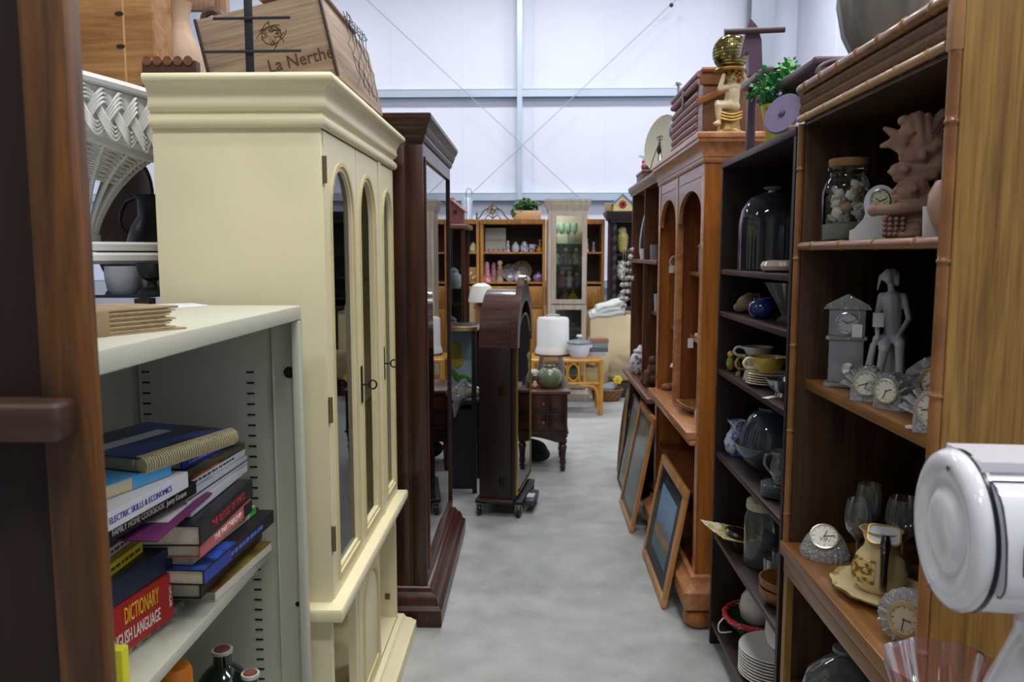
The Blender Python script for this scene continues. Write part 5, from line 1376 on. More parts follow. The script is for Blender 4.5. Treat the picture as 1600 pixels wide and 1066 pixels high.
# scalloped square plate, brown lid, jars, wooden bowls
t = thing('scalloped_plate', 'square scalloped plate with yellow border', 'plate', (.765, 2.97, zE), rot=(R(0), R(14), R(12)))
t.location.z = zE + .035
N_ = 64
def sq(a, r):
    return r * (1 / max(abs(math.cos(a)), abs(math.sin(a)))) ** .8 * (1 + .02 * math.cos(24 * a))
b = B()
rings = []
for (r, zz) in ((.04, 0), (.07, .003), (.105, .014), (.108, .016)):
    rings.append([b.bm.verts.new((sq(2 * math.pi * k / N_, r) * math.cos(2 * math.pi * k / N_), sq(2 * math.pi * k / N_, r) * math.sin(2 * math.pi * k / N_), zz)) for k in range(N_)])
b.bm.faces.new(rings[0][::-1])
for A_, C_ in zip(rings, rings[1:]):
    for k in range(N_): b.bm.faces.new((A_[k], A_[(k + 1) % N_], C_[(k + 1) % N_], C_[k]))
o = b.obj('plate', two_tone('#b9a83c', '#dcd8c4', 30, .42, .55, .25), t)
md = o.modifiers.new('solid', 'SOLIDIFY'); md.thickness = .004
t2 = thing('brown_saucer', 'round dark brown ceramic saucer lying on the scalloped plate', 'saucer', (.785, 2.97, zE + .043), rot=(0, R(14), 0))
B().lathe([(0, 0), (.055, 0), (.062, .008), (.055, .016), (.04, .014), (.03, .018), (.015, .016), (0, .024)], 28).obj('lid', mat('#2b1f18', .3), t2)
tag(B().box(-.05, .05, -.05, .05, 0, .028, .002).obj('trinket_box', mat('#3a2a20', .6), loc=(.81, 2.97, zE)), 'dark flat box under the scalloped plate', 'box')
t = thing('glass_storage_jar', 'clear glass storage jar half full of dark beans', 'jar', (.82, 2.80, zE))
B().lathe([(0, 0), (.06, 0), (.064, .008), (.064, .17), (.055, .20), (.056, .215)], 32).obj('glass_body', thin_glass('#dfe8ea', 1.8, .02, .10), t)
B().lathe([(0, .005), (.059, .005), (.059, .07), (0, .072)], 28).obj('contents', mat('#1d1e22', .6), t)
B().lathe([(.057, .205), (.06, .21), (.058, .235), (.03, .255), (0, .258)], 28).obj('lid', mat('#b4b49c', .35, bump=.4, bscale=30), t)
for k, (x_, y_, h_) in enumerate(((.84, 2.64, .11), (.80, 2.60, .10))):
    simple('glass_tumbler', ('small glass tumbler standing by the storage jar', 'shorter glass tumbler near the wooden bowls')[k], 'glass', [(0, .004), (.026, 0), (.028, .006), (.032, h_), (.029, h_), (.025, .01)], (x_, y_, zE), GL, 20)
WB = wood('#6d4220', '#96642f', 'x', 1, .4)
bw = [(0, 0), (.045, 0), (.06, .01), (.078, .035), (.08, .055), (.075, .055), (.07, .035), (.05, .014), (0, .010)]
simple('wooden_bowl', 'turned wooden salad bowl lowest of two', 'bowl', bw, (.80, 2.47, zE), WB, 32)
simple('wooden_bowl', 'turned wooden salad bowl nested on top of another', 'bowl', bw, (.80, 2.47, zE + .030), WB, 32)
tag(B().ell((0, 0, .028), (.025, .025, .028)).obj('wooden_egg', mat('#a98343', .4), loc=(.80, 2.47, zE + .041)), 'small tan wooden egg lying in the top bowl', 'egg')
# bottom shelf
t = thing('polka_dot_bowl', 'green bowl with red and white polka dot rim', 'bowl', (.865, 2.98, zF))
B().lathe([(0, .003), (.05, 0), (.055, .008), (.10, .05), (.125, .085), (.12, .09), (.095, .052), (0, .012)], 36).obj('bowl', mat('#1f4d2c', .3), t)
B().lathe([(.119, .075), (.128, .080), (.133, .092), (.128, .102), (.117, .098), (.114, .088)], 36, ripple=.02, k=18).obj('dotted_rim', two_tone('#e8dcd8', '#b8242c', 95, .22, .26, .4, 'voronoi'), t)
B().tube([(-.125, 0, .085), (-.15, -.01, .06), (-.145, -.015, .03), (-.10, -.01, .03)], .003, n=6).obj('wire_handle', mat('#d9d7d2', .4), t)
simple('spotted_egg', 'large white ceramic egg with dark dots in the green bowl', 'ornament', [(0, 0), (.035, .006), (.062, .035), (.07, .075), (.062, .115), (.038, .15), (0, .162)], (.865, 2.98, zF + .05), two_tone('#7a3b34', '#cfccc6', 22, .10, .13, .35, 'voronoi'), 32)
for k in range(9):
    simple('white_plate', 'white dinner plate in the stack on the bottom dark shelf', 'plate', [(0, 0), (.06, 0), (.085, .006), (.125, .018), (.123, .021), (.083, .010), (0, .005)], (.85, 2.70, zF + .011 * k), WHT, 40, group='white plates stacked on the bottom shelf')
simple('white_plate', 'white plate leaning upright on the plate stack', 'plate', [(0, 0), (.06, 0), (.085, .006), (.115, .018), (.113, .021), (.083, .010), (0, .005)], (.90, 2.70, zF + .205), WHT, 40, rot=(R(8), R(-62), 0))

# ================================================================== ON TOP OF THE RIGHT-HAND CASES
# ribbed melon vase
t = thing('melon_vase', 'large grey brown ribbed melon shaped stoneware vase', 'vase', (.822, 1.93, 1.9455))
B().lathe([(0, 0), (.045, 0), (.05, .012), (.075, .07), (.108, .14), (.122, .21), (.118, .28), (.09, .34), (.05, .37), (.04, .39), (.05, .41), (.044, .41), (.03, .38)], 112, ripple=.02, k=14).obj('body', two_tone('#625e5a', '#a09c96', 7, .35, .7, .35, stretch=(1, 1, .4)), t)
t = thing('red_basket', 'grey rimmed basket with red lining behind the melon vase', 'basket', (.80, 2.165, 1.9455))
B().lathe([(0, 0), (.06, 0), (.068, .03), (.068, .11), (.064, .11), (.06, .03)], 28).obj('shell', mat('#6d6a66', .6, bump=.5, bscale=120), t)
B().lathe([(0, .01), (.058, .01), (.063, .085), (0, .09)], 28).obj('lining', mat('#8c2f28', .7), t)
B().tube([(.068 * math.cos(k * math.pi / 12), 0, .10 + .035 * math.sin(k * math.pi / 12)) for k in range(13)], .006, n=8).obj('hoop_handle', mat('#4a4844', .5), t)
# purple rocking horse
PU = mat('#5f4a58', .35, vary=.1, vscale=10)
PUL = mat('#7e7494', .35, vary=.08, vscale=10)
hy = 2.90
ho = thing('toy_horse', 'purple painted wooden ride-on horse with dowel handle and wheel', 'toy', (.79, 2.8, 1.9285))
hpts = [PX(q[0], q[1], y=hy) for q in ((1172, 28), (1183, 40), (1190, 62), (1192, 118), (1170, 118), (1170, 84), (1166, 80), (1163, 86), (1157, 88), (1160, 74), (1166, 50))]
B().prism([(p.x, p.z) for p in hpts], hy, hy + .035, axis='y').obj('head', PU, ho, W=True)
A, C = PX(1132, 50, y=hy - .012), PX(1226, 46, y=hy - .012)
B().cyl(A, C, .0105, n=14).obj('handle_dowel', mat('#4a3a3c', .4), ho, W=True)
sz_ = PX(1160, 126, y=hy - .06).z
b = B()
outl = [(.712, 2.93)] + [(.75 + .038 * math.cos(R(a)), 2.83 + .03 * math.sin(R(a)) - .0) for a in (180, 210, 240, 270)] + [(.84, 2.80), (.86, 2.80), (.86, 2.98), (.712, 2.98)]
B().box(.735, .86, 2.68, 2.965, sz_ - .012, sz_ + .014, .008, seg=3).obj('seat_board', PU, ho, W=True)
A = PX(1250, 100, y=2.42)
B().box(.765, .93, 2.29, 2.66, sz_ - .075, sz_ - .047, .010, seg=3).obj('rear_seat', PU, ho, W=True)
B().box(.84, .86, 2.50, 2.76, sz_ - .16, sz_ - .02, .003).obj('seat_support', PU, ho, W=True)
B().box(.80, .82, 2.50, 2.52, 2.01, sz_ - .075, .003).obj('bracket', PUL, ho, W=True)
p = PX(1177, 230, y=2.96)
B().box(.755, .785, 2.93, 2.96, 1.9285, sz_ - .012, .006).obj('front_leg', PU, ho, W=True)
B().box(.86, .89, 2.315, 2.345, 1.9285, sz_ - .075, .006).obj('rear_leg', PU, ho, W=True)
q = PX(1219, 168, y=2.46)
MW = Matrix.Translation((q.x + .012, 2.47, 1.93 + .066)) @ Euler((0, R(-72), R(38))).to_matrix().to_4x4()
w = B().lathe([(0, -.006), (.060, -.006), (.064, 0), (.060, .006), (0, .006)], 40, M=MW).obj('wheel', PUL, ho, W=True)
B().lathe([(0, .006), (.012, .006), (.011, .010), (.005, .012), (0, .015)], 16, M=MW).obj('hub', mat('#4b4560', .35), w, W=True)
# yellow pot with leafy plant
q = PX(1198, 262, y=2.66)
pp = thing('potted_ivy', 'green leafy plant in a tapered yellow pot', 'plant', (.79, 2.68, 1.9285))
B().lathe([(0, 0), (.032, 0), (.034, .004), (.056, .125), (.058, .13), (.054, .13), (.048, .11), (0, .108)], 28).obj('pot', mat('#c9c13e', .35), pp)
rnd = random.Random(11)
def leaf_cloud(par, c, rad, n, size, cols, rnd, name='foliage'):
    """a crown of small folded leaves on short stems"""
    b = B()
    for k in range(n):
        d = Vector((rnd.gauss(0, 1), rnd.gauss(0, 1), rnd.gauss(0, .9))).normalized()
        p = Vector(c) + Vector((d.x * rad[0], d.y * rad[1], d.z * rad[2])) * rnd.uniform(.45, 1.0)
        M = Matrix.Translation(p) @ Euler((rnd.uniform(-1, 1), rnd.uniform(-1, 1), rnd.uniform(0, 6.28))).to_matrix().to_4x4()
        s = size * rnd.uniform(.7, 1.3)
        vs = [b.bm.verts.new(M @ Vector(v)) for v in ((0, 0, 0), (s * .5, s * .45, s * .12), (s * 1.1, 0, s * .02), (s * .5, -s * .45, s * .12), (s * .55, 0, -s * .03))]
        b.bm.faces.new((vs[0], vs[1], vs[4])); b.bm.faces.new((vs[1], vs[2], vs[4])); b.bm.faces.new((vs[2], vs[3], vs[4])); b.bm.faces.new((vs[3], vs[0], vs[4]))
        if k % 6 == 0:
            b.tube([Vector(c) - Vector((0, 0, rad[2] * .8)), p], .0012, n=4)
    return b.obj(name, cols, par, kind='stuff')
leaf_cloud(pp, (-.012, -.01, .180), (.085, .09, .070), 420, .020, two_tone('#2a7a48', '#5cb068', 30, .4, .6, .5), rnd)
leaf_cloud(pp, (.03, .0, .235), (.045, .05, .04), 160, .018, two_tone('#3c9638', '#74c060', 30, .4, .6, .5), rnd)
tag(B().box(-.06, .06, -.012, .012, 0, .012, .003).obj('wooden_stick', mat('#b08a58', .5), loc=(.75, 2.345 + .03, 1.9285), rot=(0, 0, R(65))), 'short pale wooden stick lying beside the purple wheel', 'stick')

# gold cherub lamp
ch = thing('cherub_lamp', 'gilt and ivory cherub figure carrying a gold mosaic globe', 'lamp', (.80, 3.40, 2.0625))
IV = mat('#cdbb92', .35, vary=.2, vscale=20, coat=.2)
GO = mat('#a8894a', .35, metal=.6, vary=.3, vscale=40)
B().lathe([(0, 0), (.070, 0), (.072, .010), (.060, .018), (.048, .026), (.042, .05), (.044, .085), (.048, .10), (0, .105)], 32, sy=.85).obj('plinth', GO, ch)
for k in range(3):
    B().tube([(-.044 + .011 * j, -.034 - .010 * math.sin(math.pi * j / 8), .094 - .012 * k - .012 * math.sin(math.pi * j / 8)) for j in range(9)], .005, n=6).obj('drapery_fold', GO, ch)
blobs = [('e', (.008, 0, .12), (.036, .032, .026)), ('c', (.008, 0, .13), (.012, .002, .175), .030, .030), ('e', (.012, .002, .195), (.036, .026, .022)), ('c', (.01, 0, .205), (.008, 0, .222), .014, .014),
         ('e', (.006, -.006, .236), (.024, .026, .024)), ('c', (-.005, -.018, .122), (-.052, -.032, .118), .020, .016), ('c', (-.052, -.032, .118), (-.050, -.034, .06), .015, .010), ('e', (-.058, -.042, .046), (.018, .010, .009)), ('c', (-.05, -.034, .06), (-.052, -.038, .045), .010, .009),
         ('c', (.0, .01, .125), (-.045, .01, .135), .018, .015), ('c', (-.045, .01, .135), (-.044, .012, .085), .014, .010),
         ('c', (-.018, -.016, .195), (-.048, -.03, .185), .012, .011), ('c', (-.048, -.03, .185), (-.034, -.034, .24), .011, .008), ('c', (.045, -.005, .198), (.060, -.012, .225), .012, .010), ('c', (.060, -.012, .225), (.042, -.018, .262), .010, .008)]
organic('cherub_body', blobs, IV, ch, .0035, smooth=2)
b = B()
for k in range(26):
    a = k * 2.4; zz = .225 + .038 * (k / 26)
    b.ell((.008 + .027 * math.cos(a), .0 + .026 * math.sin(a), zz), .009, u=8, v=6)
b.obj('curls', GO, ch, kind='stuff')
B().lathe([(.0, .258), (.06, .258), (.066, .264), (.06, .27), (0, .27)], 32).obj('carrying_ring', GO, ch)
gb_ = B()
gc = Vector((.0, 0, .335)); gr = .073
gs = B().ell(gc, gr * .975, u=32, v=20).obj('globe', mat('#75704a', .3, metal=.7), ch)
for i in range(1, 19):
    th = math.pi * i / 19
    n = max(8, int(52 * math.sin(th)))
    for j in range(n):
        ph = 2 * math.pi * (j + (i % 2) * .5) / n
        d = Vector((math.sin(th) * math.cos(ph), math.sin(th) * math.sin(ph), math.cos(th)))
        M = Matrix.Translation(gc + d * gr) @ d.to_track_quat('Z', 'Y').to_matrix().to_4x4()
        gb_.box(-.0036, .0036, -.0036, .0036, -.001, .001, M=M)
gb_.obj('mosaic_tiles', mat('#b3a766', .12, metal=.95), gs, kind='stuff')
B().lathe([(0, .406), (.02, .406), (.016, .412), (0, .413)], 20).obj('globe_cap', GO, ch)

# wicker trunk
def weave(c1, c2, s):
    return two_tone(c1, c2, s, .3, .7, .5, 'brick', bump=.5)
tr = thing('wicker_hamper', 'brown wicker hamper with pink tinted side and leather strap', 'hamper', (.86, 3.92, 2.0625))
T0, T1, TX0, TX1, TZ0, TZ1 = 3.56, 4.22, .715, 1.02, 2.0625, 2.37
B().box(TX0, TX1, T0, T1, TZ0, TZ1 - .07, .006).obj('body', two_tone('#5f3c28', '#845a3c', 170, .35, .65, .5, 'check', bump=.6), tr, W=True)
lid = B().box(TX0 - .006, TX1 + .006, T0 - .006, T1 + .006, TZ1 - .068, TZ1, .008).obj('lid', two_tone('#7a4a30', '#9a6644', 170, .35, .65, .5, 'check', bump=.6), tr, W=True)
PKW = two_tone('#8c6468', '#b08a8c', 150, .35, .65, .55, 'check', bump=.6)
for k in range(7):
    z_ = TZ0 + .012 + k * .032
    B().tube([(TX0 - .002, T0 + .012, z_), (TX0 - .006, (T0 + T1) / 2, z_), (TX0 - .002, T1 - .012, z_)], .0165, n=8).obj('woven_course', PKW, tr, W=True)
for k in range(2):
    B().tube([(TX0 - .008, T0, TZ1 - .052 + .032 * k), (TX0 - .011, (T0 + T1) / 2, TZ1 - .052 + .032 * k), (TX0 - .008, T1, TZ1 - .052 + .032 * k)], .014, n=8).obj('woven_course', PKW, lid, W=True)
B().tube([(TX0 + .0, T0 + .0, TZ0 + .01), (TX0 - .002, T0 - .004, TZ0 + .12), (TX0 + .0, T0 + .0, TZ1 - .07)], .010, n=8).obj('corner_binding', mat('#a39aa4', .5, vary=.3, vscale=60), tr, W=True)
B().tube([(TX0, T0 - .008, TZ1 - .006), ((TX0 + TX1) / 2, T0 - .010, TZ1 - .006), (TX1, T0 - .008, TZ1 - .006)], .012, n=8).obj('lid_binding', mat('#8c5436', .5), lid, W=True)
B().box(-.11, .11, -.004, .004, -.013, .013, .002, M=rotM((TX0 + .08, T0 - .013, TZ1 - .098), 0, -24, 0)).obj('leather_strap', mat('#9c6236', .4), tr, W=True)
B().box(TX0 - .024, TX0 - .016, 3.84, 3.89, TZ1 - .11, TZ1 - .03, .002).obj('latch', mat('#5b3a3c', .4, metal=.4), tr, W=True)

# plate on wire easel, figurines, boxes on the brown bookcase
zt5 = 2.0455
pl = thing('display_plate', 'large cream oval charger on a black wire easel', 'plate', (.76, 4.80, zt5), R(-62))
B().lathe([(0, 0), (.09, 0), (.115, .006), (.165, .022), (.163, .026), (.112, .010), (0, .006)], 48, M=rotM((0, 0, .176), 82, 0, 0)).obj('dish', mat('#c9c8b0', .3, coat=.3), pl)
es = thing('wire_easel', 'black wire easel with scroll knot holding the cream charger', 'stand', (.76, 4.80, zt5), R(-62))
BW = mat('#2a2826', .5, metal=.4)
for (x_, y_) in ((-.07, -.06), (.07, -.06), (0.02, -.07)):
    B().tube([(0, -.035, .19), (x_ * .6, -.05, .09), (x_, y_, .0)], .0028, n=6).obj('leg', BW, es)
B().ell((0, -.04, .14), (.016, .01, .03)).obj('scroll_boss', BW, es)
for s in (-1, 1):
    B().tube([(s * (.013 + .012 * math.cos(k * .7)), -.036, .205 + .012 * math.sin(k * .7)) for k in range(9)], .0026, n=6).obj('scroll', BW, es)
t = thing('silver_heron', 'tall silver metal heron figurine beside the wicker hamper', 'figurine', (.735, 4.36, 2.0625))
SM = mat('#a9aeb9', .3, metal=.6)
organic('bird_body', [('c', (0, 0, 0), (.0, 0, .13), .008, .010), ('e', (-.006, 0, .17), (.022, .03, .045)), ('c', (0, 0, .19), (.022, -.01, .30), .014, .008), ('c', (.022, -.01, .30), (.02, -.012, .40), .009, .009), ('e', (.016, -.014, .41), (.014, .016, .012)), ('c', (.012, -.016, .41), (-.012, -.03, .385), .006, .003), ('c', (.025, -.01, .415), (.045, .0, .395), .006, .003)], SM, t, .005)
B().lathe([(0, 0), (.035, 0), (.03, .008), (0, .01)], 20).obj('base', SM, t)
t = thing('wooden_box', 'stacked brown wooden keepsake box on the brown bookcase', 'box', (.76, 5.36, zt5))
B().box(-.07, .08, -.16, .16, 0, .05, .003).obj('body', BB2, t)
B().box(-.076, .086, -.166, .166, .051, .068, .004).obj('lid', BBY, t)
t = thing('red_bird', 'red and teal painted bird ornament on the brown box', 'figurine', (.735, 5.42, zt5 + .0685))
organic('body', [('e', (0, 0, .04), (.03, .045, .03)), ('e', (0, .035, .075), (.022, .024, .022)), ('c', (0, -.03, .045), (0, -.09, .03), .02, .012)], mat('#b8403c', .4, vary=.2), t, .005)
B().ell((0, -.11, .03), (.02, .03, .02)).obj('tail', mat('#2f5a66', .4), t)
B().lathe([(0, 0), (.008, .003), (0, .022)], 8, M=rotM((0, .056, .075), -90, 0, 0)).obj('beak', mat('#c9a24a', .4), t)
for s in (-1, 1):
    B().tube([(0, -.02 + .01 * s, .06), (-.02, -.03 + .03 * s, .10), (-.05, -.05 + .03 * s, .105)], .003, n=6).obj('plume', mat('#9ab2b8', .5), t)

# ================================================================== PINE HUTCH AND BROWN BOOKCASE CONTENTS
hs1, hs2, hc = 1.4975, 1.1905, .8355
t = thing('square_tin', 'square blue and white floral tea caddy with lid', 'caddy', (.795, 3.70, hs1))
B().box(-.038, .038, -.038, .038, 0, .115, .006).obj('body', two_tone('#8ea2c8', '#dfe3ec', 55, .42, .55, .3), t)
B().prism([(-.044, .115), (.044, .115), (.03, .132), (.008, .14), (.006, .152), (-.006, .152), (-.008, .14), (-.03, .132)], -.04, .04, axis='y').obj('lid', mat('#aeb6bc', .35), t)
def napkin_cup(label, loc, rz=0):
    t = thing('handled_mug', label, 'mug', loc, R(rz))
    B().lathe([(0, 0), (.03, 0), (.034, .01), (.034, .075), (.031, .075), (.03, .01)], 20).obj('body', mat('#c9b9b4', .4), t)
    B().tube([(-.034 - .024 * math.sin(k * math.pi / 8), 0, .04 + .03 * math.cos(k * math.pi / 8)) for k in range(9)], .005, n=6).obj('handle', mat('#d8d0cc', .4), t)
    price_tag(t, (-.05, -.012, .02), .03, .04, 0, 10, .03)
    return t
napkin_cup('pale mug with ring handle and paper tag on pine shelf', (.79, 4.36, hs1))
t = thing('small_bell', 'tiny white china bell with paper tag on lower pine shelf', 'bell', (.785, 4.34, hs2))
B().lathe([(.025, 0), (.02, .02), (.014, .035), (.004, .04), (.004, .055), (0, .057)], 16).obj('bell_body', WHT, t); price_tag(t, (-.02, -.03, .0), .026, .04, 0, 0, .03)
t = thing('oval_trinket_dish', 'white oval lidded trinket dish with hanging paper tag', 'dish', (.785, 3.74, hs2))
B().lathe([(0, 0), (.03, 0), (.038, .012), (.034, .022), (0, .028)], 24, sy=.7).obj('dish', WHT, t); price_tag(t, (-.05, .02, -.005), .026, .045, 0, 0, .025)
t = thing('shell_figurine', 'pinkish shell figurine on the pine shelf', 'figurine', (.795, 3.60, hs2))
organic('body', [('e', (0, 0, .025), (.028, .024, .025)), ('e', (.0, 0, .062), (.02, .02, .02)), ('e', (-.004, 0, .095), (.016, .014, .02))], mat('#b59a8c', .5), t, .004)
t = thing('leaf_dish', 'carved wooden leaf shaped dish on the pine counter', 'dish', (.755, 3.74, hc))
B().grid(lambda u, v: ((u - .5) * .16 * (1 - (2 * v - 1) ** 2 * .9), (v - .5) * .26, .012 + .05 * (abs(u - .5) * 2) ** 2 * (1 - (2 * v - 1) ** 2) + .03 * abs(2 * v - 1) ** 3), 10, 16).obj('leaf', wood('#80551f', '#b38542', 'y', 1.5, .35), t).modifiers.new('solid', 'SOLIDIFY').thickness = .006
t = thing('silver_tazza', 'two tier silver wire dish on the pine counter', 'dish', (.81, 3.72, hc))
B().lathe([(.03, 0), (.006, .01), (.006, .05), (.05, .06), (.052, .064), (.006, .058), (.006, .09), (.04, .10), (.042, .104), (0, .098)], 28).obj('tiers', SILV, t)
t = simple('white_cream_jug', 'small white china jug at the near end of the pine counter', 'jug', [(0, 0), (.025, 0), (.036, .02), (.036, .05), (.022, .08), (.028, .10), (.025, .10), (.018, .08)], (.745, 3.50, hc), WHT, 24)
t = thing('gnome_figurine', 'white and pink ceramic mushroom child figurine on pine counter', 'figurine', (.765, 4.22, hc))
organic('body', [('c', (0, 0, .01), (0, 0, .08), .034, .020), ('e', (0, 0, .125), (.026, .026, .026)), ('c', (.0, 0, .08), (-.03, -.02, .06), .012, .010)], mat('#cfc0ae', .5), t, .004)
B().lathe([(.045, .15), (.04, .165), (.02, .18), (0, .185)], 20).obj('cap', mat('#e0d8d2', .4), t)
t = organic('stone_lump', [('e', (0, 0, .02), (.035, .03, .02)), ('e', (.02, .03, .02), (.02, .02, .018))], mat('#9a6a56', .6), None, .005, loc=(.735, 4.37, hc))
tag(t, 'small pinkish brown stone lump on the pine counter', 'stone')

# brown bookcase
t = thing('oval_mirror', 'white framed oval mirror leaning in the brown bookcase', 'mirror', (.742, 5.60, 1.5455), rot=(0, R(8), R(-20)))
B().lathe([(0, -.006), (.12, -.006), (.13, 0), (.12, .008), (.11, .002), (0, .002)], 36, M=rotM((0, 0, .19), 0, -90, 0) @ Matrix.Diagonal((1.42, 1, 1, 1))).obj('frame', mat('#e4e4e8', .35), t)
B().lathe([(0, .0025), (.108, .0025), (.108, .0035), (0, .0035)], 36, M=rotM((0, 0, .19), 0, -90, 0) @ Matrix.Diagonal((1.42, 1, 1, 1))).obj('glass', mat('#d4d8de', .05, metal=.9), t)
for k, (x_, y_, z_, lab) in enumerate(((.735, 5.40, 1.5455, 'small white china beaker before the oval mirror'), (.738, 4.95, 1.5455, 'small grey china beaker in the near bay of brown bookcase'), (.785, 5.06, 1.2205, 'white straight sided beaker on the middle brown shelf'), (.80, 4.70, .4705, 'small white cup on the low shelf of brown bookcase'))):
    simple('china_beaker', lab, 'beaker', [(0, 0), (.028, 0), (.032, .07 + .02 * k), (.029, .07 + .02 * k), (.025, .006)], (x_, y_, z_), mat(('#e2e2e6', '#8c8a8c', '#d8dade', '#e6e2dc')[k], .3), 20)
t = thing('blue_carton', 'small blue and white carton on the brown counter', 'box', (.78, 5.70, .7505))
B().box(-.05, .05, -.06, .06, 0, .15, .002).obj('carton', mat('#d8dce4', .6), t); B().box(-.051, .051, -.061, .061, .10, .151, .002).obj('blue_panel', mat('#2f55a8', .5), t)
t = thing('china_jar', 'lumpy white and mauve china ginger jar on brown counter', 'jar', (.735, 5.53, .7505))
B().lathe([(0, 0), (.04, 0), (.065, .03), (.075, .08), (.06, .13), (.04, .15), (0, .15)], 28).obj('body', two_tone('#5b4a6a', '#d8d6d8', 25, .4, .5, .3), t); B().lathe([(.045, .151), (.048, .165), (.02, .18), (.01, .20), (0, .205)], 24).obj('lid', two_tone('#5b4a6a', '#d8d6d8', 25, .4, .5, .3), t)
t = thing('carved_figure', 'dark brown carved wooden crouching figure on brown counter', 'figurine', (.755, 5.02, .7505))
organic('body', [('e', (0, 0, .05), (.06, .07, .05)), ('e', (.0, -.02, .11), (.045, .05, .045)), ('e', (-.01, -.03, .165), (.03, .034, .032)), ('c', (-.04, -.04, .09), (-.06, -.05, .02), .02, .018), ('c', (-.04, .04, .08), (-.06, .05, .02), .02, .018)], mat('#5c4028', .6, vary=.3, vscale=25, bump=.4), t, .006)
# hanging shells at the end of the brown bookcase
hsx = thing('shell_chime', 'strings of white sea shells hanging from the brown bookcase', 'wind chime', (.655, 5.70, 1.10))
rnd = random.Random(5)
B().box(-.03, .045, -.004, .004, .50, .508).obj('hanger_bar', mat('#8c7a60', .6), hsx)
for s in range(4):
    x_ = -.028 + .018 * s; y_ = .012 * (s % 2)
    B().cyl((x_, y_, .07 + .05 * s), (x_, y_, .50), .0012, n=4).obj('string', mat('#cfc8bc', .7), hsx)
    for k in range(7):
        B().lathe([(0, 0), (.016, .005), (.018, .012), (.008, .03), (0, .034)], 10, M=rotM((x_ + rnd.uniform(-.008, .008), y_ + rnd.uniform(-.01, .01), .05 + .05 * s + k * .05), rnd.uniform(-40, 40), rnd.uniform(-40, 40), 0), ripple=.1, k=5).obj('shell', mat(rnd.choice(['#dcdce4', '#cfc6c0', '#b9b0b8', '#e6e2dc']), .4), hsx)

# ================================================================== BACK OF THE HALL
# ---- side table with four drawer fronts
ST_ = wood('#2a140c', '#4a2718', 'x', 1.0, .35, .4, coat=.2)
STB = thing('side_table', 'dark wooden side table with panelled drawers and turned legs', 'table', (-.05, 5.95, 0))
u0, u1, v0, v1, ztp = -.33, .262, 5.68, 6.20, .60
B().box(u0, u1, v0, v1, ztp - .025, ztp, .006).obj('table_top', wood('#4a3026', '#6b4a3c', 'x', 1.0, .3, .3, coat=.2), STB, W=True)
B().box(u0 + .02, u1 - .02, v0 + .02, v1 - .02, .30, ztp - .025).obj('drawer_case', ST_, STB, W=True)
B().box(u0 + .01, u1 - .01, v0 + .008, v1 - .01, .285, .30, .004).obj('case_moulding', ST_, STB, W=True)
apr = [(u0 + .03, .285), (u0 + .03, .22), (u0 + .10, .22)] + [(u0 + .10 + (u1 - u0 - .2) * i / 12, .22 + .04 * math.sin(math.pi * i / 12)) for i in range(1, 12)] + [(u1 - .10, .22), (u1 - .03, .22), (u1 - .03, .285)]
B().prism(apr, v0 + .018, v0 + .036, axis='y').obj('apron', ST_, STB, W=True)
wd_ = (u1 - u0 - .06) / 4
for c_ in range(4):
    for r_ in range(2):
        a0 = u0 + .03 + c_ * wd_; zz = .31 + r_ * .135
        d = B().box(a0 + .006, a0 + wd_ - .006, v0 + .008, v0 + .021, zz, zz + .122, .006, seg=2).obj('drawer', ST_, STB, W=True)
        B().box(a0 + .024, a0 + wd_ - .024, v0 + .0, v0 + .008, zz + .018, zz + .104, .005).obj('raised_panel', wood('#351a10', '#5c3422', 'x', 1.0, .3, .4), d, W=True)
        if c_ % 2 == 0: B().lathe([(0, 0), (.006, 0), (.011, .012), (0, .018)], 14, M=rotM((a0 + wd_ - .03, v0, zz + .06), 90, 0, 0)).obj('knob', BRASSD, d, W=True)
for (qx, qy) in ((u0 + .05, v0 + .05), (u1 - .05, v0 + .05), (u0 + .05, v1 - .05), (u1 - .05, v1 - .05)):
    B().lathe([(0, 0), (.016, 0), (.018, .02), (.022, .03), (.016, .045), (.024, .06), (.02, .10), (.024, .15), (.030, .185), (.02, .20), (.03, .212), (.03, .235), (.022, .245), (.034, .255), (.034, .29), (0, .29)], 18, c=(qx, qy, 0)).obj('turned_leg', ST_, STB, W=True)
# things on it
ztp += .0005
simple('celadon_pot', 'round glazed celadon green ginger pot on the side table', 'pot', [(0, 0), (.055, 0), (.075, .02), (.092, .06), (.092, .10), (.07, .135), (.04, .15), (.045, .165), (.040, .165), (.034, .15)], (.115, 5.84, ztp), mat('#7c876a', .25, coat=.4, vary=.25, vscale=12), 32)
simple('celadon_pot', 'second celadon green pot half hidden by the clock case', 'pot', [(0, 0), (.045, 0), (.07, .02), (.08, .06), (.075, .10), (.05, .13), (.045, .13), (.06, .1)], (-.085, 5.84, ztp), mat('#39473a', .3, coat=.3), 28)
simple('glass_hurricane', 'clear glass bowl vase behind the celadon pot', 'vase', [(0, 0), (.06, 0), (.10, .05), (.105, .12), (.09, .20), (.085, .20)], (.13, 6.06, ztp), thin_glass('#d8d4cc', 1.6, .02, .2, '#a79a8a'), 28)
t = thing('shell_box', 'white and brown shell covered box beside the celadon pot', 'box', (-.005, 5.98, ztp))
B().box(-.05, .05, -.04, .04, 0, .07, .005).obj('body', mat('#6d4c3c', .5), t); B().lathe([(0, .07), (.05, .07), (.045, .10), (.02, .115), (0, .118)], 20).obj('lid', two_tone('#c9c2b8', '#8a8078', 40), t)
simple('conch_shell', 'small pink conch shell on the side table', 'shell', [(0, 0), (.02, .004), (.026, .02), (.018, .035), (.01, .05), (0, .056)], (.005, 5.80, ztp), mat('#b98a72', .4), 16, ripple=.1, k=5)
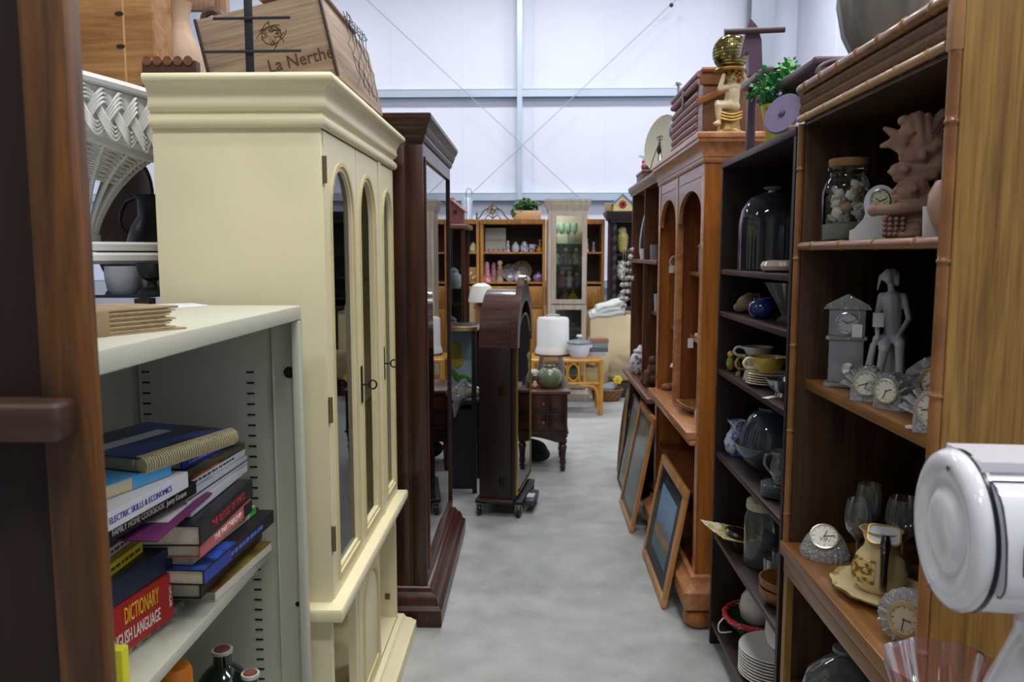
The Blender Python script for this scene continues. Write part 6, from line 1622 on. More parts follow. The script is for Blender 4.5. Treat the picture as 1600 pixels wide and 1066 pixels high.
for k, (x_, y_) in enumerate(((.195, 5.92), (.215, 5.86))):
    simple('salt_shaker', ('dark glass salt shaker with grey cap on side table', 'pale glass pepper shaker with dark band on side table')[k], 'shaker', [(0, 0), (.014, 0), (.016, .03), (.011, .05), (.013, .07), (.008, .08), (0, .082)], (x_, y_, ztp), mat(('#2c2622', '#8c8680')[k], .3), 16)
tag(organic('black_cushion', [('e', (0, 0, .09), (.17, .12, .085)), ('e', (.10, -.04, .06), (.09, .08, .055))], mat('#0c0c10', .8), None, .015, loc=(-.06, 6.02, 0)), 'black cloth bag lying beneath the side table', 'bag')

# ---- rattan table
RT = mat('#b98532', .35, vary=.15, vscale=12, coat=.2)
rt = thing('rattan_table', 'honey coloured rattan console table with looped apron', 'table', (.32, 8.0, 0))
r0, r1, s0, s1, rz_ = -.02, .655, 7.78, 8.22, .56
for (qx, qy) in ((r0, s0), (r1, s0), (r0, s1), (r1, s1)):
    B().cyl((qx, qy, 0), (qx, qy, rz_ - .01), .024, n=14).obj('leg', RT, rt, W=True)
for yy in (s0, s1):
    B().cyl((r0 - .01, yy, rz_ - .024), (r1 + .01, yy, rz_ - .024), .022, n=12).obj('top_rail', RT, rt, W=True)
    B().cyl((r0, yy, .315), (r1, yy, .315), .016, n=12).obj('lower_rail', RT, rt, W=True)
for xx in (r0, r1):
    B().cyl((xx, s0, rz_ - .024), (xx, s1, rz_ - .024), .02, n=12).obj('side_rail', RT, rt, W=True)
B().box(r0, r1, s0, s1, rz_ - .008, rz_ + .004, .004).obj('table_top', RT, rt, W=True)
for (xc) in (.27, .385):
    B().tube([(xc + .052 * math.cos(R(12 * k)), s0 - .004, .425 + .085 * math.sin(R(12 * k))) for k in range(30)], .010, n=8, closed=True).obj('apron_loop', RT, rt, W=True)
    B().cyl((xc + .057, s0, .33), (xc + .057, s0, .52), .010, n=8).obj('apron_post', RT, rt, W=True)
B().cyl((.49, s0, .33), (.49, s0, .52), .014, n=8).obj('apron_post', RT, rt, W=True)
B().tube([(.44, s0 - .012, .295), (.56, s0 - .012, .29), (.605, s0 - .012, .26), (.625, s0 - .012, .20), (.63, s0 - .012, 0.05)], .013, n=10).obj('bent_brace', RT, rt, W=True)
B().box(r0 + .02, r1 - .02, s0 + .03, s1 - .03, .315, .33, .003).obj('lower_shelf', RT, rt, W=True)
zr = rz_ + .0045
cc = thing('cake_carrier', 'tall white plastic cake carrier dome on dark tray', 'cake carrier', (.19, 8.05, zr))
B().lathe([(0, 0), (.183, 0), (.187, .01), (.18, .02), (0, .02)], 36).obj('tray', mat('#3f3d3a', .4), cc)
B().lathe([(.18, .02), (.18, .045), (.168, .08), (.162, .10), (.160, .36), (.148, .38), (0, .385)], 40).obj('dome', mat('#dcdcdc', .35), cc)
B().tube([(-.06, 0, .385), (-.05, 0, .405), (.05, 0, .405), (.06, 0, .385)], .008, n=8).obj('handle', mat('#9aa09a', .4), cc)
cp = thing('crock_pot', 'white slow cooker with grey lid and round knob', 'cooker', (.445, 7.87, zr))
B().lathe([(0, 0), (.075, 0), (.09, .02), (.11, .10), (.116, .135), (0, .135)], 36).obj('pot', mat('#d2d6e2', .25), cp)
B().lathe([(.12, .136), (.122, .15), (.10, .165), (.04, .18), (0, .183)], 36).obj('lid', mat('#72787e', .25), cp)
B().lathe([(.01, .183), (.01, .195), (.028, .205), (.024, .222), (0, .226)], 20).obj('knob', mat('#dfe2ea', .3), cp)
for s in (-1, 1):
    B().box(s * .112 - .016, s * .112 + .016, -.02, .02, .095, .12, .006).obj('side_handle', mat('#d2d6e2', .3), cp)
for k, (c, t_, w, dx, lab) in enumerate((('#a9adb4', .04, .17, 0, 'pale grey book at the bottom of the stack on rattan table'), ('#51606e', .045, .19, .02, 'slate blue book second in the stack on rattan table'), ('#7d8a96', .04, .185, .015, 'blue grey book third in the stack on rattan table'), ('#8d6a58', .045, .19, .02, 'brown pictured book topping the stack on rattan table'))):
    tz = zr + sum((.04, .045, .04, .045)[:k]) + .0005 * k
    t = thing('stacked_book', lab, 'book', (.635 + dx * .5, 8.06, tz), R(2 * k - 3))
    B().box(-w / 2, w / 2, -.10, .10, 0, .004).obj('back_cover', mat(c, .5), t); B().box(-w / 2, w / 2, -.10, .10, t_ - .004, t_).obj('front_cover', mat(c, .5), t)
    B().box(-w / 2, w / 2, -.10, -.096, .004, t_ - .004).obj('spine', mat(c, .5), t); B().box(-w / 2 + .004, w / 2 - .004, -.096, .095, .004, t_ - .004).obj('pages', PAGES, t)
t = thing('cream_carton', 'cream card box on the rattan table shelf', 'box', (.56, 7.98, .3305))
B().box(-.07, .07, -.1, .1, 0, .13, .003).obj('carton', mat('#c9b98c', .6), t); B().box(-.071, .071, -.101, .101, .105, .131, .003).obj('lid', mat('#d3c59c', .6), t)

# ---- whitewashed display case
WW = wood('#a79a8b', '#c4b8a9', 'z', 1.0, .45, .25)
ww = thing('whitewashed_case', 'narrow whitewashed display case with glass door and moulded crown', 'cabinet', (.34, 8.75, 0))
w0, w1, y0_, y1_ = .15, .555, 8.55, 8.95
B().box(w0, w0 + .03, y0_, y1_, .12, 2.06).obj('side_panel', WW, ww, W=True)
B().box(w1 - .03, w1, y0_, y1_, .12, 2.06).obj('side_panel', WW, ww, W=True)
B().box(w0 + .03, w1 - .03, y1_ - .01, y1_, .12, 2.06).obj('back_panel', mat('#b9b2a6', .5), ww, W=True)
pl_ = B().cyl((.25, 8.62, 2.025), (.25, 8.62, 2.039), .03, n=16).obj('puck_light', emissive('#fff4e0', 14.0), ww, W=True)
ld = bpy.data.lights.new('puck_lamp', 'POINT'); ld.energy = 5.0; ld.shadow_soft_size = .03; ld.color = (1.0, .95, .88)
lo = bpy.data.objects.new('puck_lamp', ld); COL.objects.link(lo); lo.parent = ww; lo.location = (.25 - .34, 8.60 - 8.75, 2.0)
B().sweep([(0, 2.03), (.010, 2.03), (.014, 2.05), (.022, 2.06), (.026, 2.085), (.036, 2.10), (.04, 2.125), (.046, 2.13), (.046, 2.152), (0, 2.152)],
          [((w0, y1_), (-1, 0)), ((w0, y0_), (-1, -1)), ((w1, y0_), (1, -1)), ((w1, y1_), (1, 0))]).obj('crown', WW, ww, W=True)
B().box(w0 + .001, w1 - .001, y0_ + .001, y1_, 2.04, 2.15).obj('case_top', WW, ww, W=True)
B().sweep([(0, 0), (.04, 0), (.04, .08), (.03, .09), (.015, .12), (0, .13)], [((w0, y1_), (-1, 0)), ((w0, y0_), (-1, -1)), ((w1, y0_), (1, -1)), ((w1, y1_), (1, 0))]).obj('plinth', WW, ww, W=True)
B().box(w0 + .03, w1 - .03, y0_ + .01, y1_ - .01, .10, .13).obj('case_floor', WW, ww, W=True)
o, i = rect_ring(w0 + .03, w1 - .0, 1.05, 2.03, .05)
B().ring_prism(o, i, y0_ - .018, y0_, axis='y').obj('upper_door', WW, ww, W=True)
o, i = rect_ring(w0 + .03, w1 - .0, .14, 1.04, .05)
B().ring_prism(o, i, y0_ - .018, y0_, axis='y').obj('lower_door', WW, ww, W=True)
B().box(w0 - .001, w0 + .028, y0_ - .016, y0_, .14, 2.03, .003).obj('fluted_stile', WW, ww, W=True)
for (a, b_) in ((1.10, 1.98), (.19, .99)):
    B().box(w0 + .08, w1 - .05, y0_ - .011, y0_ - .008, a, b_).obj('pane', thin_glass('#dfe6e4', .8), ww, W=True)
zsh = (1.68, 1.46, 1.22, 1.02, .6)
for zz in zsh:
    B().box(w0 + .031, w1 - .031, y0_ + .02, y1_ - .012, zz, zz + .01).obj('glass_shelf', thin_glass('#c9dcd4', .8, 0, .1), ww, W=True)
for k in range(4):
    simple('green_goblet', 'pale green glass goblet on top shelf of whitewashed case', 'glass', [(r * .92, z * 1.2) for r, z in wgp], (.225 + .07 * k, 8.74, 1.691), thin_glass('#a9c4b4', 1.5, .02, .35, '#8fb0a0'), 16, group='green goblets in the whitewashed case')
tag(B().box(-.055, .055, -.002, .002, 0, .10).obj('display_card', mat('#cfd6b8', .6), loc=(.30, 8.60, 1.691), rot=(R(-8), 0, 0)), 'pale green blank card standing before green goblets', 'card')
def doll(label, loc, dress, skin='#c99a82', s=1.0, hair='#6b4a2c'):
    t = thing('doll', label, 'doll', loc)
    organic('doll_body', [('c', (0, 0, .01 * s), (0, 0, .07 * s), .038 * s, .022 * s), ('c', (0, 0, .07 * s), (0, 0, .11 * s), .022 * s, .018 * s), ('c', (.02 * s, 0, .105 * s), (.045 * s, -.01 * s, .06 * s), .010 * s, .007 * s), ('c', (-.02 * s, 0, .105 * s), (-.045 * s, -.01 * s, .06 * s), .010 * s, .007 * s)], mat(dress, .6), t, .006)
    B().ell((0, -.002, .145 * s), (.026 * s, .026 * s, .03 * s)).obj('head', mat(skin, .5), t)
    B().ell((0, .006 * s, .155 * s), (.029 * s, .028 * s, .026 * s)).obj('hair', mat(hair, .7), t)
    return t
doll('small doll in white lace dress in whitewashed case', (.23, 8.70, 1.4705), '#d8d4d2')
doll('small doll in mauve dress in whitewashed case', (.34, 8.68, 1.4705), '#8c6a80')
doll('small doll in grey dress in whitewashed case', (.45, 8.70, 1.4705), '#9c9894')
doll('small doll in rose pink dress in whitewashed case', (.30, 8.66, 1.2305), '#b56a72')
doll('small doll in silver dress in whitewashed case', (.38, 8.70, 1.2305), '#b4b4b8')
doll('tiny doll in purple dress in whitewashed case', (.46, 8.68, 1.2305), '#76647e', s=.9)
doll('doll in yellow raincoat in whitewashed case', (.42, 8.70, 1.0305), '#d2ab2c', s=1.1)
doll('baby doll with tan face in whitewashed case', (.33, 8.72, 1.0305), '#b07a5c', s=1.15)
simple('grey_tureen', 'grey oval china tureen on whitewashed case shelf', 'tureen', [(0, 0), (.08, 0), (.10, .03), (.11, .08), (.10, .09), (0, .09)], (.34, 8.72, .611), mat('#7e8488', .3), 28, sy=.6)
simple('white_tureen', 'white china pot low in the whitewashed case', 'tureen', [(0, 0), (.06, 0), (.08, .05), (.07, .10), (0, .12)], (.27, 8.72, .131), WHT, 24)

# ---- oak wall units
OK_ = wood('#946228', '#c08a42', 'z', 1.0, .4, .35)
OKD = mat('#2e2018', .7)
def wall_unit(label, xa, xb, open_x=None):
    t = thing('wall_unit', label, 'shelving', ((xa + xb) / 2, 10.1, 0))
    ya_, yb2, zt = 9.9, 10.3, 1.945
    B().box(xa, xa + .035, ya_, yb2, 0, zt).obj('upright', OK_, t, W=True)
    B().box(xb - .035, xb, ya_, yb2, 0, zt).obj('upright', OK_, t, W=True)
    B().box(xa + .035, xb - .035, yb2 - .012, yb2, 0, zt).obj('back_panel', OKD, t, W=True)
    b = B().box(xa, xb, ya_ - .006, yb2, zt, zt + .058).obj('top_board', OK_, t, W=True)
    n = max(1, int((xb - xa) / .026))
    for k in range(n):
        xx = xa + (xb - xa) * (k + .5) / n
        B().cyl((xx, ya_ - .008, zt + .004), (xx, ya_ - .008, zt + .054), .009, n=8).obj('reed', wood('#7a4c1a', '#b8833c', 'z', 2, .4), b, W=True)
    for zz in (1.605, 1.235):
        B().box(xa + .035, xb - .035, ya_ + .01, yb2 - .012, zz - .022, zz).obj('shelf', OK_, t, W=True)
    B().box(xa + .035, xb - .035, ya_ + .005, yb2 - .012, .08, 1.213 - .03).obj('base_cupboard', OK_, t, W=True)
    m = (xa + xb) / 2
    for (a, b_) in ((xa + .04, m - .003), (m + .003, xb - .04)):
        for (q0, q1) in ((.92, 1.18), (.10, .90)):
            d = B().box(a, b_, ya_ - .012, ya_ + .004, q0, q1, .003).obj('door', OK_, t, W=True)
            B().box(a + .04, b_ - .04, ya_ - .018, ya_ - .012, q0 + .04, q1 - .04, .004).obj('panel', wood('#95622a', '#bd8740', 'z', 1, .4), d, W=True)
    return t
wall_unit('oak wall unit with reeded top edge behind the clock case', -.665, .135)
wall_unit('oak wall unit with reeded top half hidden by the whitewashed case', .15, .86)
wall_unit('oak wall unit with reeded top beside the dark display case', -1.45, -.68)
zu, zl_ = 1.6055, 1.2355
def ornament(label, x, z, c, kind, s=1.0, c2=None, y=10.02):
    m = mat(c, .35) if c2 is None else two_tone(c, c2, 40, .42, .55, .35)
    pr = {'jar': [(0, 0), (.035, 0), (.045, .03), (.04, .07), (.025, .085), (.028, .095), (.01, .11), (0, .115)],
          'mug': [(0, 0), (.036, 0), (.04, .01), (.04, .085), (.036, .085), (.034, .01)],
          'bell': [(.045, 0), (.04, .03), (.025, .10), (.022, .17), (.012, .19), (0, .195)],
          'figure': [(0, 0), (.036, 0), (.03, .03), (.022, .06), (.03, .085), (.018, .10), (.022, .12), (.012, .14), (0, .145)],
          'teapot': [(0, 0), (.04, 0), (.06, .03), (.06, .06), (.04, .085), (.012, .095), (.014, .11), (0, .115)]}[kind]
    t = thing(kind if kind not in ('bell', 'figure') else {'bell': 'china_bell', 'figure': 'china_figurine'}[kind], label, {'jar': 'jar', 'mug': 'mug', 'bell': 'bell', 'figure': 'figurine', 'teapot': 'teapot'}[kind], (x, y, z))
    B().lathe([(r * s, h * s) for r, h in pr], 20).obj('body', m, t)
    if kind in ('mug', 'teapot'):
        B().tube([((.042 + .022 * math.sin(k * math.pi / 6)) * s, 0, (.045 + .028 * math.cos(k * math.pi / 6)) * s) for k in range(7)], .005 * s, n=6).obj('handle', m, t)
    if kind == 'figure': B().ell((0, 0, .155 * s), .022 * s, u=12, v=8).obj('head', mat('#c9a48c', .5), t)
    return t
for a in (('blue and white china cat on upper oak shelf', -.33, zu, '#7f90b8', 'figure', .8, '#dfe2e8'), ('pale blue china jar on upper oak shelf', -.235, zu, '#b4bccb', 'jar', 1.1), ('blue china lidded jar with gold knob on oak shelf', -.125, zu, '#6d7ca0', 'jar', 1.15, '#d2d6e0'),
          ('white mug with black stripe on upper oak shelf', -.03, zu, '#cfcfd4', 'mug', 1.1, '#5a5a66'), ('yellow china duck on upper oak shelf', .06, zu, '#d8a21e', 'teapot', .6), ('grey china bear on upper oak shelf', .07, zu, '#9a958c', 'figure', .9, None, 10.16),
          ('pink striped glass bell on lower oak shelf', -.59, zl_, '#a8566c', 'bell', 1.3, '#dca8b4'), ('tall pink glass bell beside another on oak shelf', -.515, zl_, '#b5647a', 'bell', 1.25, '#e0b4be', 10.15),
          ('pink lady figurine with green skirt on oak shelf', -.43, zl_, '#c47e88', 'figure', 1.5, '#7d8c58'), ('white china teapot with blue flowers on oak shelf', -.30, zl_, '#c9cad2', 'teapot', 1.0, '#8a94b0'), ('lilac china jar on lower oak shelf', -.20, zl_, '#9c94b0', 'jar', 1.2, '#d4d0d8'), ('white china creamer on lower oak shelf', -.09, zl_, '#d4d2cc', 'teapot', .7),
          ('pink and blue striped ball jar on lower oak shelf', .05, zl_, '#c46a92', 'teapot', 1.1, '#5a74b0'),
          ('white toy lamb on the right oak unit shelf', .645, zu, '#d9ccc8', 'figure', .95), ('grey toy mouse on the right oak unit shelf', .735, zu, '#8d8a90', 'figure', .7),
          ('blue label jar in the left oak unit', -.86, zu, '#8fa4c4', 'jar', .95, '#3f63a8'), ('yellow and white jar in the left oak unit', -.76, zu, '#c4b45c', 'jar', 1.05, '#d8dad0'), ('dark tin in the left oak unit', -.95, zu, '#3a3c48', 'mug', 1.0)):
    ornament(*a)
t = thing('white_tile_board', 'large white panel with row of pink figures in oak unit', 'panel', (-.49, 10.16, zu))
B().box(-.13, .13, 0, .012, 0, .30).obj('board', mat('#b9bcb4', .5), t); B().box(-.13, .13, -.003, 0, .145, .151).obj('seam', mat('#8d908a', .6), t)
for k in range(9):
    simple('tiny_figure', 'tiny pink china figure in the row before white panel', 'figurine', [(0, 0), (.012, 0), (.008, .02), (.010, .03), (0, .042)], (-.60 + .03 * k, 9.98, zu), mat(('#b58a84', '#8a5a56')[k % 2], .5), 10, group='row of tiny china figures')
for k, (x_, r_) in enumerate(((-.30, .11), (-.16, .13), (-.40, .10))):
    simple('ornate_plate', ('dark patterned china plate standing in oak unit', 'large brown flowered plate standing at the oak unit back', 'black plate standing behind the pink figurine')[k], 'plate', [(0, 0), (r_ * .6, 0), (r_ * .7, .006), (r_, .016), (r_ * .98, .019), (r_ * .68, .010), (0, .004)], (x_, 10.17 + .045 * k, zl_ + r_ + .002), two_tone(('#4a4440', '#5b4a38', '#17181c')[k], ('#8a8490', '#8d7c60', '#3c4048')[k], 25, .4, .6, .3), 32, rot=(R(78), 0, 0))
t = thing('painted_box', 'tan wooden box painted with white flowers in left oak unit', 'box', (-.80, 10.0, zl_))
B().box(-.10, .10, -.06, .06, 0, .18, .003).obj('box_body', mat('#95703c', .6), t)
for k in range(7): B().ell((-.06 + .025 * k % .13, -.061, .05 + .02 * (k % 4)), (.012, .002, .012), u=8, v=6).obj('flower', mat('#e0d8c0', .6), t)
t = thing('cream_book', 'cream picture book standing low in left oak unit', 'book', (-.80, 9.96, .0))
t.location = (-.82, 9.86, .0)
B().box(-.07, .07, -.01, .01, .0, 1.16, .002).obj('cover', mat('#8a8160', .6), t)
# on top of the oak units
zo = 2.0035
cm_ = thing('iron_candelabra', 'low scrolled dark iron candelabra with leaf centre', 'candelabra', (-.52, 10.08, zo))
RB = mat('#5b4a3c', .5, metal=.4)
for s in (-1, 1):
    B().tube([(0, 0, .10), (s * .06, 0, .14), (s * .12, 0, .10), (s * .15, 0, .05), (s * .18, 0, .02), (s * .20, 0, .008)], .008, n=8).obj('scroll_arm', RB, cm_)
    B().tube([(0, 0, .02), (s * .06, 0, .06), (s * .10, 0, .008)], .007, n=8).obj('foot_scroll', RB, cm_)
B().tube([(.07 * math.cos(R(15 * k)), 0, .10 + .08 * math.sin(R(15 * k))) for k in range(13)], .007, n=8).obj('hoop', RB, cm_)
leaf_cloud(cm_, (0, 0, .10), (.05, .03, .03), 30, .035, mat('#8a8248', .5), rnd, 'leaf_centre')
B().cyl((0, 0, .0), (0, 0, .24), .006, n=8).obj('stem', RB, cm_)
B().cyl((-.2, 0, .0), (-.2, 0, .09), .012, n=10).obj('candle_cup', mat('#4a5a50', .4), cm_)
pb = thing('planter_box', 'woven tan planter box with trailing ivy on oak unit', 'planter', (-.12 + .02, 10.05, zo))
B().box(-.16, .18, -.08, .08, 0, .11, .006).obj('box', two_tone('#b0895c', '#d0ab80', 60, .4, .6, .6, 'check'), pb)
leaf_cloud(pb, (.0, 0, .17), (.16, .08, .08), 300, .05, two_tone('#20502f', '#6d9050', 12, .45, .6, .5), rnd)
leaf_cloud(pb, (-.16, -.06, .08), (.04, .03, .07), 40, .04, mat('#3a6a3c', .5), rnd, 'trailing_leaves')
simple('silver_pipe', 'pale steel flue pipe standing by the back wall', 'pipe', [(0, 0), (.075, 0), (.075, 2.30), (.06, 2.34), (0, 2.34)], (PX(730, 330, y=11.0).x, 11.0, 0), mat('#b9c4d2', .35, metal=.4), 24)
hk = thing('wire_hook', 'thin dark wire crook standing on the left oak unit', 'hook', (PX(730, 330, y=10.1).x, 10.05, zo))
B().tube([(0, 0, 0), (.0, 0, .22), (-.01, 0, .32), (.015, 0, .38), (.05, 0, .37), (.06, 0, .31)], .005, n=6).obj('crook', mat('#6a6f78', .4, metal=.5), hk)
B().lathe([(0, 0), (.05, 0), (.045, .006), (0, .008)], 16).obj('foot', mat('#6a6f78', .4, metal=.5), hk)
sr = thing('paper_cone', 'small yellow paper cone on the right oak unit', 'ornament', (.625, 10.05, zo))
B().lathe([(.06, 0), (.03, .05), (.005, .09), (0, .092)], 20).obj('cone', mat('#cdb04a', .6), sr)

# ---- dark carved cabinet at the right back
DCC = mat('#1f1718', .45, vary=.3, vscale=30)
dc = thing('carved_cabinet', 'black carved cabinet with twisted columns and open shelves', 'cabinet', (1.2, 9.8, 0))
d0, d1, dy0, dy1 = .90, 1.75, 9.55, 9.95
B().box(d0, d0 + .03, dy0 + .05, dy1, 0, 2.0).obj('side_panel', DCC, dc, W=True)
B().box(d1 - .03, d1, dy0 + .05, dy1, 0, 2.0).obj('side_panel', DCC, dc, W=True)
B().box(d0 + .03, d1 - .03, dy1 - .012, dy1, 0, 2.0).obj('back_panel', mat('#151012', .6), dc, W=True)
B().sweep([(0, 1.98), (.02, 1.98), (.03, 2.01), (.05, 2.03), (.06, 2.06), (.06, 2.08), (0, 2.08)], [((d0, dy1), (-1, 0)), ((d0, dy0), (-1, -1)), ((d1, dy0), (1, -1)), ((d1, dy1), (1, 0))]).obj('cornice', DCC, dc, W=True)
B().box(d0, d1, dy0 + .001, dy1, 1.95, 2.078).obj('case_top', DCC, dc, W=True)
for xx in (d0 + .045, d1 - .045):
    B().tube([(xx + .006 * math.cos(u * .9), dy0 + .03 + .006 * math.sin(u * .9), .96 + u * .0165) for u in range(61)], .034, n=10).obj('twisted_column', DCC, dc, W=True)
for zz in (1.58, 1.30, 1.05):
    B().box(d0 + .03, d1 - .03, dy0 + .1, dy1 - .012, zz - .02, zz).obj('shelf', DCC, dc, W=True)
B().box(d0 - .02, d1 + .02, dy0 - .02, dy1, .90, .955, .008).obj('waist_board', DCC, dc, W=True)
B().box(d0 + .03, d1 - .03, dy0 + .02, dy1 - .012, .0, .90).obj('base_cupboard', DCC, dc, W=True)
t = thing('yellow_parrot', 'pale yellow china parrot in the black carved cabinet', 'figurine', (1.06, 9.72, 1.5805))
organic('body', [('c', (0, 0, .06), (0, 0, .20), .06, .07), ('e', (-.01, -.01, .28), (.055, .055, .05)), ('c', (0, 0, .08), (.01, .02, .01), .05, .03), ('c', (-.05, -.04, .28), (-.065, -.055, .255), .015, .006)], mat('#b5ab68', .4, vary=.15), t, .012)
simple('white_flower_vase', 'white flowered vase in the black carved cabinet', 'vase', [(0, 0), (.04, 0), (.06, .05), (.055, .12), (.03, .16), (.05, .20), (.045, .20)], (1.04, 9.72, 1.3005), two_tone('#5a7a52', '#cfd2c8', 25, .42, .52), 24)
simple('lidded_glass_jar', 'grey glass lidded jar in the black carved cabinet', 'jar', [(0, 0), (.06, 0), (.07, .08), (.05, .12), (.02, .15), (0, .17)], (1.05, 9.72, .9555), mat('#8c8a8c', .3), 24)
bh = thing('birdhouse', 'blue and cream birdhouse with red painted flower', 'birdhouse', (PX(972, 330, y=9.7).x, 9.70, 2.0805))
B().prism([(-.11, 0), (.11, 0), (.11, .10), (0, .21), (-.11, .10)], -.06, .06, axis='y').obj('house', mat('#d8c88c', .5), bh)
for s in (-1, 1):
    B().box(-.008, .008, -.075, .075, -.01, .17, .002, M=rotM((s * .118, 0, .088), 0, -s * 45, 0)).obj('roof_board', mat('#5b86b4', .5), bh)
for k in range(8):
    a = R(45 * k)
    B().ell((.032 * math.cos(a), -.062, .085 + .032 * math.sin(a)), (.018, .004, .018), u=10, v=6).obj('petal', mat('#a82c24', .5), bh)
B().cyl((0, -.07, .085), (0, -.06, .085), .02, n=16).obj('entrance_hole', mat('#120a0a', .8), bh)
t = thing('tan_box', 'small tan box beside the blue birdhouse', 'box', (PX(953, 322, y=9.8).x, 9.75, 2.0805))
B().box(-.06, .06, -.06, .06, 0, .10, .003).obj('body', mat('#a98a60', .6), t); B().box(-.062, .062, -.062, .062, .085, .102, .003).obj('lid', mat('#b8996e', .6), t)

# ---- cardboard panel with folded bedding, basket on the floor
tag(B().box(0, .46, -.015, .015, 0, .905, .003).obj('cardboard_panel', mat('#cfc19a', .7, vary=.06, vscale=4), loc=(.63, 8.93, 0), rot=(R(-4), 0, 0)), 'large beige cardboard panel standing beside the whitewashed case', 'panel')
bl = thing('folded_blanket', 'striped white folded quilt draped on the cardboard panel', 'quilt', (.815, 9.12, .925))
QM = two_tone('#9fb0ac', '#dfe2de', 38, .25, .5, .8, 'wave', bump=.3)
for k, (w, d, z_, a_, dx) in enumerate(((.40, .34, .0, -6, 0), (.37, .32, .045, -10, .01), (.30, .30, .095, -14, .03))):
    B().grid(lambda u, v, w=w, d=d, z_=z_, a_=a_, dx=dx: (dx + (u - .5) * w, (v - .5) * d, z_ + .03 + (u - .5) * w * math.tan(R(-a_)) + .008 * math.sin(9 * u + 3 * v + z_ * 60) - .07 * max(0, .25 - u) - .05 * (2 * v - 1) ** 4), 18, 14).obj('quilt_layer', QM, bl).modifiers.new('solid', 'SOLIDIFY').thickness = .042
tag(B().box(-.24, .24, -.15, .15, 0, .925, .01).obj('storage_carton', mat('#8a7c64', .7), loc=(.88, 9.22, 0)), 'tall brown carton behind the cardboard panel', 'box')
tag(organic('beige_cushion', [('e', (0, 0, .16), (.18, .075, .15)), ('e', (.05, 0, .27), (.14, .07, .09)), ('e', (-.04, 0, .075), (.15, .075, .07))], mat('#a8987c', .8, vary=.12), None, .015, loc=(1.0, 8.82, .16)), 'beige cushion slumped against the cardboard panel', 'cushion')
tag(B().box(-.2, .2, -.07, .07, 0, .165, .006).obj('dark_stool', mat('#2b211d', .6), loc=(1.02, 8.82, 0)), 'low dark wooden box beneath the beige cushion', 'box')
ba = thing('wicker_basket', 'round brown wicker basket with yellow flower on floor', 'basket', (.79, 8.0 + .32 - .60, 0))
ba.location = (.80, 7.62 + .75, 0)
ba.location = (.79, 8.60, 0)
B().lathe([(0, .004), (.13, 0), (.15, .02), (.17, .11), (.175, .12), (.165, .12), (.14, .025), (0, .015)], 36, sy=.75).obj('basket_wall', two_tone('#5b3a1c', '#8a5c30', 45, .4, .6, .6, 'check', bump=.5), ba)
B().tube([(.172 * math.cos(R(10 * k)), .13 * math.sin(R(10 * k)), .122) for k in range(36)], .010, n=6, closed=True).obj('rim', mat('#7d5228', .6), ba)
tag(organic('grey_cloth', [('e', (-.02, 0, .0), (.11, .075, .05)), ('e', (.05, .02, .03), (.07, .05, .04))], mat('#8a8e94', .8), None, .01, loc=(.79, 8.60, .13)), 'crumpled grey cloth lying in the wicker basket', 'cloth')
fl = thing('yellow_flower', 'yellow artificial flower stuck in the wicker basket', 'flower', (.90, 8.57, .10))
B().cyl((0, 0, 0), (0, 0, .12), .004, n=6).obj('stem', mat('#3f6a3a', .6), fl)
for k in range(6):
    a = R(60 * k)
    B().ell((.03 * math.cos(a), -.01, .13 + .03 * math.sin(a)), (.024, .008, .020), u=10, v=6).obj('petal', mat('#e0c42c', .5), fl)
B().ell((0, -.018, .13), .014, u=10, v=6).obj('flower_centre', mat('#c99a20', .5), fl)

# ---- dark étagère beside the clock with lemon panel and wrapped soap
et = thing('etagere', 'black two tier stand with brass edged top beside the clock', 'stand', (-.55, 5.35, 0))
ET = mat('#0d0b0c', .5)
e0_, e1_, f0, f1 = -.80, -.372, 5.15, 5.55
B().box(e0_, e1_, f0, f1, 1.085, 1.105).obj('top', mat('#1c1410', .3), et, W=True)
B().box(e0_ - .003, e1_ + .003, f0 - .006, f0, 1.083, 1.112, .002).obj('brass_edge', mat('#c2a877', .22, metal=.9), et, W=True)
B().box(e1_, e1_ + .006, f0, f1, 1.083, 1.112, .002).obj('brass_edge', mat('#b9b4c0', .22, metal=.9), et, W=True)
B().box(e0_, e1_, f0, f1, .60, .62).obj('lower_tier', ET, et, W=True)
for (qx, qy) in ((e0_ + .02, f0 + .02), (e1_ - .02, f0 + .02), (e0_ + .02, f1 - .02), (e1_ - .02, f1 - .02)):
    B().box(qx - .015, qx + .015, qy - .015, qy + .015, 0, 1.085).obj('post', ET, et, W=True)
B().box(e0_ + .02, e1_ - .02, f1 - .03, f1 - .02, .02, .60).obj('back_board', ET, et, W=True)
B().box(e0_ + .02, e1_ - .02, f0 + .04, f0 + .06, .02, .56).obj('front_board', ET, et, W=True)
lp = thing('lemon_panel', 'pale blue painted panel with lemons and leaves', 'painting', (-.48, 5.42, .6205), rot=(R(-6), 0, 0))
B().box(-.14, .06, -.006, .006, 0, .45, .002).obj('board', mat('#9db4b8', .5, vary=.1, vscale=6), lp)
for (x_, z_) in ((-.05, .24), (-.07, .31)):
    B().ell((x_, -.008, z_), (.045, .008, .06)).obj('lemon', mat('#b5a52c', .5), lp)
for (x_, z_, r_) in ((.01, .11, 20), (-.06, .13, 60)):
    B().ell((x_, -.009, z_), (.05, .005, .022), (0, R(r_), 0)).obj('leaf', mat('#3f7a2c', .5), lp)
wr_ = thing('wrapped_soap', 'pair of yellow soaps in clear crinkled wrapping', 'soap', (-.46, 5.22, .6205))
B().ell((-.07, 0, .05), (.05, .035, .03)).obj('soap', mat('#c9b860', .5), wr_)
B().ell((.05, .0, .045), (.05, .035, .03)).obj('soap', mat('#c9b860', .5), wr_)
B().box(-.12, .10, -.05, .05, 0, .018, .004).obj('tray', mat('#7d7b80', .5), wr_)
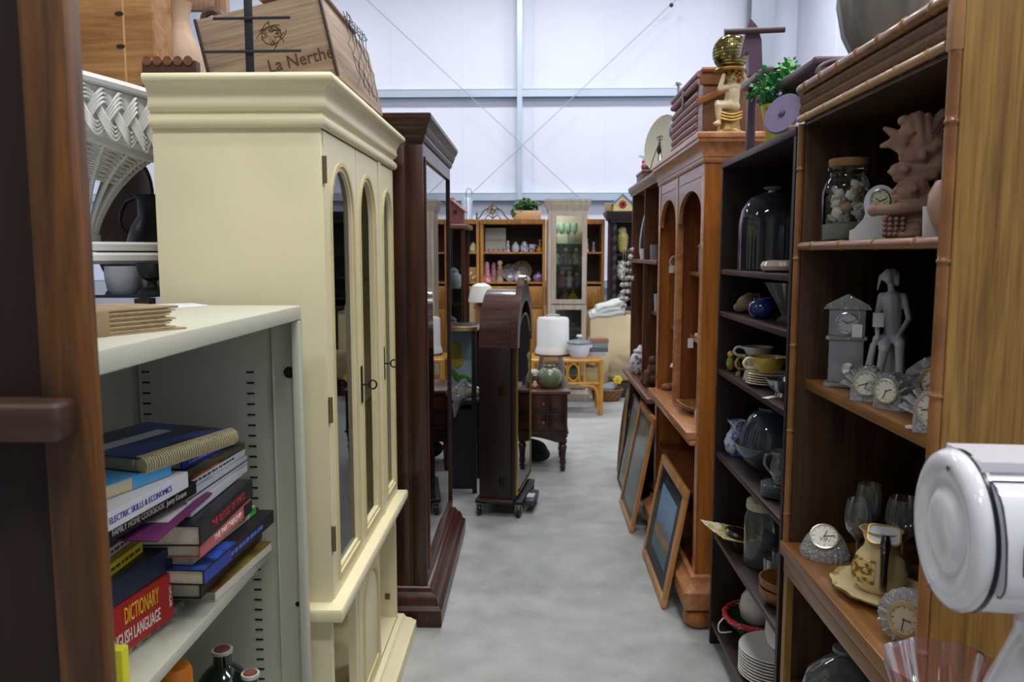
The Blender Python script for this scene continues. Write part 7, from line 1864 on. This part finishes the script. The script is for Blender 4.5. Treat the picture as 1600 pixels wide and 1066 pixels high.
o = organic('cellophane', [('e', (0, 0, .05), (.13, .06, .055)), ('c', (0, -.02, .06), (.0, -.035, .13), .06, .02), ('c', (-.04, -.05, .02), (-.06, -.08, -.10), .04, .01)], thin_glass('#e6e6ec', 2.5, .08, .18, '#c9c9d2'), wr_, .012, smooth=0)
# small cabinet with house-shaped box beyond the dark display case
sc_ = thing('small_glass_cabinet', 'low dark glazed cabinet beyond the cherry display case', 'cabinet', (-.75, 6.6, 0))
k0, k1, l0, l1 = -1.0, -.555, 6.4, 6.85
for (qx, qy) in ((k0, l0), (k1 - .03, l0), (k0, l1 - .03), (k1 - .03, l1 - .03)):
    B().box(qx, qx + .03, qy, qy + .03, 0, 1.78).obj('post', DC, sc_, W=True)
B().box(k0 - .03, k1 + .03, l0 - .03, l1 + .02, 1.78, 1.815, .006).obj('top', wood('#5b3a2e', '#7d5a4c', 'x', 1, .3), sc_, W=True)
B().box(k0 + .03, k1 - .03, l0 + .01, l0 + .014, .5, 1.78).obj('pane', thin_glass('#cfd6d8', 1.0), sc_, W=True)
B().box(k0 + .03, k1 - .03, l1 - .02, l1 - .01, 0, 1.78).obj('back_panel', mat('#1c1310', .6), sc_, W=True)
for zz in (.5, .9, 1.3): B().box(k0 + .03, k1 - .03, l0 + .03, l1 - .03, zz - .015, zz).obj('shelf', DC, sc_, W=True)
for k, (x_, z_, c) in enumerate(((-.66, 1.3005, '#c9c6c8'), (-.68, .9005, '#8d7c74'), (-.66, .5005, '#6d6a74'))):
    ornament(('white china jar in the low glazed cabinet', 'tan china jar in the low glazed cabinet', 'grey china jar in the low glazed cabinet')[k], x_, z_, c, 'jar', 1.5, y=6.56)
dh = thing('house_box', 'reddish wooden house shaped box with pink roof', 'box', (-.66, 6.58, 1.8155))
B().prism([(-.11, 0), (.085, 0), (.085, .13), (-.01, .21), (-.11, .13)], -.07, .07, axis='y').obj('house', mat('#6d3a34', .5), dh)
B().box(-.015, .0, -.085, .085, -.01, .17, .003, M=rotM((.105, 0, .115), 0, -50, 0)).obj('roof_board', mat('#c08a84', .5), dh)
B().box(.0, .015, -.085, .085, -.01, .17, .003, M=rotM((-.13, 0, .115), 0, 50, 0)).obj('roof_board', mat('#b47c76', .5), dh)
B().cyl((.02, -.074, .10), (.02, -.068, .10), .018, n=14).obj('round_hole', mat('#170c0a', .7), dh)
# white lampshade and wooden stool behind the clock
ls = thing('wooden_lamp', 'small wooden lamp with white shade behind the clock case', 'lamp', (-.40, 6.05, 0))
B().lathe([(0, 0), (.09, 0), (.09, .02), (.05, .04), (.045, 1.2), (.02, 1.22), (0, 1.22)], 20).obj('post', wood('#8a5a2c', '#b08048', 'z', 1, .5), ls)
B().lathe([(.10, 1.22), (.095, 1.26), (.07, 1.34), (.03, 1.36), (0, 1.36)], 24).obj('shade', mat('#d6d8d2', .6), ls)
# rack of goods glimpsed between the cream cabinet and the cherry case
gr_ = thing('goods_rack', 'dark rack of oddments behind the cream cabinet', 'rack', (-1.3, 5.1, 0))
for (qx, qy) in ((-1.75, 4.9), (-.93, 4.9), (-1.75, 5.3), (-.93, 5.3)):
    B().box(qx - .015, qx + .015, qy - .015, qy + .015, 0, 1.95).obj('post', ET, gr_, W=True)
for zz in (.35, .75, 1.1, 1.42, 1.74):
    B().box(-1.77, -.91, 4.89, 5.31, zz - .02, zz).obj('shelf', mat('#2a1e18', .5), gr_, W=True)
rnd = random.Random(9)
for zi, zz in enumerate((.75, 1.1, 1.42, 1.74)):
    for k in range(6):
        ornament(['tan', 'white', 'grey', 'rust', 'olive', 'blue'][k] + ' pot on the ' + ['low', 'middle', 'chest high', 'topmost'][zi] + ' shelf of dark goods rack', -1.62 + .125 * k, zz + .0005, ['#8a7258', '#c9cacd', '#7d7f86', '#7a4630', '#6f7438', '#5a6f94'][k], ['jar', 'mug', 'figure', 'teapot'][(k + zi) % 4], 1.05, y=5.05)
